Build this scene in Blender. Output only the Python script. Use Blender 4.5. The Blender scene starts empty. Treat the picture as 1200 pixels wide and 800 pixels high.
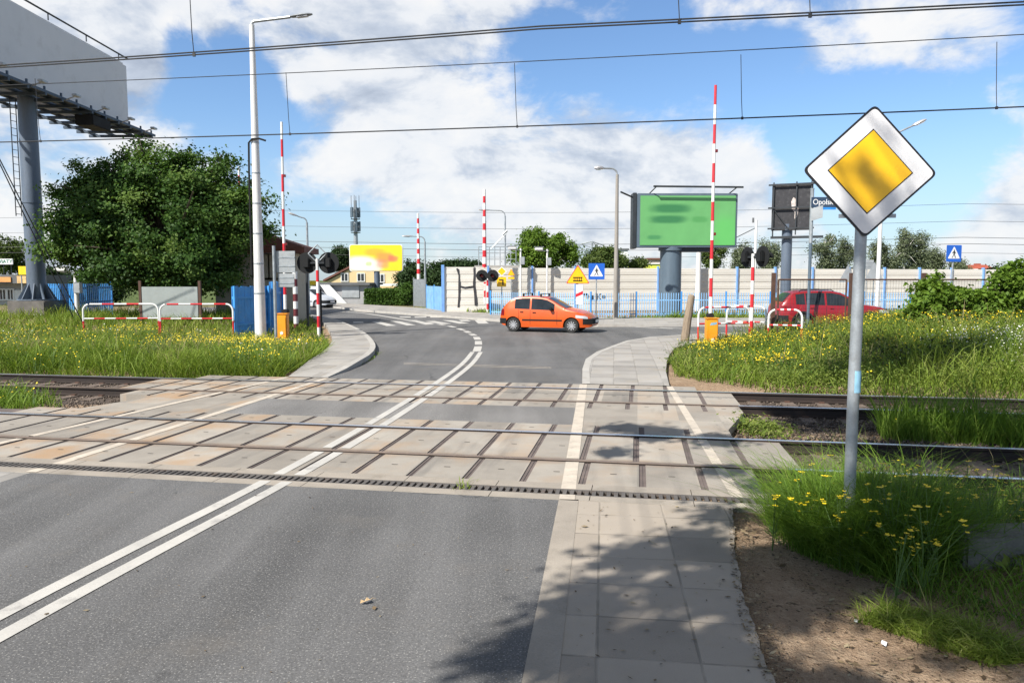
import bpy, bmesh, math, random
import numpy as np
from mathutils import Vector, Matrix
from mathutils.geometry import tessellate_polygon

random.seed(11)
RNG = np.random.default_rng(11)
sc = bpy.context.scene
COL = sc.collection
PI = math.pi

# ------------------------------------------------------------------ survey of the site
FOC, HORIZON, EYE = 855.0, 328.0, 2.1
PITCH = math.atan((400 - HORIZON) / FOC)
CP, SP = math.cos(PITCH), math.sin(PITCH)

def ground(px, py, z=0.0):
    """surveyed point of the ground plane"""
    a, b = (px - 600) / FOC, (400 - py) / FOC
    t = (z - EYE) / (b * CP - SP)
    return Vector((a * t, (CP + b * SP) * t, z))

def at(px, py, Y):
    """surveyed point at a known distance north of the tripod"""
    a, b = (px - 600) / FOC, (400 - py) / FOC
    t = Y / (CP + b * SP)
    return Vector((a * t, Y, EYE + (b * CP - SP) * t))

def base(px, Y, py=400):
    v = at(px, py, Y)
    return Vector((v.x, Y, 0))

def ray_dir(px, py):
    a, b = (px - 600) / FOC, (400 - py) / FOC
    return Vector((a, CP + b * SP, b * CP - SP)).normalized()

TH = math.radians(9.8)                       # the track runs 9.8 degrees off the x axis
UX, UY, VX, VY = math.cos(TH), -math.sin(TH), math.sin(TH), math.cos(TH)
def uv(u, v, z=0.0):
    return Vector((u * UX + v * VX, 7.2 + u * UY + v * VY, z))
def to_uv(x, y):
    y = y - 7.2
    return x * UX + y * UY, x * VX + y * VY
RA, RB, RC, RD = 1.27, 2.775, 5.43, 6.935    # rail centres across the crossing

# ------------------------------------------------------------------ objects
def tag(o, label=None, cat=None, group=None, kind=None):
    if label: o['label'] = label
    if cat: o['category'] = cat
    if group: o['group'] = group
    if kind: o['kind'] = kind
    return o

def thing(name, label, cat, loc=(0, 0, 0), rz=0.0, group=None):
    o = bpy.data.objects.new(name, None)
    COL.objects.link(o)
    o.location = loc
    o.rotation_euler = (0, 0, rz)
    o.empty_display_size = 0.2
    return tag(o, label, cat, group)

def dup(root, loc=None, rz=None, label=None, group=None):
    r = root.copy(); COL.objects.link(r)
    if loc is not None: r.location = loc
    if rz is not None: r.rotation_euler = (0, 0, rz)
    if label: r['label'] = label
    if group: r['group'] = group
    for ch in list(root.children):
        c = ch.copy(); COL.objects.link(c); c.parent = r
        for g in list(ch.children):
            d = g.copy(); COL.objects.link(d); d.parent = c
    return r

class MB:
    """collects faces for ONE mesh"""
    def __init__(self, off=(0, 0, 0)):
        self.v, self.f, self.m = [], [], []
        self.off = Vector(off)
    def add(self, vs, fs, mi=0):
        n = len(self.v)
        self.v += [tuple(Vector(v) - self.off) for v in vs]
        for f in fs:
            self.f.append([i + n for i in f]); self.m.append(mi)
        return self
    def box(self, c, s, mi=0, rz=0.0, R=None, bev=0.0):
        c = Vector(c); hx, hy, hz = s[0] / 2, s[1] / 2, s[2] / 2
        R = R or Matrix.Rotation(rz, 3, 'Z')
        if bev > 0:
            bm = bmesh.new()
            bmesh.ops.create_cube(bm, size=1)
            for v in bm.verts: v.co = Vector((v.co.x * s[0], v.co.y * s[1], v.co.z * s[2]))
            bmesh.ops.bevel(bm, geom=bm.edges[:], offset=bev, segments=2, affect='EDGES')
            bm.verts.index_update()
            vs = [R @ v.co + c for v in bm.verts]
            fs = [[v.index for v in f.verts] for f in bm.faces]
            bm.free()
            return self.add(vs, fs, mi)
        vs = [R @ Vector((x, y, z)) + c for x in (-hx, hx) for y in (-hy, hy) for z in (-hz, hz)]
        return self.add(vs, [(0, 1, 3, 2), (4, 6, 7, 5), (0, 4, 5, 1), (2, 3, 7, 6), (0, 2, 6, 4), (1, 5, 7, 3)], mi)
    def tube(self, pts, rs, n=10, mi=0, caps=True):
        pts = [Vector(p) for p in pts]
        if not hasattr(rs, '__len__'): rs = [rs] * len(pts)
        vs, fs = [], []
        prev = None
        for i, p in enumerate(pts):
            a = pts[max(i - 1, 0)]; b = pts[min(i + 1, len(pts) - 1)]
            d = (b - a).normalized()
            if prev is None:
                x = d.orthogonal().normalized()
            else:
                x = (prev - d * prev.dot(d)).normalized()
            prev = x
            y = d.cross(x)
            for k in range(n):
                t = 2 * PI * k / n
                vs.append(p + (x * math.cos(t) + y * math.sin(t)) * rs[i])
        for i in range(len(pts) - 1):
            for k in range(n):
                k2 = (k + 1) % n
                fs.append((i * n + k, i * n + k2, (i + 1) * n + k2, (i + 1) * n + k))
        if caps:
            fs.append(list(range(n))[::-1])
            fs.append([(len(pts) - 1) * n + k for k in range(n)])
        return self.add(vs, fs, mi)
    def cyl(self, a, b, r0, r1=None, n=12, mi=0):
        return self.tube([a, b], [r0, r0 if r1 is None else r1], n, mi)
    def lathe(self, prof, o=(0, 0, 0), axis='Z', n=24, mi=0):
        """prof: (radius, height) pairs"""
        o = Vector(o); vs, fs = [], []
        for r, h in prof:
            for k in range(n):
                t = 2 * PI * k / n
                c, s = r * math.cos(t), r * math.sin(t)
                vs.append(o + (Vector((c, s, h)) if axis == 'Z' else Vector((c, h, s)) if axis == 'Y' else Vector((h, c, s))))
        for i in range(len(prof) - 1):
            for k in range(n):
                k2 = (k + 1) % n
                fs.append((i * n + k, i * n + k2, (i + 1) * n + k2, (i + 1) * n + k))
        if prof[0][0] > 1e-4: fs.append(list(range(n))[::-1])
        if prof[-1][0] > 1e-4: fs.append([(len(prof) - 1) * n + k for k in range(n)])
        return self.add(vs, fs, mi)
    def prism(self, pts, vec, mi=0):
        """flat polygon (3D points) pushed along vec"""
        pts = [Vector(p) for p in pts]; vec = Vector(vec); n = len(pts)
        vs = pts + [p + vec for p in pts]
        tris = tessellate_polygon([pts])
        fs = [tuple(t) for t in tris] + [tuple(i + n for i in t)[::-1] for t in tris]
        fs += [(i, (i + 1) % n, n + (i + 1) % n, n + i) for i in range(n)]
        return self.add(vs, fs, mi)
    def sheet(self, pts, mi=0):
        pts = [Vector(p) for p in pts]
        tris = []
        for t in tessellate_polygon([[Vector((p.x, p.y, 0)) for p in pts]]):
            a, b, c = (pts[i] for i in t)
            tris.append(t if (b - a).cross(c - a).z > 0 else t[::-1])
        return self.add(pts, tris, mi)
    def strip(self, A, B, mi=0):
        n = len(A)
        return self.add(list(A) + list(B), [(i, i + 1, n + i + 1, n + i) for i in range(n - 1)], mi)
    def build(self, name, mats, parent=None, smooth=False, angle=35):
        me = bpy.data.meshes.new(name)
        me.from_pydata([tuple(v) for v in self.v], [], self.f)
        bm = bmesh.new(); bm.from_mesh(me)
        bmesh.ops.recalc_face_normals(bm, faces=bm.faces[:])
        bm.to_mesh(me); bm.free()
        if not isinstance(mats, (list, tuple)): mats = [mats]
        for m in mats: me.materials.append(m)
        me.polygons.foreach_set('material_index', self.m)
        if smooth:
            me.polygons.foreach_set('use_smooth', [True] * len(self.f))
            me.set_sharp_from_angle(angle=math.radians(angle))
        me.update()
        o = bpy.data.objects.new(name, me)
        COL.objects.link(o)
        if parent is not None: o.parent = parent
        return o

def fast_mesh(name, verts, loops, sizes, mats, parent=None, tint=None, mat_idx=None):
    """numpy mesh for foliage and ground cover"""
    me = bpy.data.meshes.new(name)
    me.vertices.add(len(verts)); me.vertices.foreach_set('co', np.asarray(verts, np.float32).ravel())
    me.loops.add(len(loops)); me.loops.foreach_set('vertex_index', np.asarray(loops, np.int32))
    st = np.concatenate([[0], np.cumsum(sizes)[:-1]]).astype(np.int32)
    me.polygons.add(len(sizes)); me.polygons.foreach_set('loop_start', st)
    if not isinstance(mats, (list, tuple)): mats = [mats]
    for m in mats: me.materials.append(m)
    if mat_idx is not None: me.polygons.foreach_set('material_index', np.asarray(mat_idx, np.int32))
    me.update(calc_edges=True)
    if tint is not None:
        a = me.attributes.new('tint', 'FLOAT', 'POINT')
        a.data.foreach_set('value', np.asarray(tint, np.float32))
    o = bpy.data.objects.new(name, me); COL.objects.link(o)
    if parent is not None: o.parent = parent
    return o

def structure(o): return tag(o, kind='structure')

# ------------------------------------------------------------------ materials
class NT:
    def __init__(self, tree):
        self.t = tree; self.n = tree.nodes; self.l = tree.links
    def __call__(self, typ, ins=None, **props):
        nd = self.n.new(typ)
        for k, v in props.items(): setattr(nd, k, v)
        for k, v in (ins or {}).items():
            if hasattr(v, 'is_output'): self.l.new(v, nd.inputs[k])
            else: nd.inputs[k].default_value = v
        return nd
    def math(self, op, a, b=0.0, c=0.0, clamp=False):
        nd = self('ShaderNodeMath', {0: a, 1: b, 2: c}, operation=op, use_clamp=clamp)
        return nd.outputs[0]
    def vmath(self, op, a, b=(0, 0, 0)):
        nd = self('ShaderNodeVectorMath', {0: a, 1: b}, operation=op)
        return nd.outputs['Value'] if op in ('DOT_PRODUCT', 'LENGTH', 'DISTANCE') else nd.outputs['Vector']
    def ramp(self, fac, stops, interp='LINEAR'):
        nd = self('ShaderNodeValToRGB', {'Fac': fac})
        cr = nd.color_ramp; cr.interpolation = interp
        while len(cr.elements) < len(stops): cr.elements.new(0.5)
        for e, (p, c) in zip(cr.elements, stops):
            e.position = p; e.color = (*c, 1) if len(c) == 3 else c
        return nd.outputs['Color']
    def mr(self, v, a, b, c=0.0, d=1.0, smooth=True):
        nd = self('ShaderNodeMapRange', {'Value': v, 'From Min': a, 'From Max': b, 'To Min': c, 'To Max': d},
                  interpolation_type='SMOOTHSTEP' if smooth else 'LINEAR')
        return nd.outputs['Result']
    def noise(self, vec, scale, detail=4, rough=0.55, **kw):
        nd = self('ShaderNodeTexNoise', {'Scale': scale, 'Detail': detail, 'Roughness': rough, **({'Vector': vec} if vec is not None else {})}, **kw)
        return nd.outputs['Fac']
    def mix(self, fac, a, b, blend='MIX'):
        nd = self('ShaderNodeMix', data_type='RGBA', blend_type=blend)
        for k, v in ((0, fac), (6, a), (7, b)):
            if hasattr(v, 'is_output'): self.l.new(v, nd.inputs[k])
            else: nd.inputs[k].default_value = v if k == 0 else ((*v, 1) if len(v) == 3 else v)
        return nd.outputs[2]

def new_mat(name):
    m = bpy.data.materials.new(name); m.use_nodes = True
    t = NT(m.node_tree)
    bs = m.node_tree.nodes['Principled BSDF']
    return m, t, bs

def c4(c): return (*c, 1)

def mat(name, col, rough=0.6, metal=0.0, var=0.18, scale=2.5, fine=40.0, bump=0.0, dirt=None, dirt_amt=0.35, coat=0.0, stretch=None, spec=None):
    """weathered surface: broad tone drift, fine grain, optional dirt blotches"""
    m, t, bs = new_mat(name)
    co = t('ShaderNodeTexCoord').outputs['Object']
    if stretch: co = t.vmath('MULTIPLY', co, stretch)
    n1 = t.noise(co, scale, 5); n2 = t.noise(co, fine, 3)
    lo = tuple(c * (1 - var) for c in col); hi = tuple(min(1, c * (1 + var)) for c in col)
    f = t.math('ADD', t.math('MULTIPLY', n1, 0.7), t.math('MULTIPLY', n2, 0.3))
    c = t.ramp(f, [(0.33, lo), (0.67, hi)])
    if dirt:
        d = t.mr(t.noise(co, scale * 1.7, 7, 0.65), 0.52, 0.72)
        c = t.mix(t.math('MULTIPLY', d, dirt_amt), c, dirt)
    t.l.new(c, bs.inputs['Base Color'])
    rr = t.mr(n1, 0.3, 0.7, max(0.03, rough - 0.08), min(1, rough + 0.08), False)
    t.l.new(rr, bs.inputs['Roughness'])
    bs.inputs['Metallic'].default_value = metal
    if spec is not None: bs.inputs['Specular IOR Level'].default_value = spec
    if coat:
        bs.inputs['Coat Weight'].default_value = coat; bs.inputs['Coat Roughness'].default_value = 0.05
    if bump:
        b = t('ShaderNodeBump', {'Strength': bump, 'Distance': 0.01, 'Height': n2})
        t.l.new(b.outputs[0], bs.inputs['Normal'])
    return m

def leaf_mat(name, cols, trans=0.35, rough=0.55):
    m, t, bs = new_mat(name)
    tint = t('ShaderNodeAttribute', attribute_name='tint').outputs['Fac']
    n = len(cols)
    c = t.ramp(tint, [(i / (n - 1), k) for i, k in enumerate(cols)])
    t.l.new(c, bs.inputs['Base Color'])
    bs.inputs['Roughness'].default_value = rough
    bs.inputs['Specular IOR Level'].default_value = 0.18
    tr = t('ShaderNodeBsdfTranslucent')
    t.l.new(t.mix(0.5, c, (0.9, 1.0, 0.25), 'MULTIPLY'), tr.inputs['Color'])
    mx = t('ShaderNodeMixShader', {0: trans})
    t.l.new(bs.outputs[0], mx.inputs[1]); t.l.new(tr.outputs[0], mx.inputs[2])
    t.l.new(mx.outputs[0], t.n['Material Output'].inputs['Surface'])
    return m

M = {}
M['white_paint'] = mat('white_paint', (0.72, 0.72, 0.70), 0.45, var=0.08, dirt=(0.35, 0.32, 0.28), dirt_amt=0.35)
M['red_paint'] = mat('red_paint', (0.55, 0.02, 0.03), 0.4, var=0.15, dirt=(0.3, 0.05, 0.05))
M['dark_red'] = mat('dark_red', (0.12, 0.02, 0.025), 0.5)
M['orange_paint'] = mat('orange_paint', (0.78, 0.30, 0.015), 0.42, var=0.12, dirt=(0.35, 0.2, 0.08))
M['blue_paint'] = mat('blue_paint', (0.045, 0.26, 0.62), 0.5, var=0.2, dirt=(0.2, 0.32, 0.45), dirt_amt=0.5)
M['pale_blue'] = mat('pale_blue', (0.22, 0.45, 0.74), 0.5, var=0.2, dirt=(0.4, 0.5, 0.6), dirt_amt=0.5)
M['post_blue'] = mat('post_blue', (0.16, 0.33, 0.68), 0.5, var=0.15)
M['galv'] = mat('galvanised_steel', (0.33, 0.36, 0.38), 0.45, 0.45, var=0.22, scale=6, fine=60, bump=0.08, dirt=(0.2, 0.2, 0.19))
M['dark_galv'] = mat('dull_zinc', (0.20, 0.22, 0.24), 0.5, 0.3, var=0.2, scale=6)
M['slate_paint'] = mat('slate_paint', (0.085, 0.12, 0.155), 0.5, 0.0, var=0.15, stretch=(1, 1, .2))
M['catwalk_blue'] = mat('catwalk_blue', (0.045, 0.068, 0.10), 0.5, 0.2, var=.3, scale=5)
M['blue_grey'] = mat('blue_grey_paint', (0.105, 0.135, 0.18), 0.5, 0.1, var=0.18, stretch=(1, 1, .2))
M['black'] = mat('black_plastic', (0.012, 0.013, 0.014), 0.75, var=0.25, spec=.25)
M['dark_steel'] = mat('dark_steel', (0.035, 0.04, 0.045), 0.5, 0.3)
M['wire'] = mat('weathered_copper_wire', (0.02, 0.022, 0.025), 0.6)
M['rust'] = mat('rusty_brown_steel', (0.075, 0.038, 0.025), 0.8, var=0.3, scale=8)
M['concrete'] = mat('concrete', (0.34, 0.325, 0.30), 0.85, var=0.16, scale=1.8, fine=60, bump=0.25, dirt=(0.18, 0.16, 0.13))
M['pole_concrete'] = mat('spun_concrete', (0.26, 0.24, 0.215), 0.85, var=0.15, bump=0.2, stretch=(1, 1, .3))
M['white_pole'] = mat('whitewashed_concrete', (0.66, 0.66, 0.65), 0.7, var=0.1, bump=0.1, dirt=(0.35, 0.33, 0.3), stretch=(2, 2, .4))
M['wood'] = mat('grey_wood', (0.22, 0.17, 0.12), 0.85, var=0.3, scale=5, bump=0.4, stretch=(6, 6, 1))
M['glass'] = mat('dark_glass', (0.02, 0.025, 0.03), 0.06, var=0.1, spec=0.7)
M['car_glass'] = mat('car_glass', (0.022, 0.028, 0.034), 0.10, var=0.3, spec=0.12)
M['tyre'] = mat('tyre_rubber', (0.018, 0.018, 0.018), 0.8)
M['silver'] = mat('silver_paint', (0.5, 0.5, 0.51), 0.35, 0.6)
M['bark'] = mat('bark', (0.09, 0.07, 0.05), 0.9, var=0.3, scale=4, fine=20, bump=0.6, stretch=(4, 4, 1))
M['pale_bark'] = mat('birch_bark', (0.45, 0.43, 0.40), 0.85, var=0.3, stretch=(1, 1, 3), dirt=(0.05, 0.05, 0.05), dirt_amt=0.8)
M['lens_red'] = mat('dark_red_lens', (0.16, 0.008, 0.008), 0.15)
M['lamp_glass'] = mat('clear_lamp_lens', (0.55, 0.57, 0.6), 0.1)
# ================================================================== camera, sun, sky
cam_d = bpy.data.cameras.new('camera'); cam = bpy.data.objects.new('camera', cam_d); COL.objects.link(cam)
cam.location = (0, 0, EYE); cam.rotation_euler = (PI / 2 - PITCH, 0, 0)
cam_d.sensor_width = 36; cam_d.lens = 36 * FOC / 1200
cam_d.clip_start = 0.05; cam_d.clip_end = 6000
sc.camera = cam

SUN_EL = math.radians(44)
SUN_TO = Vector((-0.72, -0.69, 0)).normalized()           # horizontal direction towards the sun
sun_dir = Vector((SUN_TO.x * math.cos(SUN_EL), SUN_TO.y * math.cos(SUN_EL), math.sin(SUN_EL)))
sd = bpy.data.lights.new('sun', 'SUN'); sd.energy = 5.0; sd.angle = math.radians(0.53); sd.color = (1.0, 0.95, 0.87)
so = bpy.data.objects.new('sun', sd); COL.objects.link(so)
so.rotation_euler = (-sun_dir).to_track_quat('-Z', 'Y').to_euler()
so.location = (0, 0, 60)

world = bpy.data.worlds.new('World'); sc.world = world; world.use_nodes = True
wt = NT(world.node_tree)
bg = world.node_tree.nodes['Background']
sky = wt('ShaderNodeTexSky', sky_type='NISHITA', sun_disc=False, sun_elevation=SUN_EL,
         sun_rotation=math.atan2(SUN_TO.x, SUN_TO.y), altitude=80, air_density=1.0, dust_density=0.6, ozone_density=2.2)
D = wt.vmath('NORMALIZE', wt('ShaderNodeTexCoord').outputs['Generated'])
sep = wt('ShaderNodeSeparateXYZ', {0: D})
zc = wt.math('MAXIMUM', sep.outputs['Z'], 0.0)
Q = wt.vmath('MULTIPLY', D, (1.0, 1.0, 1.75))
def cloud_noise(v):
    warp = wt('ShaderNodeTexNoise', {'Vector': v, 'Scale': 5.0, 'Detail': 3.0}).outputs['Color']
    v2 = wt.vmath('ADD', v, wt.vmath('SCALE', wt.vmath('SUBTRACT', warp, (.5, .5, .5))))
    return v2
def scaled(v, s):
    nd = wt('ShaderNodeVectorMath', {0: v}, operation='SCALE'); nd.inputs['Scale'].default_value = s
    return nd.outputs['Vector']
def warpv(v):
    warp = wt('ShaderNodeTexNoise', {'Vector': v, 'Scale': 4.0, 'Detail': 3.0}).outputs['Color']
    return wt.vmath('ADD', v, scaled(wt.vmath('SUBTRACT', warp, (.5, .5, .5)), 0.10))
QW = warpv(Q)
n1 = wt.noise(QW, 4.6, 11, 0.60)
n1b = wt.noise(wt.vmath('ADD', QW, (-0.030, -0.01, 0.055)), 4.6, 11, 0.60)
blobs = [  # where the cloud banks stand in the sky: direction, half-angle (deg), weight
    ((40, 40), 13, .22), ((170, 20), 8, .18), ((430, 70), 10, .26), ((350, 30), 8, .18), ((520, 120), 9, .24), ((440, 160), 8, .2), ((600, 10), 6, .14),
    ((640, 215), 8, .22), ((760, 195), 8, .22), ((850, 215), 7, .2), ((560, 230), 7, .16), ((370, 215), 5, .14),
    ((1190, 265), 8, .26), ((945, 95), 4, .17), ((1100, 20), 6, .12), ((200, 200), 6, .10), ((700, 250), 9, .14), ((20, 260), 9, .2), ((150, 150), 6, .16), ((1130, 110), 6, .06),
    ((262, 105), 5, -.30), ((300, 140), 4, -.2), ((210, 45), 2.5, -.2), ((650, 70), 6, -.30), ((760, 70), 7, -.28), ((860, 70), 5, -.22), ((1060, 200), 7, -.3), ((970, 165), 6, -.26), ((1150, 140), 5, -.15), ((380, 260), 5, -.1), ((1000, 15), 6, .2), ((1135, 105), 5, .16)]
bias = None
for (px, py), r, w in blobs:
    c = ray_dir(px, py)
    d = wt.math('ARCCOSINE', wt.vmath('DOT_PRODUCT', D, tuple(c)))
    f = wt.mr(d, 0.0, math.radians(r), w * (.68 if w > 0 else 1.0), 0.0)
    bias = f if bias is None else wt.math('ADD', bias, f)
dens_v = wt.math('ADD', n1, bias)
low = wt.mr(zc, 0.0, 0.30, 0.07, 0.0)
dens_v = wt.math('ADD', dens_v, low)
dens_v = wt.math('ADD', dens_v, wt.mr(zc, 0.38, 0.60, 0.0, 0.17))  # extra cloud added overhead, out of view, to make the fill less blue
dens = wt.mr(dens_v, 0.50, 0.67)
lit = wt.math('MULTIPLY_ADD', wt.math('SUBTRACT', n1, n1b), 3.0, 0.66, clamp=True)
big = wt.noise(Q, 2.3, 3)
thick = wt.mr(dens_v, 0.60, 1.0)
lit = wt.math('SUBTRACT', lit, wt.math('MULTIPLY', thick, wt.mr(big, .35, .65, .05, .62)), clamp=True)
ccol = wt.ramp(lit, [(0.0, (0.40, 0.46, 0.57)), (0.35, (0.60, 0.665, 0.77)), (0.62, (0.88, 0.905, 0.94)), (1.0, (1.0, 0.99, 0.975))])
CLOUD = 6.1
fill_cut = wt.mr(zc, 0.38, 0.68, 1.0, 0.36)                  # clouds dimmed overhead, out of view, to weaken the sky fill
cl = wt.mix(1.0, wt.mix(1.0, ccol, (CLOUD, CLOUD, CLOUD), 'MULTIPLY'), wt('ShaderNodeCombineXYZ', {0: fill_cut, 1: fill_cut, 2: fill_cut}).outputs[0], 'MULTIPLY')
skyc = wt.mix(1.0, sky.outputs[0], (.80, .93, 1.06), 'MULTIPLY')
haze_f = wt.mr(zc, 0.0, 0.22, 0.55, 0.0)
skyc = wt.mix(haze_f, skyc, (3.3, 3.95, 4.7))
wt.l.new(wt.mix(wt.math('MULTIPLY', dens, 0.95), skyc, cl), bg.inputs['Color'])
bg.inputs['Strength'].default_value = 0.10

vs_ = sc.view_settings
sc.display_settings.display_device = 'sRGB'
vs_.view_transform = 'Standard'; vs_.look = 'None'; vs_.gamma = 1.0; vs_.use_curve_mapping = False
vs_.exposure = 0.72
sc.cycles.max_bounces = 6; sc.cycles.transparent_max_bounces = 6; sc.cycles.diffuse_bounces = 3
sc.cycles.use_denoising = True

# ================================================================== ground
def asphalt_mat(name, col, var=0.12):
    m, t, bs = new_mat(name)
    co = t('ShaderNodeTexCoord').outputs['Object']
    g = t.noise(co, 70, 3, 0.8)                                  # stone grain
    g2 = t.noise(co, 34, 3, 0.6)
    big = t.noise(co, 0.35, 5, 0.6)
    st = t.noise(t.vmath('MULTIPLY', co, (1.6, .12, 1)), 1.0, 4)    # wheel tracks
    f = t.math('ADD', t.math('MULTIPLY', g, .42), t.math('ADD', t.math('MULTIPLY', g2, .18), t.math('ADD', t.math('MULTIPLY', big, .22), t.math('MULTIPLY', st, .30))))
    a = tuple(c * .34 for c in col); b = tuple(c * 1.85 for c in col)
    c = t.ramp(f, [(0.40, a), (0.56, col), (0.72, b)])
    c = t.mix(t.math('MULTIPLY', t.mr(t.noise(co, 75, 2), .60, .67), .65), c, (.36, .35, .33))       # pale chippings
    c = t.mix(t.math('MULTIPLY', t.mr(t.noise(co, .9, 6, .7), .52, .72), .30), c, (.155, .135, .112))   # dusty drift
    c = t.mix(t.math('MULTIPLY', t.mr(t.noise(co, 2.3, 4, .5), .68, .74), .4), c, (.035, .035, .036))  # oil spots
    vo = t('ShaderNodeTexVoronoi', {'Vector': t.vmath('ADD', co, t.vmath('MULTIPLY', t('ShaderNodeTexNoise', {'Vector': co, 'Scale': 1.5, 'Detail': 5.0}).outputs['Color'], (1.2, 1.2, 0))), 'Scale': .22}, feature='DISTANCE_TO_EDGE')
    crack = t.math('MULTIPLY', t.mr(vo.outputs['Distance'], 0.0015, 0.006, 1, 0), t.mr(t.noise(co, .25, 3), .48, .58))
    c = t.mix(t.math('MULTIPLY', crack, .6), c, (.02, .02, .02))
    t.l.new(c, bs.inputs['Base Color'])
    bs.inputs['Roughness'].default_value = .82
    b = t('ShaderNodeBump', {'Strength': .45, 'Distance': .006, 'Height': t.math('ADD', g, g2)})
    t.l.new(b.outputs[0], bs.inputs['Normal'])
    return m
M['asphalt'] = asphalt_mat('worn_asphalt', (.096, .095, .095))
M['asphalt_strip'] = asphalt_mat('asphalt_between_tracks', (.15, .145, .14))

def paving_mat(name, col, size, rz, ox, oy, joint=.012, warm=(.30, .25, .18), jamt=1.0):
    m, t, bs = new_mat(name)
    co = t('ShaderNodeTexCoord').outputs['Object']
    mp = t('ShaderNodeMapping', {'Vector': co, 'Location': (ox, oy, 0), 'Rotation': (0, 0, rz)}).outputs[0]
    sx, sy = size
    s = t('ShaderNodeSeparateXYZ', {0: mp})
    cx = t.math('DIVIDE', s.outputs[0], sx); cy = t.math('DIVIDE', s.outputs[1], sy)
    fx = t.math('ABSOLUTE', t.math('SUBTRACT', t.math('FRACT', cx), .5)); fy = t.math('ABSOLUTE', t.math('SUBTRACT', t.math('FRACT', cy), .5))
    wob = t.math('MULTIPLY', t.math('SUBTRACT', t.noise(co, 9, 3), .5), .012)
    jx = t.mr(t.math('ADD', fx, wob), .5 - joint / sx, .5 - joint * .35 / sx); jy = t.mr(t.math('ADD', fy, wob), .5 - joint / sy, .5 - joint * .35 / sy)
    j = t.math('MAXIMUM', jx, jy)
    cell = t('ShaderNodeCombineXYZ', {0: t.math('FLOOR', cx), 1: t.math('FLOOR', cy)}).outputs[0]
    wn = t('ShaderNodeTexWhiteNoise', {'Vector': cell}).outputs['Value']
    g = t.noise(co, 120, 3, .6); big = t.noise(co, 1.1, 6, .6)
    f = t.math('ADD', t.math('MULTIPLY', g, .3), t.math('ADD', t.math('MULTIPLY', big, .45), t.math('MULTIPLY', wn, .25)))
    c = t.ramp(f, [(.3, tuple(k * .72 for k in col)), (.5, col), (.72, tuple(k * 1.22 for k in col))])
    c = t.mix(t.math('MULTIPLY', t.mr(t.noise(co, 1.9, 7, .65), .5, .7), .4), c, warm)
    c = t.mix(t.math('MULTIPLY', t.mr(t.noise(co, 26, 3, .5), .70, .76), .5), c, (.07, .06, .05))
    patchy = t.mr(t.noise(co, 2.0, 4), .36, .60, .04 * jamt, .5 * jamt)
    c = t.mix(t.math('MULTIPLY', j, patchy), c, (.07, .065, .05))
    t.l.new(c, bs.inputs['Base Color']); bs.inputs['Roughness'].default_value = .85
    b = t('ShaderNodeBump', {'Strength': .5, 'Distance': .006, 'Height': t.math('SUBTRACT', t.math('MULTIPLY', g, .35), j)})
    t.l.new(b.outputs[0], bs.inputs['Normal'])
    return m
M['flagstones'] = paving_mat('concrete_flagstones', (.31, .27, .225), (.57, .5), math.radians(7.2), 0.02, .05)
M['small_pavers'] = paving_mat('small_pavers', (.29, .275, .255), (.5, .5), math.radians(8), 0, 0, .02, jamt=.55)
M['flush_kerb'] = mat('flush_kerb', (.285, .252, .212), .85, var=.2, scale=1.5, fine=70, bump=.3, dirt=(.15, .13, .10), dirt_amt=.5)
M['kerb'] = mat('kerb_concrete', (.36, .345, .32), .85, var=.14, fine=80, bump=.25, dirt=(.2, .17, .13))

# soil: sandy where people walk, darker humus elsewhere
def soil_mat():
    m, t, bs = new_mat('soil')
    co = t('ShaderNodeTexCoord').outputs['Object']
    n = t.noise(co, 1.3, 8, .65); g = t.noise(co, 60, 4, .65); g2 = t.noise(co, 18, 4, .6)
    f = t.math('ADD', t.math('MULTIPLY', n, .45), t.math('ADD', t.math('MULTIPLY', g, .3), t.math('MULTIPLY', g2, .25)))
    c = t.ramp(f, [(.3, (.15, .10, .064)), (.48, (.32, .225, .15)), (.68, (.52, .40, .28))])
    c = t.mix(t.math('MULTIPLY', t.mr(t.noise(co, 30, 3), .60, .68), .85), c, (.05, .034, .022))     # bark and leaf crumbs
    s = t('ShaderNodeSeparateXYZ', {0: co})
    far = t.mr(s.outputs[1], 38, 75)
    c = t.mix(far, c, t.ramp(n, [(.35, (.05, .085, .022)), (.65, (.12, .15, .05))]))
    t.l.new(c, bs.inputs['Base Color']); bs.inputs['Roughness'].default_value = .95
    bs.inputs['Specular IOR Level'].default_value = .15
    b = t('ShaderNodeBump', {'Strength': 1.0, 'Distance': .035, 'Height': t.math('ADD', g, g2)})
    t.l.new(b.outputs[0], bs.inputs['Normal'])
    return m
M['soil'] = soil_mat()

def smooth(a, b, x):
    t = np.clip((x - a) / (b - a), 0, 1); return t * t * (3 - 2 * t)
def terrain(x, y):
    x = np.asarray(x, float); y = np.asarray(y, float)
    u = x * UX + (y - 7.2) * UY; v = x * VX + (y - 7.2) * VY
    z = np.full(x.shape, -0.03)
    z = z - 0.20 * smooth(.1, .55, v) * (1 - smooth(7.7, 8.3, v)) + 0.09 * smooth(3.2, 3.6, v) * (1 - smooth(4.5, 4.9, v))
    z = z + 0.42 * smooth(8.5, 13, x) * smooth(8.4, 11.5, v) * (1 - smooth(23, 26.5, y))
    z = z + 0.42 * smooth(25.5, 33, y) * (1 - smooth(-13, -9.5, x)) * (1 - smooth(36, 42, y))
    z = z + 0.10 * smooth(2.4, 3.6, x) * (1 - smooth(-.9, .2, v)) * smooth(0, 2, y + 4)
    edge = np.minimum(np.minimum(x + 60, 60 - x), np.minimum(y + 15, 70 - y))
    bump = .018 * np.sin(x * 2.1 + y) * np.sin(y * 1.7 - x * .6)
    return (z + .03 + bump * (np.abs(v - 4) > 5)) * np.clip(edge / 4, 0, 1) - .03
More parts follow.
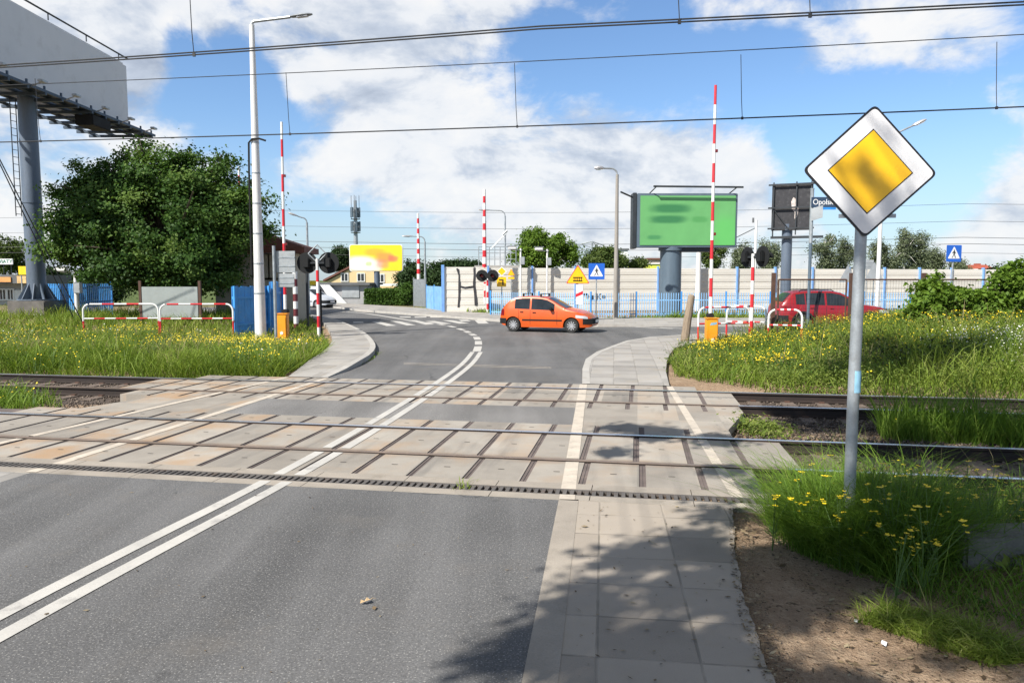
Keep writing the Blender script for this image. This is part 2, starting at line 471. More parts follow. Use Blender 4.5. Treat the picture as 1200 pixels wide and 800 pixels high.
def terrain1(x, y): return float(terrain(np.array([x]), np.array([y]))[0])
xs = np.arange(-60, 60.01, .4); ys = np.arange(-15, 70.01, .4)
ys[-1] = 70 if abs(ys[-1] - 70) < .41 else ys[-1]
if ys[-1] < 70: ys = np.append(ys, 70.)
xs[-1] = 60
X, Y = np.meshgrid(xs, ys)
nx, ny = len(xs), len(ys)
V = np.stack([X, Y, terrain(X, Y)], -1).reshape(-1, 3)
i, j = np.meshgrid(np.arange(nx - 1), np.arange(ny - 1)); k = (j * nx + i).ravel()
L = np.stack([k, k + 1, k + 1 + nx, k + nx], 1)
n0 = len(V)
B = 2600
ox = [-B, -60, 60, B]; oy = [-200, -15, 70, B]
OV = np.array([(x, y, -.03) for y in oy for x in ox]); OL = []
for jj in range(3):
    for ii in range(3):
        if ii == 1 and jj == 1: continue
        a = n0 + jj * 4 + ii
        OL.append((a, a + 1, a + 5, a + 4))
V = np.vstack([V, OV]); L = np.vstack([L, np.array(OL)])
g = fast_mesh('ground', V, L.ravel(), [4] * len(L), M['soil'])
g.data.polygons.foreach_set('use_smooth', [True] * len(L))
structure(g)

# ---- near road
def lerp(a, b, t): return a + (b - a) * t
L1a, L1b = Vector((-5.22, 8.16, 0)), Vector((-3.98, 15.55, 0))
R1a, R1b = Vector((.05, 3.65, 0)), Vector((1.5, 15.28, 0))
L2a, L2b = Vector((-6.75, 8.77, 0)), Vector((-5.09, 14.89, 0))
R2a, R2b = Vector((2.17, 6.78, 0)), Vector((3.16, 14.64, 0))
def on(a, b, v):
    """point of line a-b where the crossing coordinate is v"""
    va, vb = to_uv(a.x, a.y)[1], to_uv(b.x, b.y)[1]
    return lerp(a, b, (v - va) / (vb - va))
def onu(a, b, v): q = on(a, b, v); return to_uv(q.x, q.y)[0]
def slab(name, pts, mats, depth=.12, z=0.0):
    mb = MB(); pts = [Vector((p[0], p[1], z)) for p in pts]
    mb.sheet(pts)
    n = len(pts); dn = Vector((0, 0, -depth))
    mb.add(pts + [p + dn for p in pts], [(i, n + i, n + (i + 1) % n, (i + 1) % n) for i in range(n)])
    o = mb.build(name, mats); return structure(o)
slab('near_road', [on(R1a, R1b, -.27), on(L1a, L1b, -.27), on(L1a, L1b, -16), on(R1a, R1b, -16)], M['asphalt'])
P = []
def resample0(P, n):
    d = [0]
    for a, b in zip(P, P[1:]): d.append(d[-1] + (b - a).length)
    out = []
    for k in range(n):
        s = d[-1] * k / (n - 1); i = 0
        while i < len(P) - 2 and d[i + 1] < s: i += 1
        out.append(lerp(P[i], P[i + 1], (s - d[i]) / max(1e-6, d[i + 1] - d[i])))
    return out
kw = Vector((.19, 0, 0))
a_, b_ = on(R1a, R1b, -.27), on(R1a, R1b, -16)
slab('pavement_kerb', [a_, b_, b_ + kw, a_ + kw], M['flush_kerb'], z=.003)
a_, b_ = a_ + kw, b_ + kw
_edge = [(1.22, 2.5), (1.30, 3.0), (1.37, 3.5), (1.41, 3.9), (1.49, 4.4), (1.57, 4.8), (1.68, 5.3), (1.80, 5.75), (1.93, 6.2), (2.08, 6.7)]
_edge = [(p.x + .006 * math.sin(k * 2.3) + .008 * math.sin(k * .53 + 1), p.y) for k, p in enumerate(resample0([Vector((a, b, 0)) for a, b in _edge], 60))]
slab('pavement', [a_, b_, (.5, -8)] + _edge + [on(R2a, R2b, -.27)], M['flagstones'], z=.0)
slab('side_pavement', [on(L1a, L1b, -.27), on(L2a, L2b, -.27) - Vector((6, -1, 0)), on(L2a, L2b, -8) - Vector((6, -1, 0)), on(L1a, L1b, -8)], M['small_pavers'], z=-.001)

# ---- drain across the road
M['grate'] = mat('cast_iron_grate', (.11, .10, .092), .7, .2, var=.3, fine=30, dirt=(.12, .07, .04), dirt_amt=.5)
du0, du1 = -9.0, 2.75
mb = MB()
for v0, v1 in ((-.27, -.10), (.10, .30)):
    for k in range(12):
        ua, ub = lerp(du0, du1, k / 12) + .004, lerp(du0, du1, (k + 1) / 12) - .004
        p = [uv(ua, v0, .003), uv(ub, v0, .003), uv(ub, v1, .003), uv(ua, v1, .003)]
        mb.sheet(p); mb.add(p + [q - Vector((0, 0, .2)) for q in p], [(i, 4 + i, 4 + (i + 1) % 4, (i + 1) % 4) for i in range(4)])
structure(mb.build('drain_kerb', M['flush_kerb']))
mb = MB()
p = [uv(du0, -.12, -.12), uv(du1, -.12, -.12), uv(du1, .12, -.12), uv(du0, .12, -.12)]
structure(MB().sheet(p).build('drain_channel', M['black']))
dr = thing('drain_grating', 'dark iron slot drain grating running across the road before the rails', 'drain', uv(0, 0))
mb = MB(dr.location)
Rz = Matrix.Rotation(-TH, 3, 'Z')
mb.box(uv((du0 + du1) / 2, -.088, -.012), (du1 - du0, .02, .03), R=Rz); mb.box(uv((du0 + du1) / 2, .088, -.012), (du1 - du0, .02, .03), R=Rz)
mb.build('frame', M['grate'], dr)
mb = MB(dr.location); u = du0 + .03
while u < du1 - .02:
    mb.box(uv(u, 0, -.012), (.038, .156, .026), R=Rz); u += .072
gb = mb.build('bars', M['grate'], dr)

# ---- concrete crossing deck: one sheet per row, rubber-filled grooves between the slabs
def deck_mat():
    m, t, bs = new_mat('crossing_concrete')
    co = t('ShaderNodeTexCoord').outputs['Object']
    mp = t('ShaderNodeMapping', {'Vector': co, 'Location': (0, -7.2, 0), 'Rotation': (0, 0, 0)}).outputs[0]
    rot = t('ShaderNodeVectorRotate', {'Vector': mp, 'Axis': (0, 0, 1), 'Angle': TH}, rotation_type='AXIS_ANGLE').outputs[0]
    s = t('ShaderNodeSeparateXYZ', {0: rot})
    wn = t('ShaderNodeTexWhiteNoise', {'Vector': t('ShaderNodeCombineXYZ', {0: t.math('FLOOR', t.math('DIVIDE', s.outputs[0], .62)), 1: t.math('FLOOR', t.math('MULTIPLY', s.outputs[1], .75))}).outputs[0]})
    g = t.noise(co, 90, 4, .65); big = t.noise(co, 1.7, 6, .62)
    f = t.math('ADD', t.math('MULTIPLY', g, .28), t.math('ADD', t.math('MULTIPLY', big, .45), t.math('MULTIPLY', wn.outputs['Value'], .27)))
    c = t.ramp(f, [(.3, (.195, .175, .15)), (.5, (.285, .258, .222)), (.72, (.38, .348, .30))])
    ru = t.math('MULTIPLY', t.mr(t.math('ADD', t.noise(co, 1.1, 5, .6), t.math('MULTIPLY', wn.outputs['Value'], .25)), .60, .85), t.mr(s.outputs[0], 3.0, -7.0, .28, .95))
    c = t.mix(t.math('MULTIPLY', ru, .8), c, (.34, .205, .10))
    # brake rust along the rails
    for rv in (RA, RB, RC, RD):
        d = t.math('ABSOLUTE', t.math('SUBTRACT', s.outputs[1], rv))
        c = t.mix(t.math('MULTIPLY', t.mr(d, .05, .24, .55, 0), t.mr(big, .35, .6)), c, (.17, .105, .065))
    c = t.mix(t.math('MULTIPLY', t.mr(t.noise(t.vmath('MULTIPLY', rot, (2.2, .25, 1)), 1.0, 5), .54, .70), .45), c, (.10, .095, .09))
    hole = t.noise(co, 30, 2)
    c = t.mix(t.math('MULTIPLY', t.mr(hole, .72, .77), .5), c, (.06, .055, .05))
    t.l.new(c, bs.inputs['Base Color']); bs.inputs['Roughness'].default_value = .8
    b = t('ShaderNodeBump', {'Strength': .35, 'Distance': .006, 'Height': g}); t.l.new(b.outputs[0], bs.inputs['Normal'])
    return m
M['deck'] = deck_mat()
M['groove'] = mat('groove_rubber', (.115, .092, .084), .9, var=.35, fine=50, dirt=(.19, .15, .12), dirt_amt=.5)
M['rail_side'] = mat('rusty_rail', (.022, .014, .011), .75, var=.3, fine=40)
M['rail_top'] = mat('polished_rail', (.74, .75, .78), .30, .9, var=.06)
M['rail_dull'] = mat('dull_rail_head', (.25, .19, .15), .5, .4, var=.2, dirt=(.14, .09, .06), dirt_amt=.5)
M['paint'] = mat('road_paint', (.44, .425, .395), .7, var=.10, scale=2, fine=60, bump=.2, dirt=(.24, .23, .22), dirt_amt=.75)
M['worn_paint'] = mat('worn_road_paint', (.47, .415, .345), .75, var=.16, scale=4, fine=50, dirt=(.33, .285, .235), dirt_amt=.9)
M['hole'] = mat('lifting_hole', (.07, .06, .05), .9)

ROWS = [(.30, RA - .06, -9.6, 2.5), (RA + .10, RB - .10, -10.6, 3.05), (RB + .06, RB + .62, -7.9, 2.5),
        (RC - .60, RC - .06, -7.35, 2.9), (RC + .10, RD - .10, -8.1, 2.95), (RD + .06, RD + .64, -7.5, 2.35)]
for ri, (v0, v1, u0, u1) in enumerate(ROWS):
    mb = MB(); W, Gv = .545, .075
    us = []; u = u1
    while u > u0 - .3:
        us.append((u - W, u)); u -= W + Gv
    us = us[::-1]
    prof = []
    for n, (a, b) in enumerate(us):
        prof.append((a, 0, 0)); prof.append((b, 0, 0))
        if n < len(us) - 1:
            q = us[n + 1][0]
            prof += [(b + .006, -.011, 1), (q - .006, -.011, 1)]
            prof.insert(len(prof) - 1, ((b + q) / 2 - .006, -.011, 1)); prof.insert(len(prof) - 1, ((b + q) / 2, -.004, 1)); prof.insert(len(prof) - 1, ((b + q) / 2 + .006, -.011, 1))
    A = [uv(a, v0, z) for a, z, _ in prof]; Bv = [uv(a, v1, z) for a, z, _ in prof]
    n = len(prof)
    mb.v += [tuple(q) for q in A + Bv]
    for q in range(n - 1):
        mb.f.append([q, q + 1, n + q + 1, n + q])
        mb.m.append(1 if (prof[q][2] or prof[q + 1][2]) else 0)
    dn = Vector((0, 0, -.2))
    for S in (A, Bv):
        k0 = len(mb.v); mb.v += [tuple(q) for q in S] + [tuple(Vector((q.x, q.y, -.2))) for q in S]
        for q in range(n - 1):
            mb.f.append([k0 + q, k0 + q + 1, k0 + n + q + 1, k0 + n + q]); mb.m.append(0)
    for e in (0, n - 1):
        mb.add([A[e], Bv[e], Bv[e] + dn, A[e] + dn], [(0, 1, 2, 3)])
    # lifting holes
    for a, b in us:
        if v1 - v0 > .5:
            c = uv((a + b) / 2, (v0 + v1) / 2)
            mb.add([c + Rz @ Vector((x, y, .002)) for x, y in ((-.035, -.012), (.035, -.012), (.035, .012), (-.035, .012))], [(0, 1, 2, 3)], 2)
    o = structure(mb.build('crossing_deck', [M['deck'], M['groove'], M['hole']]))
# rubber sole under the flangeways
structure(MB().sheet([uv(-10.7, .3, -.045), uv(2.5, .3, -.045), uv(2.5, RB + .6, -.045), uv(-10.7, RB + .6, -.045)]).build('flangeway', M['groove']))
structure(MB().sheet([uv(-8.2, RC - .6, -.045), uv(2.6, RC - .6, -.045), uv(2.35, RD + .6, -.045), uv(-8.2, RD + .6, -.045)]).build('flangeway', M['groove']))
va, vb = RB + .62, RC - .60
la, lb = onu(L1a, L1b, va), onu(L1a, L1b, vb); ra, rb = onu(R1a, R1b, va), onu(R1a, R1b, vb)
slab('middle_road', [uv(la, va), uv(ra, va), uv(rb, vb), uv(lb, vb)], M['asphalt_strip'])
slab('middle_pavement', [uv(ra, va), uv(2.5, va), uv(2.9, vb), uv(rb, vb)], M['deck'], z=-.001)
slab('middle_pavement', [uv(-7.8, va), uv(la, va), uv(lb, vb), uv(-7.35, vb)], M['deck'], z=-.001)

# ---- junction beyond the tracks
GV = lambda L_: [ground(*q) for q in L_]
vJ = RD + .64
nearL, nearR = on(L1a, L1b, vJ), on(R1a, R1b, vJ)
left_kerb = [nearL] + GV([(398, 438), (418, 430), (434, 421), (440.5, 413), (440, 406), (431, 395), (416, 386), (402, 380), (388, 375), (360, 370), (300, 366), (150, 363)])
far_edge = GV([(330, 357.5), (385, 359.5), (420, 365), (492, 370), (545, 374), (583, 377), (640, 381), (695, 383)]) + [Vector((8, 32.9, 0)), Vector((20, 33.2, 0)), Vector((70, 34.5, 0))]
right_edge = [Vector((70, 30, 0)), Vector((20, 29.3, 0))] + [Vector((12.0, 28.9, 0)), Vector((9.0, 28.4, 0))] + GV([(800, 394.5), (770, 396.5), (740, 399.3), (713, 409.7), (697, 416), (686.6, 422.5), (682, 434)]) + [nearR]
pts = left_kerb + far_edge + right_edge
slab('junction_road', [(p.x, p.y, 0) for p in pts], M['asphalt'])

def resample(P, n):
    d = [0]
    for a, b in zip(P, P[1:]): d.append(d[-1] + (b - a).length)
    out = []
    for k in range(n):
        s = d[-1] * k / (n - 1); i = 0
        while i < len(P) - 2 and d[i + 1] < s: i += 1
        out.append(lerp(P[i], P[i + 1], (s - d[i]) / max(1e-6, d[i + 1] - d[i])))
    return out
def chaikin(P, it=2):
    for _ in range(it):
        Q_ = [P[0]]
        for a, b in zip(P, P[1:]): Q_ += [lerp(a, b, .25), lerp(a, b, .75)]
        P = Q_ + [P[-1]]
    return P
def footway(outer, inner, zs0, z1, mats, name, ramp=2.5):
    """raised footway with its kerb, ramped down to the crossing at its first point"""
    O = resample(chaikin(outer), 40); I = resample(chaikin(inner), 40)
    d = 0; zz = []
    for k in range(40):
        if k: d += (O[k] - O[k - 1]).length
        zz.append(lerp(zs0, z1, min(1, d / ramp)))
    K = [O[k] + (I[k] - O[k]).normalized() * .16 for k in range(40)]
    up = lambda S, e=0: [Vector((q.x, q.y, zz[k] + e)) for k, q in enumerate(S)]
    mb = MB(); mb.strip(up(K), up(I)); mb.strip(up(I), [Vector((q.x, q.y, -.15)) for q in I])
    structure(mb.build(name, mats))
    mb = MB(); mb.strip(up(O, .004), up(K, .004)); mb.strip([Vector((q.x, q.y, -.1)) for q in O], up(O, .004)); mb.strip(up(K, .004), up(K, -.05))
    structure(mb.build('kerb', M['kerb']))
li = [on(L2a, L2b, vJ)] + GV([(362, 428), (384, 413), (390, 403), (388, 393), (382, 383), (372, 376), (350, 371), (295, 367.5), (150, 364.5)])
footway(left_kerb, li, .01, .12, M['small_pavers'], 'far_pavement')
rk = right_edge[::-1]
ri_ = [on(R2a, R2b, vJ)] + GV([(779, 436), (782, 424), (788, 411), (806, 404)]) + [Vector((9.3, 24.4, 0)), Vector((12, 25.3, 0)), Vector((20, 26.2, 0)), Vector((70, 27, 0))]
footway(rk, ri_, .01, .08, M['small_pavers'], 'far_pavement')
fi = GV([(340, 355), (400, 356.5), (445, 359.5), (500, 363), (570, 367.5), (640, 371.5), (695, 373.5)]) + [Vector((8, 38.2, 0)), Vector((20, 38.6, 0)), Vector((70, 40, 0))]
footway(far_edge, fi, .12, .12, M['small_pavers'], 'far_pavement')

# ================================================================== painted marks (4 mm sheets)
def ribbon(mb, P, w, z=.004, mi=0):
    A, Bq = [], []
    for k, p in enumerate(P):
        a = P[max(0, k - 1)]; b = P[min(len(P) - 1, k + 1)]
        d = (b - a); n = Vector((-d.y, d.x, 0)).normalized() * w / 2
        A.append(Vector((p.x, p.y, z)) - n); Bq.append(Vector((p.x, p.y, z)) + n)
    mb.strip(A, Bq, mi)
def cut_line(mb, a, b, v0, v1, w, z=.004, mi=0):
    """line from v0 to v1 broken at the rails"""
    cuts = [v0] + [c for r in (RA, RB, RC, RD) for c in (r - .065, r + .105) ] + [v1]
    cuts[3], cuts[4] = RB - .105, RB + .065
    cuts[7], cuts[8] = RD - .105, RD + .065
    cuts = [c for c in cuts if v0 <= c <= v1] if v0 > RA or v1 < RD else cuts
    for c0, c1 in zip(cuts[::2], cuts[1::2]):
        ribbon(mb, [on(a, b, c0), on(a, b, c1)], w, z, mi)
cl = [ground(-330, 905), ground(0, 733), ground(320, 565), ground(425, 507), ground(514, 451)]
c0 = ground(-60, 765.5); c1 = ground(322, 566); c2 = ground(425.5, 507); c3 = ground(485, 470); c4_ = ground(517, 449.5)
mid = chaikin([ground(-330, 906), c0, ground(130, 664), c1, c2, c3, c4_], 2)
far = chaikin([c4_, ground(540, 433), ground(551, 423), ground(558.5, 412.5)], 2)
m_ = MB(); m2 = MB()
allp = mid + far[1:]
for side in (-.12, .12):
    off = []
    for k, p in enumerate(allp):
        a = allp[max(0, k - 1)]; b = allp[min(len(allp) - 1, k + 1)]; d = b - a
        off.append(p + Vector((-d.y, d.x, 0)).normalized() * side)
    off = resample(off, 420)
    run = []
    def bad(p):
        v = to_uv(p.x, p.y)[1]
        return any(r - .08 < v < r + .11 for r in (RA, RC)) or any(r - .11 < v < r + .08 for r in (RB, RD)) or abs(v) < .105
    for p in off + [None]:
        if p is None or bad(p):
            if len(run) > 1: ribbon(m_, run, .125, .0055)
            run = []
        else: run.append(p)
structure(m_.build('centre_line', M['paint']))
m_ = MB()
for a, b in (((558.5, 411.8), (560.5, 405.8)), ((560.8, 403.8), (560.6, 399.6)), ((560, 398), (558, 394.8)), ((556.2, 393.2), (552, 391.2)), ((550, 390), (545.5, 387.8)),
             ((543, 386.8), (537, 384.8)), ((533, 383.6), (526, 381.9)), ((521, 381), (513, 379.7)), ((508, 379), (499, 377.6))):
    ribbon(m_, [ground(*a), ground(*b)], .24)
structure(m_.build('lane_dashes', M['paint']))
m_ = MB()
def zpx(q): return (380 + q[0] / 4.445, 220 + q[1] / 4.445)
for qs in ([(150, 697.5), (200, 697.5), (207, 704), (152, 704)], [(245, 697), (290, 697), (375, 718), (325, 720)], [(340, 693), (392, 695), (478, 716), (430, 717)], [(435, 689), (480, 690), (572, 711), (526, 713)],
           [(525, 694), (575, 694), (662, 708), (612, 710)], [(615, 690), (665, 690), (757, 706), (705, 708)], [(700, 688), (745, 688), (765, 695), (715, 696)], [(783, 690), (833, 689), (857, 706), (803, 708)],
           [(390, 671), (450, 671), (450, 676), (398, 676)], [(470, 671), (532, 671), (532, 676), (472, 676)], [(552, 671), (615, 671), (615, 676), (552, 676)], [(640, 668), (700, 669), (700, 674), (640, 674)]):
    m_.sheet([Vector((*ground(*zpx(q)).xy, .004)) for q in qs])
structure(m_.build('crosswalk_stripes', M['paint']))
m_ = MB()
ribbon(m_, resample(chaikin([ground(*zpx(q)) for q in ((0, 637), (90, 645), (200, 652), (330, 672), (430, 689), (560, 708))]), 20), .26, .0062)
for a, b in (((770, 382.8), (800, 384)), ((742, 381.9), (785, 384.2))): ribbon(m_, [ground(*a) - Vector((0, .6, 0)), ground(*b) - Vector((0, .6, 0))], .2)
structure(m_.build('edge_line', M['paint']))
m_ = MB()
ribbon(m_, [ground(473, 425.3), ground(646, 430.2)], .045); ribbon(m_, [ground(473, 426.8), ground(646, 431.6)], .05)
structure(m_.build('stop_line', M['worn_paint']))
m_ = MB()
for a, b, w in ((L1a, L1b, .13), (L2a, L2b, .12), (R1a + Vector((.10, 0, 0)), R1b + Vector((.02, 0, 0)), .15), (R2a, R2b, .115)):
    cut_line(m_, a, b, .105, vJ - .02, w)
    ribbon(m_, [on(a, b, -.26), on(a, b, -.105)], w, .0075)
structure(m_.build('footway_lines', M['worn_paint']))

# ================================================================== railway tracks
M['ballast'] = mat('ballast_bed', (.075, .055, .042), .95, var=.4, scale=5, fine=28, bump=.9, dirt=(.06, .045, .035), dirt_amt=.6)
M['sleeper'] = mat('concrete_sleeper', (.13, .10, .08), .85, var=.2, scale=4, bump=.3, dirt=(.12, .085, .06), dirt_amt=.6)
def rail_mesh(mb, v, u0, u1, top=.012):
    prof = [(-.036, -.003), (-.031, 0), (.031, 0), (.036, -.003), (.036, -.033), (.010, -.048), (.009, -.125), (.07, -.145), (.07, -.156), (-.07, -.156), (-.07, -.145), (-.009, -.125), (-.010, -.048), (-.036, -.033)]
    n = len(prof)
    A = [uv(u0, v + a, top + z) for a, z in prof]; Bq = [uv(u1, v + a, top + z) for a, z in prof]
    for k in range(n):
        k2 = (k + 1) % n
        mb.add([A[k], A[k2], Bq[k2], Bq[k]], [(0, 1, 2, 3)], 1 if k in (0, 1, 2) else 0)
tr_lab = ['near railway track with bright rails crossing the road just past the drain', 'far railway track crossing the road behind the strip of asphalt']
for (ra_, rb_), lab, ends in (((RA, RB), tr_lab[0], (-10.8, 3.2)), ((RC, RD), tr_lab[1], (-8.2, 3.0))):
    t_ = thing('railway_track', lab, 'railway track', uv(0, (ra_ + rb_) / 2), group='parallel railway tracks over the level crossing')
    for v in (ra_, rb_):
        mb = MB(t_.location); rail_mesh(mb, v, -75, 2.9); k_ = len(mb.m); rail_mesh(mb, v, 2.9, 45); mb.m[k_:] = [2 if q == 1 else 0 for q in mb.m[k_:]]; mb.build('rail', [M['rail_side'], M['rail_top' if v in (RB, RD) else 'rail_dull'], M['rail_top']], t_)
    for s0, s1, st in ((ends[1] + .35, 24, .6), (-24, ends[0] - .3, .6)):
        u = s0
        while u < s1:
            mb = MB(t_.location); mb.box(uv(u, (ra_ + rb_) / 2, -.215), (.24, 2.5, .15), R=Rz, bev=.012)
            for v in (ra_, rb_):
                for sg in (-1, 1): mb.box(uv(u, v + sg * .085, -.132), (.09, .07, .03), R=Rz, mi=1)
            mb.build('sleeper', [M['sleeper'], M['rust']], t_); u += st
mb = MB()
for s0, s1, vv in ((2.9, 45, (.15, RB + 1.0)), (-75, -10.6, (.15, RB + 1.0)), (2.9, 45, (RC - 1.0, RD + .8)), (-75, -8.1, (RC - 1.0, RD + .8))):
    mb.sheet([uv(s0, vv[0], -.16), uv(s1, vv[0], -.16), uv(s1, vv[1], -.16), uv(s0, vv[1], -.16)])
structure(mb.build('ballast_bed', M['ballast']))
def stones(name, regions, n_per, mats):
    ico = np.array([(1, 0, -.7), (-1, 0, -.7), (0, 1, .7), (0, -1, .7), (0, .2, 1.0), (.3, -.2, -1.)]) * .6
    tri = np.array([(0, 2, 4), (2, 1, 4), (1, 3, 4), (3, 0, 4), (2, 0, 5), (1, 2, 5), (3, 1, 5), (0, 3, 5)])
    VV, TT, n0 = [], [], 0
    for (u0, u1, v0, v1), n in zip(regions, n_per):
        u = RNG.uniform(u0, u1, n); v = RNG.uniform(v0, v1, n); s = RNG.uniform(.016, .042, n)
        R_ = RNG.normal(size=(n, 3, 3)); R_, _ = np.linalg.qr(R_)
        P_ = np.einsum('nij,kj->nki', R_, ico) * s[:, None, None] * RNG.uniform(.6, 1.3, (n, 6, 1))
        P_[..., 0] += (u * UX + v * VX)[:, None]; P_[..., 1] += (7.2 + u * UY + v * VY)[:, None]; P_[..., 2] += (np.maximum(-.16, terrain(u * UX + v * VX, 7.2 + u * UY + v * VY)) + s * .3)[:, None]
        VV.append(P_.reshape(-1, 3)); TT.append((tri[None] + (n0 + np.arange(n) * 6)[:, None, None]).reshape(-1, 3)); n0 += n * 6
    VV = np.vstack(VV); TT = np.vstack(TT)
    tint = np.repeat(RNG.random(len(VV) // 6), 6)
    o = fast_mesh(name, VV, TT.ravel(), [3] * len(TT), mats, tint=tint)
    return tag(o, kind='stuff')
mm, t, bs = new_mat('ballast_stone')
t.l.new(t.ramp(t('ShaderNodeAttribute', attribute_name='tint').outputs['Fac'], [(0, (.04, .03, .023)), (.5, (.09, .068, .052)), (1, (.20, .16, .125))]), bs.inputs['Base Color']); bs.inputs['Roughness'].default_value = .9
M['stone'] = mm
stones('ballast_stones', [(2.6, 8, RB + .1, RC - .1), (2.9, 12, .3, RB + .9), (2.9, 12, RC - .9, RD + .7), (-14, -8, RB + .1, RD + .7), (-17, -10.8, .3, RB + .9)], [4200, 4500, 3800, 5000, 1500], M['stone'])
# ================================================================== signs, barriers, lamps
def banded(mb, a, b, r0, r1, bands, n=12):
    """pole from a to b; bands = list of (fraction end, material index)"""
    a, b = Vector(a), Vector(b); f0 = 0
    for f1, mi in bands:
        mb.cyl(lerp(a, b, f0), lerp(a, b, f1), lerp(r0, r1, f0), lerp(r0, r1, f1), n, mi); f0 = f1
def stripes(n, first=0):
    return [((k + 1) / n, (first + k) % 2) for k in range(n)]
WR = [M['white_paint'], M['red_paint']]

def letters(name, text, loc, size, m, parent, rz=0.0, ext=.003, align='CENTER', sx=1.0):
    c = bpy.data.curves.new(name, 'FONT'); c.body = text; c.size = size; c.extrude = ext
    c.align_x = align; c.align_y = 'CENTER'
    c.materials.append(m)
    o = bpy.data.objects.new(name, c); COL.objects.link(o)
    o.location = loc; o.rotation_euler = (PI / 2, 0, rz); o.scale = (sx, 1, 1)
    bpy.context.view_layer.update()
    me = bpy.data.meshes.new_from_object(o.evaluated_get(bpy.context.evaluated_depsgraph_get()))
    q = bpy.data.objects.new(name, me); COL.objects.link(q)
    q.location = loc; q.rotation_euler = (PI / 2, 0, rz); q.scale = (sx, 1, 1); q.parent = parent
    bpy.data.objects.remove(o)
    return q

M['sign_white'] = mat('sign_white_sheeting', (.74, .74, .75), .35, var=.05, dirt=(.5, .5, .5), dirt_amt=.3)
M['sign_yellow'] = mat('sign_yellow_sheeting', (.88, .50, .008), .35, var=.05, dirt=(.6, .33, .02), dirt_amt=.35)
M['sign_black'] = mat('sign_black', (.012, .012, .014), .4)
M['sign_blue'] = mat('sign_blue_sheeting', (.015, .11, .50), .35, var=.06)
M['sign_back'] = mat('sign_back_aluminium', (.38, .40, .41), .45, .4, var=.15)
M['sticker'] = mat('faded_sticker', (.22, .42, .55), .5, var=.3, fine=20)

def rounded(pts, r, k=5):
    """round the corners of a closed 2D polygon"""
    out = []; n = len(pts)
    for i in range(n):
        p = Vector(pts[i]); a = (Vector(pts[i - 1]) - p); b = (Vector(pts[(i + 1) % n]) - p)
        ang = a.angle(b); t = min(r / math.tan(ang / 2), a.length * .45, b.length * .45)
        s, e = p + a.normalized() * t, p + b.normalized() * t
        for q in range(k + 1):
            f = q / k
            out.append(tuple((s * (1 - f) ** 2 + p * 2 * f * (1 - f) + e * f ** 2)))
    return out
def plate(mb, pts, y, th, mi, cx=0, cz=0):
    mb.prism([(cx + p[0], y, cz + p[1]) for p in pts], (0, -th, 0), mi)

# ---- priority road sign on the right, close to the camera
sgn = thing('priority_sign', 'large yellow and white diamond priority road sign on a grey pole in the grass', 'road sign', (at(993, 640, 5.6).x, 5.6, terrain1(2.6, 5.6)), math.radians(-3))
mb = MB(); mb.tube([(0, 0, -.2), (0, 0, 1.2), (.012, 0, 2.93)], .043, 16); mb.lathe([(.045, 2.93), (.045, 2.945), (.02, 2.955)], o=(.012, 0, 0))
mb.build('pole', M['galv'], sgn, True)
for zz, hh in ((1.36, .085),):
    mb = MB(); mb.lathe([(.0442, zz - hh), (.0442, zz + hh)], o=(.006, 0, 0), n=16)
    k = [f for f in mb.f if len(f) == 4]; mb.f = [f for f in k]; mb.m = [0] * len(mb.f)
    mb.build('sticker', M['sticker'], sgn, True)
S_ = .492
def diam(r): return [(0, r), (r, 0), (0, -r), (-r, 0)]
rot = math.radians(-2.2)
def rotp(P): return [(p[0] * math.cos(rot) - p[1] * math.sin(rot), p[0] * math.sin(rot) + p[1] * math.cos(rot)) for p in P]
pl = MB(); zc_ = 2.945
plate(pl, rounded(rotp(diam(S_)), .045), -.052, .012, 0, .03, zc_)
plo = pl.build('plate', M['sign_black'], sgn)
pl = MB(); plate(pl, rounded(rotp(diam(S_ - .022)), .04), -.0645, .002, 0, .03, zc_); pl.build('white_field', M['sign_white'], plo)
pl = MB(); plate(pl, rotp(diam(.313)), -.067, .002, 0, .03, zc_); pl.build('black_outline', M['sign_black'], plo)
pl = MB(); plate(pl, rotp(diam(.302)), -.0695, .002, 0, .03, zc_); pl.build('yellow_field', M['sign_yellow'], plo)
mb = MB()
for zz in (2.62, 3.2): mb.box((.012, -.01, zz), (.16, .085, .035)); mb.box((.03, -.048, zz), (.42, .008, .03))
mb.build('bracket', M['galv'], sgn)

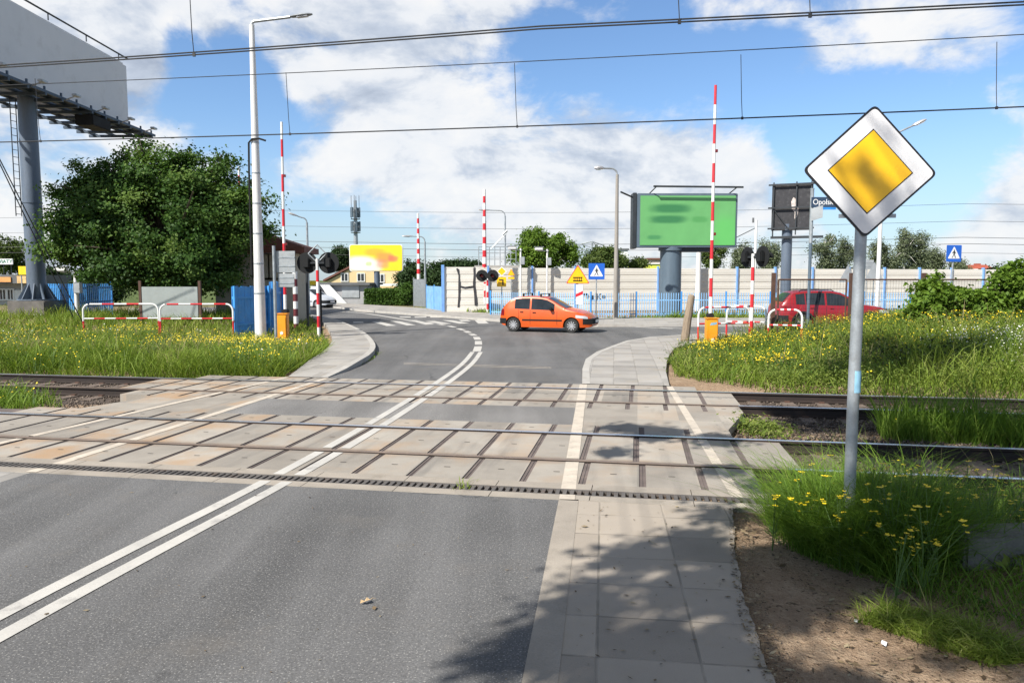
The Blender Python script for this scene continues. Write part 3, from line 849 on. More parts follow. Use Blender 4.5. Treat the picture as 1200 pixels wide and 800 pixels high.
# ---- pedestrian figure for crossing signs
def crossing_sign(label, loc, size, h, rz=0.0, pole_m='galv'):
    s = thing('crossing_sign', label, 'road sign', loc, rz)
    MB().cyl((0, 0, -.05), (0, 0, h + size * .45), .03, n=10).build('pole', M[pole_m], s, True)
    k = size / 2
    p = MB(); plate(p, rounded([(-k, k), (k, k), (k, -k), (-k, -k)], .04), -.035, .008, 0, 0, h); po = p.build('plate', M['sign_blue'], s)
    p = MB(); plate(p, rounded([(0, k * .86), (k * .82, -k * .62), (-k * .82, -k * .62)], .03), -.0435, .003, 0, 0, h); p.build('white_triangle', M['sign_white'], po)
    p = MB(); f = k * 1.0
    fig = MB()
    fig.lathe([(.001, -.0490), (.085 * f, -.0490), (.085 * f, -.0468), (.001, -.0468)], o=(.02 * f, 0, h + .36 * f), axis='Y', n=12)
    for P_ in ([(-.09, .26), (.12, .26), (.09, -.12), (-.07, -.12)], [(.09, .25), (.26, .02), (.20, -.02), (.05, .15)], [(-.08, .25), (-.26, .04), (-.21, -.01), (-.03, .15)],
               [(.00, -.10), (.10, -.10), (.26, -.52), (.15, -.54)], [(-.08, -.10), (.01, -.10), (-.10, -.36), (-.22, -.55), (-.31, -.52), (-.17, -.33)]):
        plate(fig, [(a * f, b * f) for a, b in P_], -.0468, .0025, 0, 0, h)
    fig.build('pedestrian_symbol', M['sign_black'], po)
    return s
v = at(699, 318, 36.5); crossing_sign('blue square pedestrian crossing sign before the blue fence, beside the yellow warning triangle', (v.x, 36.5, 0), .80, v.z)
v = at(1117, 297, 27.5); crossing_sign('blue square pedestrian crossing sign rising above the green bushes at right', (v.x, 27.5, 0), .62, v.z, math.radians(8))

# ---- small signs by the far barrier
v = at(677, 323, 35.8)
w = thing('level_crossing_sign', 'yellow warning triangle with gate symbol above a white board with one red bar', 'road sign', (v.x, 35.8, 0))
MB().cyl((0, 0, 0), (0, 0, v.z + .4), .03).build('pole', M['galv'], w, True)
tz = v.z - .38
p = MB(); plate(p, rounded([(0, .92), (.58, 0), (-.58, 0)], .05), -.035, .008, 0, 0, tz); po = p.build('plate', M['red_paint'], w)
p = MB(); plate(p, rounded([(0, .85), (.53, .025), (-.53, .025)], .05), -.0435, .003, 0, 0, tz); p.build('yellow_field', M['sign_yellow'], po)
p = MB()
for z0 in (.10, .26): p.box((0, -.048, tz + z0 + .03), (.46, .004, .05))
for k in range(5): p.box((-.18 + .09 * k, -.048, tz + .21), (.035, .004, .22))
p.build('gate_symbol', M['sign_black'], po)
mbz = at(677, 345, 35.8).z
p = MB(); p.box((.08, -.04, mbz), (.36, .02, 1.0), bev=.01); mo = p.build('marker_board', M['sign_white'], w)
p = MB(); plate(p, [(-.10, -.14), (.26, .02), (.26, .18), (-.10, .02)], -.0505, .003, 0, 0, mbz); p.build('red_bar', M['red_paint'], mo)

v = at(588, 318, 45.0)
w = thing('direction_sign', 'small yellow diamond sign above an orange square sign with a bent black arrow', 'road sign', (v.x, 45.0, 0))
MB().cyl((0, -0, 0), (0, 0, v.z + .28), .035).build('pole', M['galv'], w, True)
p = MB(); plate(p, rounded([(0, .31), (.31, 0), (0, -.31), (-.31, 0)], .05), -.04, .01, 0, 0, v.z); po = p.build('diamond_plate', M['sign_white'], w)
p = MB(); plate(p, [(0, .25), (.25, 0), (0, -.25), (-.25, 0)], -.0505, .003, 0, 0, v.z); p.build('yellow_field', M['sign_yellow'], po)
v2 = at(587, 330, 45.0)
p = MB(); plate(p, rounded([(-.30, .28), (.27, .28), (.27, -.31), (-.30, -.31)], .04), -.04, .01, 0, 0, v2.z); po = p.build('square_plate', M['sign_yellow'], w)
p = MB(); plate(p, [(-.17, .06), (.03, .06), (.03, -.22), (.11, -.22), (.11, .14), (-.17, .14)], -.0505, .004, 0, 0, v2.z); p.build('arrow', M['sign_black'], po)
v = at(599, 322, 46.5)
w = thing('small_warning_sign', 'small faded yellow triangle sign on thin pole between the orange square sign and the lamps', 'road sign', (v.x, 46.5, 0))
MB().cyl((0, 0, 0), (0, 0, v.z + .3), .03).build('pole', M['galv'], w, True)
p = MB(); plate(p, rounded([(0, .40), (.24, -.05), (-.24, -.05)], .05), -.035, .008, 0, 0, v.z); po = p.build('plate', M['orange_paint'], w)
p = MB(); plate(p, rounded([(0, .31), (.16, -.01), (-.16, -.01)], .04), -.0435, .003, 0, 0, v.z); p.build('yellow_field', M['sign_yellow'], po)
p = MB(); p.box((0, -.035, v.z - .2), (.40, .01, .14)); p.build('text_plate', M['sign_yellow'], w)

# ---- backs of signs beyond the wire fence
for px, py, Y, tri, lab in ((1024, 320, 40, True, 'bare back of a triangular road sign beside the tall white pole behind the wire fence'),
                       (993, 323, 42, True, 'bare back of a small triangular sign above the red car roof'),
                       (1016, 310, 43, False, 'grey back of a rectangular road sign seen just right of the diamond sign pole')):
    v = at(px, py, Y)
    w = thing('sign_back', lab, 'road sign', (v.x, Y, 0))
    MB().cyl((0, 0, 0), (0, 0, v.z + .3), .03).build('pole', M['galv'], w, True)
    p = MB()
    if tri: plate(p, rounded([(0, .62), (.52, -.38), (-.52, -.38)], .05), -.04, .01, 0, 0, v.z)
    else: p.box((0, -.04, v.z), (.75, .02, .55), bev=.008); p.box((0, -.055, v.z + .12), (.7, .012, .04)); p.box((0, -.055, v.z - .12), (.7, .012, .04))
    p.build('plate', M['sign_back'], w)

# ---- railway barriers standing open
def barrier(label, loc, top, bands, first, r=(.055, .04), box=True, dark=None, lean=0.0, boxsize=(.34, .32, .92), rz=0.0, foot=1.0, wing=False):
    b = thing('level_crossing_barrier', label, 'barrier', loc, rz, 'open level crossing barriers')
    mb = MB(); banded(mb, (0, 0, foot), (lean, 0, top), r[0], r[1], stripes(bands, first), 10); a = mb.build('boom', WR, b, True)
    for f in (.36, .72):
        mb = MB(); q = lerp(Vector((0, 0, foot)), Vector((lean, 0, top)), f); mb.box(q + Vector((.06, 0, 0)), (.10, .07, .09), bev=.01); mb.build('boom_lamp', M['lens_red'], a)
    mb = MB(); mb.box((0, .05, foot * .75), (.10, .10, foot * .75), bev=.01); mb.lathe([(.085, -.16), (.085, .16)], o=(0, .05, foot), axis='Y', n=14); mb.build('pivot', M['black'], b)
    if box:
        mb = MB(); mb.box((-.02, -.22, boxsize[2] / 2), boxsize, bev=.025); mb.box((-.02, -.22, boxsize[2] + .012), (boxsize[0] + .05, boxsize[1] + .05, .03), bev=.008)
        bx = mb.build('drive_box', M['orange_paint'], b, True)
        mb = MB(); mb.box((-.02, -.404, boxsize[2] * .5), (boxsize[0] * .82, .008, boxsize[2] * .8)); mb.build('door', M['orange_paint'], bx)
        mb = MB(); mb.lathe([(.001, -.42), (.055, -.42), (.055, -.40)], o=(-.02, 0, .27), axis='Y', n=16); mb.build('seal', M['white_paint'], bx)
        if wing:
            mb = MB(); mb.sheet([(0, 0, 0)] * 0 or [(-.12, 0, 0), (.08, .03, 0), (.10, .10, 0), (-.08, .08, 0)]); q = mb.build('emblem', M['sticker'], bx); q.rotation_euler = (PI / 2, 0, 0); q.location = (-.0, -.412, .72)
        mb = MB(); mb.box((0, -.1, .03), (.7, .7, .1), bev=.02); mb.build('plinth', M['concrete'], b)
    return b
bl = base(832, 22.6, 390); v = at(833, 100, 22.6)
barrier('tall upright red and white barrier with orange box, right of the road', bl, v.z, 12, 0, wing=True, lean=.0, foot=1.0)
bl = base(335, 25.6, 390); v = at(331, 143, 25.6)
barrier('upright red and white barrier behind two grey sign backs on the left', bl, v.z, 11, 0, lean=.04)
bl = base(568, 46, 365); v = at(567, 222, 46)
barrier('slim upright red and white barrier in front of the graffiti wall', bl, v.z, 17, 0, r=(.16, .08), box=False, foot=.6)
bl = base(491, 58, 358); v = at(490.5, 250, 58)
barrier('far upright red and white barrier at the left end of the far blue fence', bl, v.z, 17, 0, r=(.16, .08), box=False, foot=.6)
bl = base(285, 48, 365); v = at(287, 195, 48)
barrier('distant barrier tip peeking red and white above the big dark green tree', bl, v.z, 15, 0, r=(.12, .06), box=False, foot=.6)

# ---- flashing signals
def signal_mast(label, loc, h, bands, heads, hz, face, R=.37, r=.055, gap=.42, first=1, cross=False, hood=.3):
    """face: unit vector the lamps shine to"""
    s = thing('crossing_signal', label, 'railway signal', loc)
    mb = MB(); banded(mb, (0, 0, -.05), (0, 0, h), r, r, stripes(bands, first), 12); mb.build('mast', WR, s, True)
    f = Vector(face).normalized(); sx = Vector((-f.y, f.x, 0))
    Rm = Matrix((sx, -f, Vector((0, 0, 1)))).transposed()         # local -Y looks along face
    mb = MB(); mb.box(Vector((0, 0, hz)), (gap * 2, .06, .06), R=Rm); mb.build('cross_arm', M['dark_steel'], s)
    for sg in (-1, 1):
        c = sx * sg * gap + Vector((0, 0, hz)) + f * .06
        mb = MB(); mb.lathe([(.001, .012), (R, .012), (R, -.012), (.12, -.014), (.001, -.014)], axis='Y', n=28)
        mb.v = [tuple(Rm @ Vector(q) + c) for q in mb.v]
        bd = mb.build('backing_disc', M['black'], s, True)
        mb = MB(); mb.box((0, .09, 0), (.25, .16, .36), bev=.03); mb.v = [tuple(Rm @ Vector(q) + c) for q in mb.v]; mb.build('lamp_housing', M['black'], bd)
        mb = MB(); n = 14
        P0 = [(.13 * math.cos(a), -.014, .13 * math.sin(a)) for a in [math.radians(-20 + 220 * k / n) for k in range(n + 1)]]
        P1 = [(x * 1.02, -hood, z * 1.02 + .0) for x, _, z in P0]
        I0 = [(x * .94, y, z * .94) for x, y, z in P0]; I1 = [(x * .94, y, z * .94) for x, y, z in P1]
        mb.strip(P0, P1); mb.strip(I0, I1); mb.strip(P1, I1)
        mb.v = [tuple(Rm @ Vector(q) + c) for q in mb.v]; mb.build('hood', M['black'], bd)
        mb = MB(); mb.lathe([(.001, -.035), (.06, -.03), (.105, -.016)], axis='Y', n=20); mb.v = [tuple(Rm @ Vector(q) + c) for q in mb.v]; mb.build('lens', M['lens_red'], bd, True)
    return s
bl = base(880, 23.3, 400); v = at(880, 301, 23.3)
signal_mast('red and white signal mast at right with twin black discs turned edge-on', bl, v.z + .1, 7, 2, v.z, (.945, .33, 0), R=.33, first=0, gap=.375)
bl = base(373.5, 26.8, 385); v = at(372, 308, 26.8)
s_ = signal_mast('red and white signal mast at left with two large black discs seen from behind', bl, v.z + .15, 7, 2, v.z, (.12, .99, 0), R=.39, gap=.41, first=0)
mb = MB()
q = Vector((0, .03, v.z + .33)); k = .33
for a, b_ in (((0, k), (k, 0)), ((k, 0), (0, -k)), ((0, -k), (-k, 0)), ((-k, 0), (0, k))):
    mb.cyl(q + Vector((a[0], 0, a[1])), q + Vector((b_[0], 0, b_[1])), .022, n=6)
mb.build('diamond_frame', M['galv'], s_)
bl = base(571.5, 44.5, 372); v = at(571.5, 323, 44.5)
signal_mast('distant crossing signal with two dark lamp discs facing us at the graffiti wall', bl, v.z + .1, 7, 2, v.z, (-.1, -.99, 0), R=.36, gap=.33, first=0, r=.07)

# ---- white and red hoop rails
def hoop(label, p0, p1, h=1.16, rail=.64, r=.032, off=0, group='red and white hoop railings', end_post=True):
    p0, p1 = Vector(p0), Vector(p1); p0.z = p1.z = .07; d = (p1 - p0); Ln = d.length; d.normalize()
    t_ = thing('hoop_railing', label, 'railing', p0, 0, group)
    rr = .24
    P_ = [Vector((0, 0, -.1)), Vector((0, 0, .30)), Vector((0, 0, .55)), Vector((0, 0, h - rr))]
    for k in range(1, 6):
        a = PI / 2 * k / 6; P_.append(d * rr * (1 - math.cos(a)) + Vector((0, 0, h - rr + rr * math.sin(a))))
    nseg = max(5, int((Ln - 2 * rr) / .36)); 
    top = [d * (rr + (Ln - 2 * rr) * k / nseg) + Vector((0, 0, h)) for k in range(nseg + 1)]
    half2 = [d * Ln - (q - Vector((0, 0, q.z))) + Vector((0, 0, q.z)) for q in P_][::-1]
    allp_ = P_ + top + half2
    mb = MB(); red = lambda i: 0
    # legs
    mb.tube(allp_[:3], r, 10, 1); mb.tube(allp_[2:9], r, 10, 0)
    for k in range(nseg): mb.tube(top[k:k + 2], r, 10, 1 if (k + off) % 2 else 0)
    mb.tube(allp_[9 + nseg:9 + nseg + 8], r, 10, 0); mb.tube(allp_[-3:], r, 10, 1)
    mb.build('hoop', WR, t_, True)
    mb = MB(); ns = nseg + 2
    for k in range(ns): mb.cyl(d * (Ln * k / ns) + Vector((0, 0, rail)), d * (Ln * (k + 1) / ns) + Vector((0, 0, rail)), r * .85, n=10, mi=(k + off) % 2)
    mb.build('middle_rail', WR, t_, True)
    return t_
hoop('left hoop railing of the pair in the yellow flowers on the left', base(99, 26.3), base(187, 26.6))
hoop('right hoop railing of the pair in the yellow flowers, touching the blue board fence', base(189, 26.2), base(274, 26.5), off=1)
hoop('hoop railing behind the orange drive box on the right', base(818, 23.2), base(878, 23.5), off=1)
hoop('narrow hoop railing between orange drive box and rusty fence post', base(851, 24.6), base(897, 24.0), off=0)
hoop('low hoop railing beside the rear of the red car', base(900, 22.6), base(939, 22.3), off=1, h=1.12)

# ---- street lamps
def lamp(label, loc, h, arm, adir, r0, r1, m, head=(.62, .22, .12), rise=.25, pitch=.12, head_m='silver', cone=None, name='street_lamp'):
    l = thing(name, label, 'street lamp', loc)
    d = Vector(adir).normalized()
    mb = MB(); mb.tube([(0, 0, -.1), (0, 0, h * .5), (0, 0, h)], [r0, (r0 + r1) / 2, r1], 14); mb.build('pole', M[m], l, True)
    ra = max(.03, r1 * .6)
    P_ = [Vector((0, 0, h - .05))]
    for k in range(1, 6):
        a = PI / 2 * k / 5; P_.append(Vector((0, 0, h)) + d * rise * (1 - math.cos(a)) + Vector((0, 0, rise * math.sin(a))))
    e = P_[-1] + d * (arm - rise) + Vector((0, 0, (arm - rise) * pitch)); P_.append(e)
    mb = MB(); mb.tube(P_, ra, 8); mb.build('arm', M['galv'], l, True)
    dz = Vector((d.x, d.y, pitch)).normalized(); y = Vector((-d.y, d.x, 0)); Rm = Matrix((dz, y, dz.cross(y))).transposed()
    mb = MB(); n = 12
    ring = []
    for f, ww, hh in ((-.5, .45, .5), (-.38, .8, .8), (0, 1, 1), (.35, .85, .8), (.5, .4, .4)):
        ring.append([e + Rm @ Vector((head[0] * (f + .5), head[1] / 2 * ww * math.cos(t), head[2] * hh * (.6 * math.sin(t) if math.sin(t) > 0 else .4 * math.sin(t)))) for t in [2 * PI * k / n for k in range(n)]])
    vs = [q for rg in ring for q in rg]; fs = [(a * n + k, a * n + (k + 1) % n, (a + 1) * n + (k + 1) % n, (a + 1) * n + k) for a in range(4) for k in range(n)]
    fs += [list(range(n)), [4 * n + k for k in range(n)]]
    mb.add(vs, fs); hd = mb.build('lamp_head', M[head_m], l, True)
    mb = MB(); q = e + dz * head[0] * .55 - Rm @ Vector((0, 0, head[2] * .38)); mb.box(q, (head[0] * .5, head[1] * .7, .03), R=Rm, bev=.01); mb.build('lens', M['lamp_glass'], hd)
    return l
v = at(299, 26, 26.0)
bl = base(305.5, 26.0, 390); wl = lamp('very tall white street lamp on the left with a black cable bracket halfway up', bl, v.z - .1, 1.35, (1, -.05, 0), .20, .085, 'white_pole', head=(.78, .24, .11), rise=.12, pitch=.10, head_m='dark_galv')
bz = at(299, 168, 26).z
mb = MB(); mb.tube([(-.22, -.1, bz - 4.6), (-.21, -.1, bz - 1), (-.19, -.1, bz), (-.05, -.15, bz + .12), (.2, -.15, bz + .13), (.42, -.15, bz + .06)], .035, 8); mb.build('cable_pipe', M['black'], wl, True)
for k in range(6):
    zz = 1.6 + k * 1.05; rr_ = lerp(.20, .085, zz / (v.z)) + .006
    MB().lathe([(rr_, zz), (rr_, zz + .05)], n=16).build('band', M['galv'], wl)
v = at(720, 200, 38.0); lamp('tall concrete street lamp with drooping round head in front of the noise wall', base(721, 38.0), v.z - .2, .72, (-1, -.1, 0), .135, .075, 'pole_concrete', head=(.48, .30, .20), rise=.3, pitch=.02)
v = at(592, 250, 55.0); lamp('thin grey street lamp with flat head left, right of the slim barrier', base(592, 55.0), v.z - .2, 1.15, (-1, -.1, 0), .085, .06, 'galv', head=(.85, .3, .12), rise=.4, pitch=.02)
v = at(499, 280, 62.0); lamp('distant street lamp beside the far barrier with its head turned left', base(499, 62.0), v.z - .2, 1.0, (-1, -.1, 0), .10, .07, 'galv', head=(.9, .3, .14), rise=.4, pitch=.02)
v = at(360, 255, 44.0); lamp('slim street lamp with short head above the two black signal discs', base(362, 44.0, 360), v.z - .3, .55, (-1, -.2, 0), .085, .06, 'galv', head=(.55, .25, .12), rise=.3, pitch=.35)
v = at(1029, 200, 34.0); lamp('tall street lamp whose head peeks out above the right edge of the diamond sign', base(1028, 34.0, 350), at(1029, 170, 34).z, 1.15, (1, -.25, 0), .105, .07, 'white_pole', head=(.62, .28, .16), rise=.5, pitch=.45)
v = at(295, 195, 60)

# ---- sign post with grey plates in front of the left barrier
bl = base(323.5, 24.6, 395); w = thing('plate_post', 'thin grey post carrying two grey sign backs by the left orange box', 'sign post', bl)
MB().cyl((0, 0, -.1), (0, 0, at(323, 288, 24.6).z), .05, n=12).build('pole', M['galv'], w, True)
for (x0, y0, x1, y1) in ((321, 294, 345.5, 319.5), (325, 320.5, 344.5, 336.5)):
    a, b_ = at(x0, y0, 24.6), at(x1, y1, 24.6)
    mb = MB(bl); mb.box(((a.x + b_.x) / 2, 24.68, (a.z + b_.z) / 2), (b_.x - a.x, .02, a.z - b_.z), bev=.008); po = mb.build('plate', M['sign_back'], w)
    mb = MB(bl)
    for f in (.3, .7): mb.box(((a.x + b_.x) / 2, 24.664, lerp(a.z, b_.z, f)), (b_.x - a.x - .04, .012, .035))
    mb.build('stiffener', M['galv'], po)

# ---- assorted posts
bl = base(807, 24.2, 400); w = thing('wooden_post', 'weathered leaning wooden stump post at the bend of the right pavement', 'post', bl)
tp = at(807, 346, 24.2)
mb = MB(); mb.tube([(-.15, 0, -.1), (-.06, 0, .7), (.06, 0, tp.z - .05), (.08, .01, tp.z)], [.15, .135, .115, .09], 10); mb.build('trunk', M['wood'], w, True)
bl = base(347, 31.5, 380); w = thing('marker_post', 'dark red and white marker post in front of the parked pale car', 'post', bl)
mb = MB(); banded(mb, (0, 0, -.1), (0, 0, at(347, 318, 31.5).z), .10, .10, stripes(8, 0)); mb.build('mast', [M['dark_red'], M['white_paint']], w, True)
bl = base(361, 32.0, 380); w = thing('thin_dark_post', 'thin dark steel post right of the parked pale car', 'post', bl)
mb = MB(); mb.cyl((0, 0, -.1), (0, 0, 2.6), .06); mb.lathe([(.075, 2.6), (.075, 2.66), (.001, 2.7)]); mb.build('mast', M['dark_steel'], w, True)
bl = base(376, 27.5, 385); w = thing('stub_post', 'short black post just behind the left signal mast', 'post', bl)
mb = MB(); mb.cyl((0, 0, -.1), (0, 0, 1.7), .06); mb.lathe([(.06, 1.7), (.045, 1.74), (.001, 1.76)]); mb.build('mast', M['black'], w, True)

# ---- street name post on the right
bl = base(947, 29.0, 370); w = thing('street_name_post', 'slim dark post with two blue street name plates beside the black billboard back', 'street name sign', bl)
zt = at(947, 222, 29).z; zm = at(947, 285, 29).z
mb = MB(); mb.cyl((0, 0, -.1), (0, 0, zm), .06, n=10); mb.build('lower_pole', M['slate_paint'], w, True)
mb = MB(); mb.cyl((0, 0, zm), (0, 0, zt), .07, n=10); mb.lathe([(.08, zt), (.08, zt + .04)], n=10); mb.build('upper_pole', M['galv'], w, True)
M['name_blue'] = mat('street_name_blue', (.03, .055, .10), .45, var=.1)
M['name_light'] = mat('name_strip_blue', (.03, .22, .6), .45)
M['lettering'] = mat('white_lettering', (.75, .75, .75), .5)
a, b_ = at(951, 231, 28.9), at(982, 243, 28.9)
mb = MB(bl); mb.box(((a.x + b_.x) / 2, 28.9, (a.z + b_.z) / 2), (b_.x - a.x, .03, a.z - b_.z), bev=.006); po = mb.build('name_plate', M['name_blue'], w)
mb = MB(bl); mb.box((lerp(a.x, b_.x, .62), 28.9, b_.z - .045), ((b_.x - a.x) * .6, .03, .09)); mb.build('number_strip', M['name_light'], po)
tx = letters('lettering', 'Opolska', (a.x - bl.x + .05, -.12, (a.z + b_.z) / 2), .30, M['lettering'], w, align='LEFT', sx=.9)
a, b_ = at(951, 244.5, 28.9), at(962, 259, 28.9)
mb = MB(bl); mb.prism([(a.x, 28.9, a.z), (b_.x, 28.75, a.z + .12), (b_.x, 28.75, b_.z + .12), (a.x, 28.9, b_.z)], (.01, .02, 0)); mb.build('side_plate', M['sign_back'], w)

# ---- CCTV masts
def cctv(label, px, Y, ytop, arms=1, r=.07):
    bl = base(px, Y, 360); zt = at(px, ytop, Y).z
    w = thing('camera_mast', label, 'camera mast', bl)
    MB().cyl((0, 0, -.1), (0, 0, zt), r, r * .8).build('mast', M['white_pole'], w, True)
    mb = MB(); mb.cyl((-.65 if arms else -.1, 0, zt - .1), (.1, 0, zt - .1), .035); mb.build('arm', M['galv'], w)
    mb = MB(); mb.box((-.55, -.15, zt + .02), (.55, .24, .20), bev=.04); c = mb.build('camera', M['white_paint'], w, True)
    mb = MB(); mb.box((-.55, -.16, zt + .14), (.66, .30, .03), bev=.01); mb.build('sun_shield', M['sign_back'], c)
    mb = MB(); mb.box((.12, -.08, zt - .8), (.3, .2, .5), bev=.02); mb.build('control_box', M['sign_back'], w)
    return w
cctv('white camera mast behind the small faded triangle sign', 610, 47.5, 291)
cctv('white camera mast between the two bushy trees and the orange car roof', 641, 48.0, 292, arms=1)
cctv('white camera mast in front of the striped left blue palisade fence', 90.5, 33, 316, r=.11)
# ================================================================== billboards
def blur_face(name, base_c, spots, sx, sz, lo=.0):
    """printed sheet whose print is only legible as soft smudges; spots: (x, z, rx, rz, colour, amount) in panel fractions"""
    m, t, bs = new_mat(name)
    co = t('ShaderNodeTexCoord').outputs['Object']
    s = t('ShaderNodeSeparateXYZ', {0: co})
    wob = t.noise(co, 2.5, 3)
    X_ = t.math('ADD', t.math('DIVIDE', s.outputs[0], sx), t.math('MULTIPLY', t.math('SUBTRACT', wob, .5), .06)); Z_ = t.math('DIVIDE', s.outputs[2], sz)
    c = t.ramp(t.noise(co, .8, 3), [(.3, tuple(k * .93 for k in base_c)), (.7, tuple(min(1, k * 1.07) for k in base_c))])
    for x, z, rx, rz, colr, am in spots:
        dx = t.math('DIVIDE', t.math('ABSOLUTE', t.math('SUBTRACT', X_, x)), rx); dz = t.math('DIVIDE', t.math('ABSOLUTE', t.math('SUBTRACT', Z_, z)), rz)
        d = t.math('POWER', t.math('ADD', t.math('POWER', dx, 3.0), t.math('POWER', dz, 3.0)), .333)
        c = t.mix(t.math('MULTIPLY', t.mr(d, .45, 1.1, 1, 0), am), c, colr)
    t.l.new(c, bs.inputs['Base Color']); bs.inputs['Roughness'].default_value = .45
    return m
# -- green board
YG = 42.0
a, b_ = at(748, 226, YG), at(864.5, 290, YG)
gw, gh = b_.x - a.x, a.z - b_.z; gz = (a.z + b_.z) / 2
gl = Vector((at(789, 360, YG).x, YG + .9, 0))
gb = thing('billboard', 'green billboard with blurred dark lettering on a thick slate column', 'billboard', gl)
mb = MB(); mb.tube([(0, 0, -.1), (0, 0, gz - gh * .5 + .2)], .62, 28); mb.lathe([(.72, gz - gh * .5 - .15), (.72, gz - gh * .5 + .1)], n=28); mb.lathe([(.85, -.05), (.85, .12)], n=24); mb.build('column', M['slate_paint'], gb, True)
cx = (a.x + b_.x) / 2 - gl.x
GB_R = Matrix.Rotation(math.radians(-3), 3, 'Z')
mb = MB(); mb.box((cx, -.45, gz), (gw, .5, gh), bev=.03)
fr = mb.build('frame', M['slate_paint'], gb)
M['green_print'] = blur_face('green_poster', (.115, .335, .115), [(-.17, .22, .24, .10, (.02, .14, .05), .85), (-.20, .02, .22, .09, (.02, .14, .05), .85), (.12, .02, .10, .07, (.05, .23, .06), .6), (-.33, -.31, .09, .05, (.02, .16, .06), .6), (.38, -.25, .15, .4, (.10, .45, .10), .6)], gw, gh)
mb = MB(); mb.box((0, 0, 0), (gw - .28, .03, gh - .28)); q = mb.build('poster', M['green_print'], gb); q.location = (cx + .02, -.72, gz)
mb = MB(); k = gw / 2
mb.box((cx - k - .12, -.1, gz), (.22, .9, gh + .1), bev=.02); mb.build('side_casing', M['dark_steel'], gb)
mb = MB(); mb.box((cx + .2, -.15, gz - gh / 2 - .12), (2.6, .7, .22)); mb.build('bearing_frame', M['dark_steel'], gb)
mb = MB(); zt = gz + gh / 2 + .28
mb.cyl((cx - k * .72, -1.2, zt + .05), (cx + k * 1.05, -1.2, zt - .0), .055, n=8)
for xx in (-.38, .42): mb.cyl((cx + gw * xx, -.4, gz + gh / 2 - .02), (cx + gw * xx + .25, -1.2, zt), .035, n=6)
mb.build('light_bar', M['dark_steel'], gb)
mb = MB(); mb.cyl((cx - k - .1, -.4, gz + gh / 2 - .25), (cx - k - 1.0, -.9, gz + gh / 2 + .05), .05, n=6); mb.build('side_lamp_arm', M['dark_steel'], gb)

# -- yellow board far left
YY = 66.0
a, b_ = at(410, 286.5, YY), at(473, 318, YY)
yw, yh = b_.x - a.x, a.z - b_.z; yz = (a.z + b_.z) / 2
yl = Vector((at(441.5, 340, YY).x, YY + .2, 0))
yb = thing('billboard', 'yellow and white billboard with blurred red print before the cream house', 'billboard', yl)
MB().tube([(0, 0, -.1), (0, 0, yz - yh / 2 + .3)], .26, 16).build('pole', M['blue_grey'], yb, True)
pts = rounded([(-yw / 2, yh / 2), (yw / 2, yh / 2), (yw / 2, -yh / 2), (-yw / 2, -yh / 2)], .25)
mb = MB(); plate(mb, pts, 0, .3, 0, 0, yz); mb.build('frame', M['sign_white'], yb)
M['yellow_print'] = blur_face('yellow_poster', (.80, .60, .02), [(-.30, -.22, .30, .34, (.75, .75, .76), .95), (-.05, -.28, .2, .3, (.75, .72, .70), .8), (.18, .02, .24, .22, (.80, .22, .08), .75), (.32, -.02, .12, .15, (.75, .10, .10), .6), (-.02, .22, .22, .16, (.80, .30, .05), .6), (.12, -.22, .14, .2, (.78, .18, .14), .6), (-.14, -.22, .07, .1, (.35, .5, .08), .6), (-.36, -.2, .06, .08, (.6, .62, .75), .5), (.42, .25, .14, .24, (.85, .68, .02), .8)], yw, yh)
mb = MB(); plate(mb, [(p[0] * .975, p[1] * .96) for p in pts], 0, .02, 0); q = mb.build('poster', M['yellow_print'], yb); q.location = (0, -.31, yz)

# -- big blank unipole on the left, seen obliquely
fa = at(153, 155, 42.75); ftop = at(153, 75, 42.75).z
bx = fa.x; zb0, zb1 = fa.z, ftop
byc = 34.0
ul = thing('billboard', 'huge blank grey billboard on a thick blue-grey column at the left edge', 'billboard', (bx - .18, byc, 0))
O_ = Vector(ul.location)
Y0, Y1 = byc - 8.7, 42.75
mb = MB(O_); mb.box((bx - .20, (Y0 + Y1) / 2, (zb0 + zb1) / 2), (.40, Y1 - Y0, zb1 - zb0), bev=.18)
M['blank_board'] = mat('blank_vinyl', (.60, .61, .63), .6, var=.06, scale=.7, dirt=(.45, .45, .46), dirt_amt=.4)
mb.build('panel', M['blank_board'], ul)
mb = MB(O_); mb.box((bx - 1.6, (Y0 + Y1) / 2 - .3, (zb0 + zb1) / 2), (.40, Y1 - Y0 - .6, zb1 - zb0), bev=.1); mb.build('rear_panel', M['blank_board'], ul)
mb = MB((0, 0, 0)); mb.tube([(0, 0, 1.2), (0, 0, 6), (0, 0, zb0 - .15)], [.39, .39, .37], 28)
mb.lathe([(.415, 5.6), (.415, 5.66)], n=28)
mb.build('column', M['blue_grey'], ul, True)
mb = MB((0, 0, 0)); mb.lathe([(.80, 1.16), (.80, 1.22)], n=24)
for k in range(10):
    a = 2 * PI * k / 10; d = Vector((math.cos(a), math.sin(a), 0)); q = Vector((-d.y, d.x, 0)) * .02
    mb.prism([d * .36 + Vector((0, 0, 1.22)) - q, d * .78 + Vector((0, 0, 1.22)) - q, d * .36 + Vector((0, 0, 2.0)) - q], q * 2)
mb.build('base_flange', M['blue_grey'], ul)
mb = MB(); mb.box((0, 0, .57), (1.7, 1.7, 1.16), bev=.03); mb.build('plinth', mat('stained_concrete', (.13, .12, .11), .9, var=.3, dirt=(.06, .06, .05)), ul)
cw = MB(O_)
zc0 = zb0 - .35
for k in range(15):
    y = Y0 + .4 + (Y1 - Y0 - .8) * k / 14
    cw.box((bx - .35, y, zc0 + .05), (3.6, .12, .14))
    cw.box((bx + 1.38, y, zc0 + .22), (.07, .07, .30))
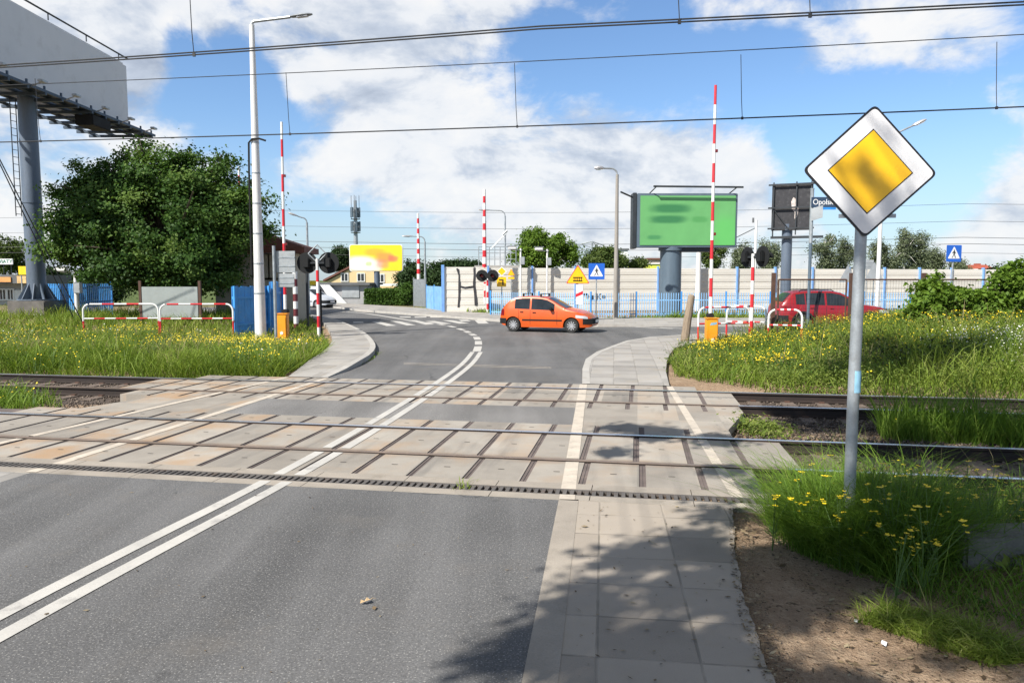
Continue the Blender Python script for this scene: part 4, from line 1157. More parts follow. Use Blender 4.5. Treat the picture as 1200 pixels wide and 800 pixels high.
for xx in (-1.9, -.9, .12, .75, 1.38): cw.box((bx + xx, (Y0 + Y1) / 2, zc0 + .15), (.10, Y1 - Y0, .12))
cw.box((bx + .8, (Y0 + Y1) / 2, zc0 + .225), (1.1, Y1 - Y0, .03))
cw.box((bx + .02, (Y0 + Y1) / 2, zb0 - .06), (.12, Y1 - Y0, .16))
cw.build('catwalk', M['catwalk_blue'], ul)
for k in range(6):
    y = Y1 - 1.2 - k * 2.4
    mb = MB(O_); mb.cyl((bx + 1.3, y, zc0 + .12), (bx + 2.0, y - .25, zc0 + .25), .03, n=6); mb.box((bx + 2.05, y - .27, zc0 + .27), (.22, .42, .10), bev=.02); mb.build('floodlight', M['sign_back'], ul)
mb = MB(O_); mb.box((bx + 1.0, byc + 3.2, zc0 - .30), (.9, 1.6, .5), bev=.03); mb.build('hatch_box', M['black'], ul)
mb = MB(O_); mb.cyl((bx, Y0, zb1 + .28), (bx, Y1 + .05, zb1 + .28), .045, n=8)
for k in range(6): mb.cyl((bx, Y0 + 1 + k * 3.1, zb1 - .05), (bx, Y0 + 1 + k * 3.1, zb1 + .28), .03, n=6)
mb.build('top_rail', M['dark_steel'], ul)
mb = MB()
for sx_ in (-.15, .15): mb.cyl((-.48 + sx_ * .2, -.25 + sx_, 5.0), (-.48 + sx_ * .2, -.25 + sx_, zb0 - .3), .022, n=6)
for k in range(15): mb.cyl((-.51, -.40, 5.1 + k * .32), (-.45, -.10, 5.1 + k * .32), .014, n=5)
mb.build('ladder', M['dark_steel'], ul)

# -- black billboard seen from behind
YB = 44.0
a, b_ = at(908, 216, YB), at(946, 272, YB)
kl = Vector((at(920, 350, YB).x, YB, 0))
kb = thing('billboard', 'black back of a billboard with steel ribs and torn pale scraps', 'billboard', kl)
bc = at(926, 243, YB)
ctr = Vector((bc.x - kl.x, -.3, bc.z)); Rk = Matrix.Rotation(math.radians(-22), 3, 'Z')
kw_, kh_ = (b_.x - a.x) * 1.12, 2.75
MB().tube([(0, 0, -.1), (0, 0, bc.z - 1.0)], .30, 18).build('column', M['blue_grey'], kb, True)
M['black_board'] = mat('black_tarpaulin', (.022, .022, .026), .6, var=.4, scale=3, dirt=(.08, .08, .085), dirt_amt=.6)
mb = MB(); mb.box(ctr, (kw_, .1, kh_), R=Rk); pn = mb.build('panel', M['black_board'], kb)
mb = MB()
for xx in (-.46, .1, .46): mb.box(ctr + Rk @ Vector((kw_ * xx, -.12, -.1)), (.07, .12, kh_ + .35), R=Rk)
for zz in (-.46, -.02, .47): mb.box(ctr + Rk @ Vector((-.05, -.22, kh_ * zz)), (kw_ + .3, .08, .09), R=Rk)
mb.cyl(ctr + Rk @ Vector((-kw_ * .46, -.14, -.1)), ctr + Rk @ Vector((-.2, -.14, -1.25)), .03, n=6)
mb.box(ctr + Rk @ Vector((.3, -.2, -kh_ / 2 - .42)), (2.9, .16, .14), R=Rk)
mb.cyl(ctr + Rk @ Vector((-kw_ * .46, -.14, -1.2)), ctr + Rk @ Vector((-kw_ * .46, -.14, -1.85)), .04, n=6)
mb.build('steel_frame', M['dark_steel'], kb)
mb = MB(); M['scrap'] = mat('torn_paper', (.5, .45, .42), .8, var=.5, scale=8, dirt=(.25, .08, .05), dirt_amt=.8)
mb.prism([ctr + Rk @ Vector((x, -.06, z)) for x, z in ((.05, .55), (.25, .42), (.22, .1), (.36, -.12), (.30, -.62), (.14, -.72), (.16, -.35), (-.02, -.1), (-.06, .3))], Rk @ Vector((0, -.012, 0))); mb.build('paper_scrap', M['scrap'], pn)

# ================================================================== walls and fences
M['wall_panel'] = mat('beige_noise_panel', (.59, .57, .52), .8, var=.06, scale=.8, fine=30, dirt=(.45, .41, .35), dirt_amt=.3, stretch=(.35, .35, 1.2))
M['wall_white'] = mat('whitewashed_panel', (.62, .59, .53), .85, var=.08, scale=1.2, fine=30, dirt=(.33, .31, .28), dirt_amt=.45, stretch=(.5, .5, 1.5))
M['graffiti'] = mat('black_spray', (.035, .035, .04), .8, var=.5, scale=3)
def ribbed_panel(mb, p0, p1, h, ribs, dep=.022, z0=0.0, mi=0):
    p0, p1 = Vector(p0), Vector(p1); d = (p1 - p0).normalized(); nrm = Vector((d.y, -d.x, 0))
    prof = []
    for k in range(ribs):
        a = z0 + h * k / ribs; s = h / ribs
        prof += [(0, a), (dep, a + s * .12), (dep, a + s * .60), (dep * .55, a + s * .66), (dep * .5, a + s * .90), (0, a + s * .95)]
    prof += [(0, z0 + h), (-.14, z0 + h), (-.14, z0)]
    A = [p0 + nrm * o + Vector((0, 0, z)) for o, z in prof]; Bq = [p1 + nrm * o + Vector((0, 0, z)) for o, z in prof]
    n = len(prof)
    mb.add(A + Bq, [(k, (k + 1) % n, n + (k + 1) % n, n + k) for k in range(n)], mi)
def noise_wall(label, path, h, pitch, ribs, panel_m, post_h=None, wid=.22):
    path = [Vector(p) for p in path]
    t_ = thing('noise_barrier', label, 'noise barrier', path[0])
    for a, b_ in zip(path, path[1:]):
        n = max(1, round((b_ - a).length / pitch)); d = (b_ - a).normalized(); nr = Vector((d.y, -d.x, 0))
        for k in range(n):
            q0, q1 = lerp(a, b_, k / n), lerp(a, b_, (k + 1) / n)
            mb = MB(path[0]); ribbed_panel(mb, q0 + d * .05, q1 - d * .05, h, ribs); mb.build('panel', M[panel_m], t_)
            mb = MB(path[0]); mb.box(q0 + nr * .02 + Vector((0, 0, h / 2 + .06)), (wid, .22, h + .15), R=Matrix((d, -nr, Vector((0, 0, 1)))).transposed()); mb.build('post', M['post_blue'], t_)
    return t_
W0 = Vector((at(572, 340, 47.5).x, 47.5, 0))
wall = noise_wall('long beige ribbed noise wall with blue posts running behind the far blue fence', [W0, Vector((30, 54, 0)), Vector((68, 62, 0)), Vector((120, 72, 0))], 2.88, 2.85, 6, 'wall_panel', wid=.09)
Ha, Hb = Vector((at(519, 340, 45.6).x, 45.6, 0)), Vector((at(571.5, 340, 45.9).x, 45.9, 0))
hw = noise_wall('short whitewashed wall sprayed with a big black letter H by the slim barrier', [Ha, Hb], 2.9, 10, 6, 'wall_white', wid=.18)
hd = (Hb - Ha).normalized(); hn = Vector((hd.y, -hd.x, 0))
def hp(px, py, o=.026): 
    q = at(px, py, 45.7); f = (q.x - Ha.x) / hd.x
    return Ha + hd * f + hn * o + Vector((0, 0, q.z))
mb = MB(Ha)
for P_ in ([(534.5, 315), (536, 314), (538.3, 316), (538.8, 322), (540, 334), (539.5, 350), (538.5, 360), (536, 360), (537, 348), (537, 335), (537.2, 323), (536, 319)],
           [(538, 334.2), (545, 336), (555.5, 334.5), (556, 337.2), (545, 338.6), (539, 336.8)],
           [(554.5, 313.8), (557, 313), (557.5, 322), (557, 333), (558.5, 345), (560, 356), (559, 358.5), (556, 358), (555.5, 346), (554, 333), (554.8, 322)]):
    mb.prism([hp(*q) for q in P_], hn * .006)
mb.build('graffiti', M['graffiti'], hw)
# scribble low on the long wall
gd = (Vector((30, 54, 0)) - W0).normalized(); gn = Vector((gd.y, -gd.x, 0))
def wp(px, py):
    r = Vector(((px - 600) / FOC, CP + (400 - py) / FOC * SP, (400 - py) / FOC * CP - SP))
    # meet the wall plane
    den = r.x * gn.x + r.y * gn.y; t = ((W0.x + gn.x * .026) * gn.x + (W0.y + gn.y * .026) * gn.y) / den
    return Vector((r.x * t, r.y * t, EYE + r.z * t))
mb = MB(W0)
for P_ in ([(683, 344), (688, 343.5), (690, 346), (689, 350), (687.5, 350), (688, 346), (684, 346)], [(693.5, 346), (695.5, 346), (695.5, 352), (693.5, 352)],
           [(699, 344), (700.2, 344), (700.2, 351), (699, 351)], [(700.5, 347.5), (703, 344), (704.4, 344), (702, 347.5), (704.8, 351), (703.3, 351)], [(705.8, 346), (709, 346), (709, 349.5), (705.8, 349.5)]):
    mb.prism([wp(*q) for q in P_], gn * .008)
mb.build('graffiti', M['graffiti'], wall)

def palisade(label, path, h, pitch, m, bay=2.5, pk=(.055, .02), rails=(.25, .8), posts=True, name='palisade_fence', pickm=None, pointed=False):
    path = [Vector(p) for p in path]
    t_ = thing(name, label, 'fence', path[0])
    for a, b_ in zip(path, path[1:]):
        n = max(1, round((b_ - a).length / bay)); d = (b_ - a).normalized(); R = Matrix((d, Vector((-d.y, d.x, 0)), Vector((0, 0, 1)))).transposed()
        for k in range(n + 1):
            q = lerp(a, b_, k / n)
            if posts:
                mb = MB(path[0]); mb.box(q + Vector((0, 0, h * .52)), (.08, .08, h * 1.05), R=R, bev=.008); mb.build('post', M[m], t_)
            if k == n: break
            q1 = lerp(a, b_, (k + 1) / n); Ln = (q1 - q).length
            mb = MB(path[0])
            for f in rails: mb.box(lerp(q, q1, .5) + Vector((0, 0, h * f)), (Ln - .1, .035, .05), R=R)
            np_ = int((Ln - .14) / pitch)
            for i_ in range(np_):
                p = q + d * (.1 + (i_ + .5) * (Ln - .2) / np_)
                mb.box(p + R @ Vector((0, -.03, h * .5 + .03)), (pk[0], pk[1], h * .94), R=R)
            mb.build('picket_panel', M[pickm or m], t_)
    return t_
palisade('long pale blue picket fence along the far pavement in front of the noise wall', [Vector((at(575, 350, 42.0).x, 42.0, 0)), Vector((4.2, 38.9, 0)), Vector((14, 39.6, 0)), Vector((40, 41, 0)), Vector((62, 42.5, 0))], 1.42, .135, 'blue_paint', pickm='pale_blue', rails=(.2, .72), pk=(.034, .02))
palisade('pale blue fence stub between the far barrier and the graffiti wall', [Vector((at(500, 350, 52).x, 52, 0)), Vector((at(519, 350, 47).x, 47, 0))], 1.7, .11, 'blue_paint', pickm='pale_blue')
palisade('weathered grey board fence stub behind the far barrier', [Vector((at(485, 350, 57).x, 57, 0)), Vector((at(499, 350, 54).x, 54, 0))], 2.2, .2, 'galv', pk=(.15, .02))
palisade('bright blue palisade fence with spear tops between the blank billboard and the big tree', [Vector((at(53, 350, 36).x, 36, 0)), Vector((at(89, 350, 34.2).x, 34.2, 0)), Vector((at(131, 350, 37.5).x, 37.5, 0))], 1.95, .17, 'blue_paint', pk=(.085, .02), rails=(.55, .9))
# blue board fence by the left barrier (seen from behind, rails on this side)
bf = thing('board_fence', 'solid bright blue board fence with a corner next to the white street lamp', 'fence', base(274, 26.6))
O_ = Vector(bf.location)
c1_ = base(316, 28.4); c2_ = base(331, 30.6)
for a, b_, hh in ((O_, c1_, 1.86), (c1_ + Vector((.06, .06, 0)), c2_, 2.02)):
    d = (b_ - a).normalized(); R = Matrix((d, Vector((-d.y, d.x, 0)), Vector((0, 0, 1)))).transposed(); Ln = (b_ - a).length
    mb = MB(O_); nb = int(Ln / .15)
    for k in range(nb):
        mb.box(a + d * ((k + .5) * Ln / nb) + R @ Vector((0, .03 + .004 * (k % 2), hh / 2 + .02 * math.sin(k * 2.3))), (Ln / nb - .008, .022, hh), R=R)
    pn = mb.build('boards', M['blue_paint'], bf)
    mb = MB(O_)
    for f in (.25, .78): mb.box(a + d * Ln / 2 + R @ Vector((0, -.008, hh * f)), (Ln, .05, .09), R=R)
    mb.build('rail', M['blue_paint'], bf)
    for f in (.02, .98):
        mb = MB(O_); mb.box(a + d * Ln * f + R @ Vector((0, -.06, hh * .5)), (.09, .09, hh * 1.02), R=R, bev=.01); mb.build('post', M['blue_paint'], bf)

# grey info panel under the tree
pl_ = base(168, 29.5, 360); w = thing('panel_board', 'blank pale grey panel board on dark posts in the shade of the big tree', 'notice board', pl_)
O_ = Vector(pl_); a, b_ = at(166, 336, 29.5), at(233, 372, 29.5)
mb = MB(O_); mb.box(((a.x + b_.x) / 2, 29.5, (a.z + b_.z) / 2), (b_.x - a.x, .05, a.z - b_.z), bev=.01); mb.build('panel', mat('grey_green_panel', (.27, .30, .29), .7, var=.1, dirt=(.2, .2, .19)), w)
for xx in (a.x - .07, b_.x + .07, ):
    mb = MB(O_); mb.box((xx, 29.52, 1.02), (.10, .10, 2.1)); mb.build('post', M['rust'], w)
# rusty wire fence on the right
def wire_fence(label, P_, top, name='wire_fence'):
    t_ = thing(name, label, 'fence', P_[0])
    for k, p in enumerate(P_):
        mb = MB(P_[0]); z = terrain1(p.x, p.y); mb.box(Vector((p.x, p.y, (z + top) / 2 + .05)), (.11, .11, top - z + .2)); mb.build('post', M['rust'], t_)
    for a, b_ in zip(P_, P_[1:]):
        d = (b_ - a).normalized(); Ln = (b_ - a).length
        z0 = max(terrain1(a.x, a.y), terrain1(b_.x, b_.y)) + .1
        mb = MB(P_[0])
        a2, b2 = a + d * .16, b_ - d * .16
        for z in (z0, top - .06): mb.cyl(Vector((a2.x, a2.y, z)), Vector((b2.x, b2.y, z)), .026, n=6)
        for q in (a2, b2): mb.cyl(Vector((q.x, q.y, z0)), Vector((q.x, q.y, top - .06)), .026, n=6)
        fr_ = mb.build('panel_frame', M['rust'], t_)
        mb = MB(P_[0]); n = int(Ln / .11)
        for k in range(1, n):
            q = lerp(a2, b2, k / n); mb.cyl(Vector((q.x, q.y, z0)), Vector((q.x, q.y, top - .06)), .0035, n=3)
        for k in range(1, 12):
            z = lerp(z0, top - .06, k / 12); mb.cyl(Vector((a2.x, a2.y, z)), Vector((b2.x, b2.y, z)), .003, n=3)
        mb.build('wire_mesh', M['dark_steel'], fr_)
    return t_
wire_fence('rusty framed wire mesh fence in front of the red car and behind the bushes', [base(904.5, 22.8), base(995, 23.0), base(1079, 23.3), base(1161, 23.6), base(1184, 23.7), base(1270, 24.4)], 2.17)

# low concrete block in the near grass, lower right
q0 = ground(1128, 690); 
w = thing('concrete_block', 'low weathered concrete block half hidden in the near grass at the lower right', 'concrete block', (q0.x + .12, q0.y + .25, -.08))
mb = MB(); mb.box((.75, .14, .10), (1.5, .26, .56), bev=.02, rz=math.radians(5)); mb.build('block', mat('old_concrete', (.17, .16, .14), .9, var=.3, scale=4, fine=40, bump=.5, dirt=(.06, .06, .04), dirt_amt=.7), w)

# ================================================================== buildings
M['cream'] = mat('cream_plaster', (.62, .47, .26), .85, var=.06, dirt=(.45, .36, .24), dirt_amt=.3)
M['beige'] = mat('beige_plaster', (.40, .36, .28), .9, var=.1, dirt=(.25, .22, .18))
M['grey_plaster'] = mat('grey_plaster', (.33, .33, .34), .85, var=.1, dirt=(.2, .2, .2))
M['roof_red'] = mat('red_brown_roof', (.13, .05, .035), .8, var=.2, scale=6, bump=.3)
M['roof_grey'] = mat('grey_roof', (.11, .115, .12), .8, var=.2)
M['white_wall'] = mat('white_cladding', (.66, .67, .67), .7, var=.05)
M['yellow_paint'] = mat('yellow_paint', (.78, .56, .015), .5, var=.1)
M['lime'] = mat('lime_yellow_cladding', (.62, .66, .08), .6, var=.1, stretch=(6, 1, .3))
M['window_frame'] = mat('white_window_frame', (.65, .65, .65), .5, var=.05)
def win(parent, O_, c, w_, h_, frame='window_frame', blind=None):
    mb = MB(O_); c = Vector(c)
    for dx, dz, sx_, sz_ in ((0, h_ / 2, w_ + .12, .10), (0, -h_ / 2, w_ + .12, .10), (-w_ / 2, 0, .10, h_ - .1), (w_ / 2, 0, .10, h_ - .1), (0, 0, .07, h_ - .1)):
        mb.box(c + Vector((dx, -.04, dz)), (sx_, .12, sz_))
    fr_ = mb.build('window', M[frame], parent)
    mb = MB(O_); mb.box(c + Vector((0, -.012, 0)), (w_ - .06, .03, h_ - .06)); mb.build('pane', M['glass'] if not blind else M[blind], fr_)
# gatehouse behind the big tree
gl_ = base(300, 35.0, 365); O_ = Vector(gl_)
gh_ = thing('gatehouse', 'beige single storey hut with red brown roof edge half hidden behind the big tree', 'building', gl_)
x0 = at(250, 300, 35).x; x1 = at(346, 300, 35).x; zt = at(340, 297, 35).z
mb = MB(O_); mb.box(((x0 + x1) / 2, 36.0, zt / 2), (x1 - x0, 1.8, zt)); mb.build('wall', M['beige'], gh_)
mb = MB(O_); zr = zt + .02
mb.prism([(x0 - .5, 34.6, zr), (x1 + .55, 34.6, zr), (x1 + .55, 34.6, zr + .28), (x0 - .5, 34.6, zr + .28)], (0, 2.6, 0)); 
mb.prism([(x0 - .5, 34.6, zr + .28), (x1 + .55, 34.6, zr + .28), (x1 - 1.6, 34.9, zr + .95), (x0 + .5, 34.9, zr + .95)], (0, 2.2, 0)); mb.build('roof', M['roof_red'], gh_)
win(gh_, O_, (at(316, 320, 35.2).x, 35.2, at(316, 312, 35.2).z), 1.5, 1.2)
mb = MB(O_); mb.box((at(322, 340, 35.2).x, 35.17, 1.1), (1.0, .06, 2.2)); dr_ = mb.build('door', M['dark_steel'], gh_)
mb = MB(O_); mb.box((at(334, 340, 35.2).x - .3, 35.12, 1.1), (.04, .06, .2)); mb.build('handle', M['silver'], dr_)
# grey kiosk with ramp
kl_ = base(400, 64, 358); O_ = Vector(kl_); K = thing('kiosk', 'low grey building with a sloping white stair wall below the yellow billboard', 'building', kl_)
x0, x1 = at(366, 340, 64).x, at(431, 340, 64).x; zt = at(400, 334, 64).z
mb = MB(O_); mb.box(((x0 + x1) / 2, 67, zt / 2), (x1 - x0, 6, zt)); mb.build('wall', M['grey_plaster'], K)
mb = MB(O_); mb.box(((x0 + x1) / 2, 66.9, zt + .1), (x1 - x0 + .5, 6.6, .2)); mb.build('roof', M['roof_grey'], K)
xa, xb = at(383, 340, 63.6).x, at(407, 340, 63.6).x
mb = MB(O_); mb.prism([(xa - .6, 63.6, zt + .05), (xa + .2, 63.6, zt + .05), (xb, 63.6, .0), (xb - 1.2, 63.6, 0)], (0, .3, 0)); mb.build('stair_wall', M['white_wall'], K)
mb = MB(O_); mb.prism([(x0, 63.5, 0), (xa - .7, 63.5, 0), (xa - .7, 63.5, zt - .1), (x0, 63.5, zt - .1)], (0, .3, 0)); mb.build('side_wall', M['white_wall'], K)
mb = MB(O_); mb.box((at(411, 345, 64).x, 63.96, 1.2), (1.5, .06, 1.3)); mb.build('shutter', M['sign_back'], K)
# cream house
hl = base(440, 92, 350); O_ = Vector(hl); Hs = thing('cream_house', 'cream house with pitched roof half hidden by the yellow billboard', 'building', hl)
x0, x1 = at(383, 330, 92).x, at(468, 330, 92).x; ze = at(440, 322, 92).z; zr = at(430, 306, 92).z
mb = MB(O_); mb.prism([(x0, 92, 0), (x1, 92, 0), (x1, 92, ze + .8), (lerp(x0, x1, .52), 92, zr), (x0, 92, ze - .8)], (0, 10, 0)); mb.build('wall', M['cream'], Hs)
mb = MB(O_); xm = lerp(x0, x1, .52)
mb.prism([(x0 - .4, 91.7, ze - .85), (xm, 91.7, zr + .06), (x1 + .4, 91.7, ze + .75), (x1 + .4, 91.7, ze + 1.0), (xm, 91.7, zr + .32), (x0 - .4, 91.7, ze - .6)], (0, 10.6, 0)); mb.build('roof', M['roof_red'], Hs)
for px, py in ((404, 325), (423, 325), (446, 326)): q = at(px, py, 92); win(Hs, O_, (q.x, 92, q.z), .9 if px != 404 else .85, 1.0)
mb = MB(O_); mb.box((at(462, 345, 91).x, 91, 1.5), (4, 1.2, .3)); mb.build('canopy', M['white_wall'], Hs)
# filling-station like pavilion at the far left
pl2 = base(5, 62, 350); O_ = Vector(pl2); Pv = thing('flower_shop', 'low shop with green lettered board on its roof at the far left edge', 'building', pl2)
x0, x1 = at(-70, 340, 62).x, at(31, 340, 62).x; z1_ = at(10, 322, 62).z; z2_ = at(10, 332, 62).z
mb = MB(O_); mb.box(((x0 + x1) / 2, 65, z2_ / 2), (x1 - x0, 6, z2_)); mb.build('wall', M['grey_plaster'], Pv)
mb = MB(O_); mb.box(((x0 + x1) / 2, 64.4, (z1_ + z2_) / 2), (x1 - x0 + .4, 7.4, z1_ - z2_)); mb.build('fascia', M['roof_grey'], Pv)
mb = MB(O_); mb.box((at(1, 327, 60.6).x, 60.64, at(1, 327.5, 60.6).z), (1.6, .06, .42)); mb.build('fascia_sign', mat('orange_fascia', (.62, .30, .10), .5), Pv)
mb = MB(O_); mb.box((at(25, 327, 60.6).x, 60.64, at(25, 327.5, 60.6).z), (.75, .06, .6)); mb.build('menu_board', mat('tan_fascia', (.60, .40, .18), .5, var=.4, fine=8), Pv)
for px in (4, 13): win(Pv, O_, (at(px, 345, 62).x, 62, at(px, 345, 62).z), .55, .9)
mb = MB(O_); mb.box((at(21, 345, 62).x, 61.96, at(21, 346, 62).z), (.8, .06, .9)); mb.build('price_board', M['white_wall'], Pv)
sg_ = at(2, 306.5, 61); mb = MB(O_); mb.box((at(-4, 306, 61).x, 61, sg_.z), (2.7, .1, .46)); rs = mb.build('roof_sign', M['sign_white'], Pv)
mb = MB(O_)
for px in (-16, 3, 12): q = at(px, 306, 61); mb.cyl((q.x, 61.08, z1_ - .05), (q.x, 61.08, q.z), .03, n=6)
mb.build('sign_support', M['dark_steel'], Pv)
M['green_letters'] = mat('green_lettering', (.02, .20, .10), .5)
q = at(14.2, 306.5, 60.93); letters('lettering', 'KWIATY', (q.x - O_.x, q.y - O_.y, q.z), .42, M['green_letters'], Pv, align='RIGHT')
w = thing('yellow_sign', 'square yellow sign board on a post beside the blank billboard column', 'sign', base(26, 58, 350)); a, b_ = at(21.5, 312, 58), at(31, 322, 58)
MB().cyl((0, .06, -.1), (0, .06, b_.z + .2), .05).build('pole', M['galv'], w, True)
mb = MB(w.location); mb.box(((a.x + b_.x) / 2, 58, (a.z + b_.z) / 2), (b_.x - a.x, .06, a.z - b_.z), bev=.01); mb.build('plate', M['yellow_paint'], w)
w = thing('shop_sign', 'long yellow sign above the parked pale car', 'sign', base(358, 48, 350)); a, b_ = at(344, 329, 48), at(373, 334, 48)
for sx_ in (-.75, .75): MB().cyl((sx_, .08, -.1), (sx_, .08, a.z), .05).build('pole', M['galv'], w, True)
mb = MB(w.location); mb.box(((a.x + b_.x) / 2, 48, (a.z + b_.z) / 2), (b_.x - a.x, .12, a.z - b_.z), bev=.02); mb.build('plate', M['yellow_paint'], w)
# structures beyond the noise wall
w = thing('white_hall', 'plain white hall showing above the noise wall beside the tall concrete lamp', 'building', base(728, 95, 330)); O_ = Vector(w.location)
a, b_ = at(722, 293, 95), at(735.5, 312, 95)
mb = MB(O_); mb.box(((a.x + b_.x) / 2, 98, a.z / 2), (b_.x - a.x, 6, a.z)); mb.build('wall', M['white_wall'], w)
mb = MB(O_); mb.box(((a.x + b_.x) / 2, 98, a.z + .1), (b_.x - a.x + .3, 6.3, .2)); mb.build('roof', M['roof_grey'], w)
w = thing('lime_shed', 'long lime yellow shed showing just above the noise wall left of the green billboard', 'building', base(757, 105, 330)); O_ = Vector(w.location)
a, b_ = at(731, 309.5, 105), at(782, 318, 105)
mb = MB(O_); mb.box(((a.x + b_.x) / 2, 108, a.z / 2), (b_.x - a.x, 6, a.z)); mb.build('wall', M['lime'], w)
mb = MB(O_); mb.box(((a.x + b_.x) / 2, 108, a.z + .08), (b_.x - a.x + .4, 6.3, .16)); mb.build('roof', M['white_wall'], w)
w = thing('pale_house', 'pale low house front above the lime yellow shed', 'building', base(767, 130, 330)); O_ = Vector(w.location)
a, b_ = at(760, 304.5, 130), at(774, 312, 130)
mb = MB(O_); mb.box(((a.x + b_.x) / 2, 132, a.z / 2), (b_.x - a.x, 5, a.z)); mb.build('wall', mat('pinkish_plaster', (.55, .45, .38), .85), w)
mb = MB(O_); mb.box(((a.x + b_.x) / 2, 132, a.z + .15), (b_.x - a.x + .6, 5.6, .3)); mb.build('roof', M['roof_red'], w)
w = thing('red_roof_house', 'white house with red roofs and chimney above the noise wall at far right', 'building', base(1150, 140, 330)); O_ = Vector(w.location)
a, b_ = at(1140, 315, 140), at(1162, 322, 140)
mb = MB(O_); mb.box(((a.x + b_.x) / 2, 143, a.z / 2), (b_.x - a.x, 6, a.z)); mb.build('wall', M['white_wall'], w)
mb = MB(O_); xm = at(1146, 315, 140).x
M['roof_tile'] = mat('red_roof_tiles', (.30, .07, .04), .8, var=.2)
mb.prism([(xm, 139.6, a.z + .02), (b_.x + .4, 139.6, a.z + .02), (b_.x - .2, 141.5, a.z + .8), (xm + .4, 141.5, a.z + .8)], (0, 4.5, 0)); rf = mb.build('roof', M['roof_tile'], w)
mb = MB(O_); mb.box((at(1145, 313, 142).x, 142, a.z + .5), (.9, .8, 1.1)); mb.build('chimney', M['roof_tile'], rf)
# concrete platform with railing behind the graffiti wall
w = thing('viewing_platform', 'pale concrete block with grey railing on top, behind the graffiti wall', 'building', base(583, 53, 350)); O_ = Vector(w.location)
a, b_ = at(556, 311, 53), at(608, 320, 53)
mb = MB(O_); mb.box(((a.x + b_.x) / 2, 55, a.z / 2), (b_.x - a.x, 4, a.z)); mb.build('block', M['concrete'], w)
mb = MB(O_); x0, x1 = a.x + .3, b_.x - .2
for k in range(8):
    x = lerp(x0, x1, k / 7); mb.cyl((x, 53.2, a.z), (x, 53.2, a.z + 1.35), .03, n=6)
for zz in (.45, .9, 1.35): mb.cyl((x0, 53.2, a.z + zz), (x1, 53.2, a.z + zz), .025, n=6)
mb.cyl((x0 + .9, 53.2, a.z + 1.2), (x0 + 2.0, 53.2, a.z + 2.3), .05, n=6); mb.cyl((x0 + 1.75, 53.2, a.z + 2.2), (x0 + 2.05, 53.2, a.z + 2.5), .09, n=6)
mb.build('railing', M['galv'], w)
# cell tower
zt = at(418, 235, 150).z; w = thing('antenna_mast', 'slim telecom mast with clustered antennas rising above the yellow billboard', 'antenna mast', base(418, 150, 340))
MB().tube([(0, 0, 0), (0, 0, zt)], [.55, .32], 12).build('mast', M['galv'], w, True)
for zz in (zt - 5.2, zt - 2.4):
    for k in range(6):
        a = 2 * PI * k / 6; mb = MB(); mb.box((math.cos(a) * .85, math.sin(a) * .85, zz), (.32, .28, 2.0), rz=a, bev=.04); mb.cyl((0, 0, zz), (math.cos(a) * .85, math.sin(a) * .85, zz), .05, n=5); mb.build('antenna', M['slate_paint'], w)
mb = MB(); mb.lathe([(1.0, zt - 6.5), (1.0, zt - 6.4)], n=12); mb.lathe([(.95, zt - 3.8), (.95, zt - 3.7)], n=12)
for k in range(4): a = PI / 2 * k; mb.cyl((.8 * math.cos(a), .8 * math.sin(a), zt - 3.7), (.8 * math.cos(a), .8 * math.sin(a), zt + 1.0), .05, n=5)
mb.build('platform', M['dark_steel'], w)

# ================================================================== overhead wires
CAT = 'overhead wire'
def wire(label, v, pts, r, name='overhead_wire', group=None, droppers=(), second=None):
    """pts: (u, z)"""
    t_ = thing(name, label, CAT, uv(pts[0][0], v, 0), 0, group); O_ = Vector(t_.location)
    n = 40
    def zat(u):
        for (a, za), (b_, zb) in zip(pts, pts[1:]):
            if a <= u <= b_: f = (u - a) / (b_ - a); return lerp(za, zb, f) - .10 * 4 * f * (1 - f)
    us = [lerp(pts[0][0], pts[-1][0], k / 80) for k in range(81)]
    mb = MB(O_); mb.tube([uv(u, v, zat(u)) for u in us], r, 6); mb.build('strand', M['wire'], t_, True)
    if second:
        mb = MB(O_); mb.tube([uv(u, v + second[0], zat(u) + second[1]) for u in us], r, 6); mb.build('strand', M['wire'], t_, True)
    for u, ztop in droppers:
        mb = MB(O_); z0 = zat(u); mb.tube([uv(u, v, z0), uv(u - .02, v, z0 + .3), uv(u - .05, v, ztop)], .006, 5); mb.box(uv(u, v, z0), (.035, .025, .045)); mb.build('dropper', M['wire'], t_)
    return t_
vn, vf = (RA + RB) / 2, (RC + RD) / 2
def u_of(px, v):
    a = (px - 600) / FOC; Y = 7.2 + v; 
    for _ in range(8):
        x = a * Y * 1.0; u = x * UX + (Y - 7.2) * UY; Y = 7.2 + u * UY + v * VY
    return u
def z_of(px, py, v):
    q = uv(u_of(px, v), v); return at(px, py, q.y).z
zn = z_of(600, 36, vn)
wire('pair of dark contact wires high over the near track across the top of the view', vn, [(-60, zn), (-20, zn), (0, zn), (40, zn)], .0095, second=(.04, .045), droppers=[(u_of(238, vn), zn + 1.6), (u_of(790, vn), zn + 1.6), (u_of(938, vn), zn + 1.6)])
zf, zm_ = z_of(600, 142, vf), z_of(600, 66, vf)
ff = wire('thick lower contact wire over the far track, crossing in front of the tall barriers', vf, [(-60, zf), (-15, zf), (15, zf), (45, zf)], .0115, droppers=[(u_of(x, vf), z_of(x, y, vf)) for x, y in ((345, 85), (606, 74), (864, 64), (1155, 49), (58, 92))])
wire('thin messenger wire above the lower contact wire over the far track', vf + .02, [(-60, zm_ + .1), (-15, zm_), (15, zm_), (45, zm_)], .0075)
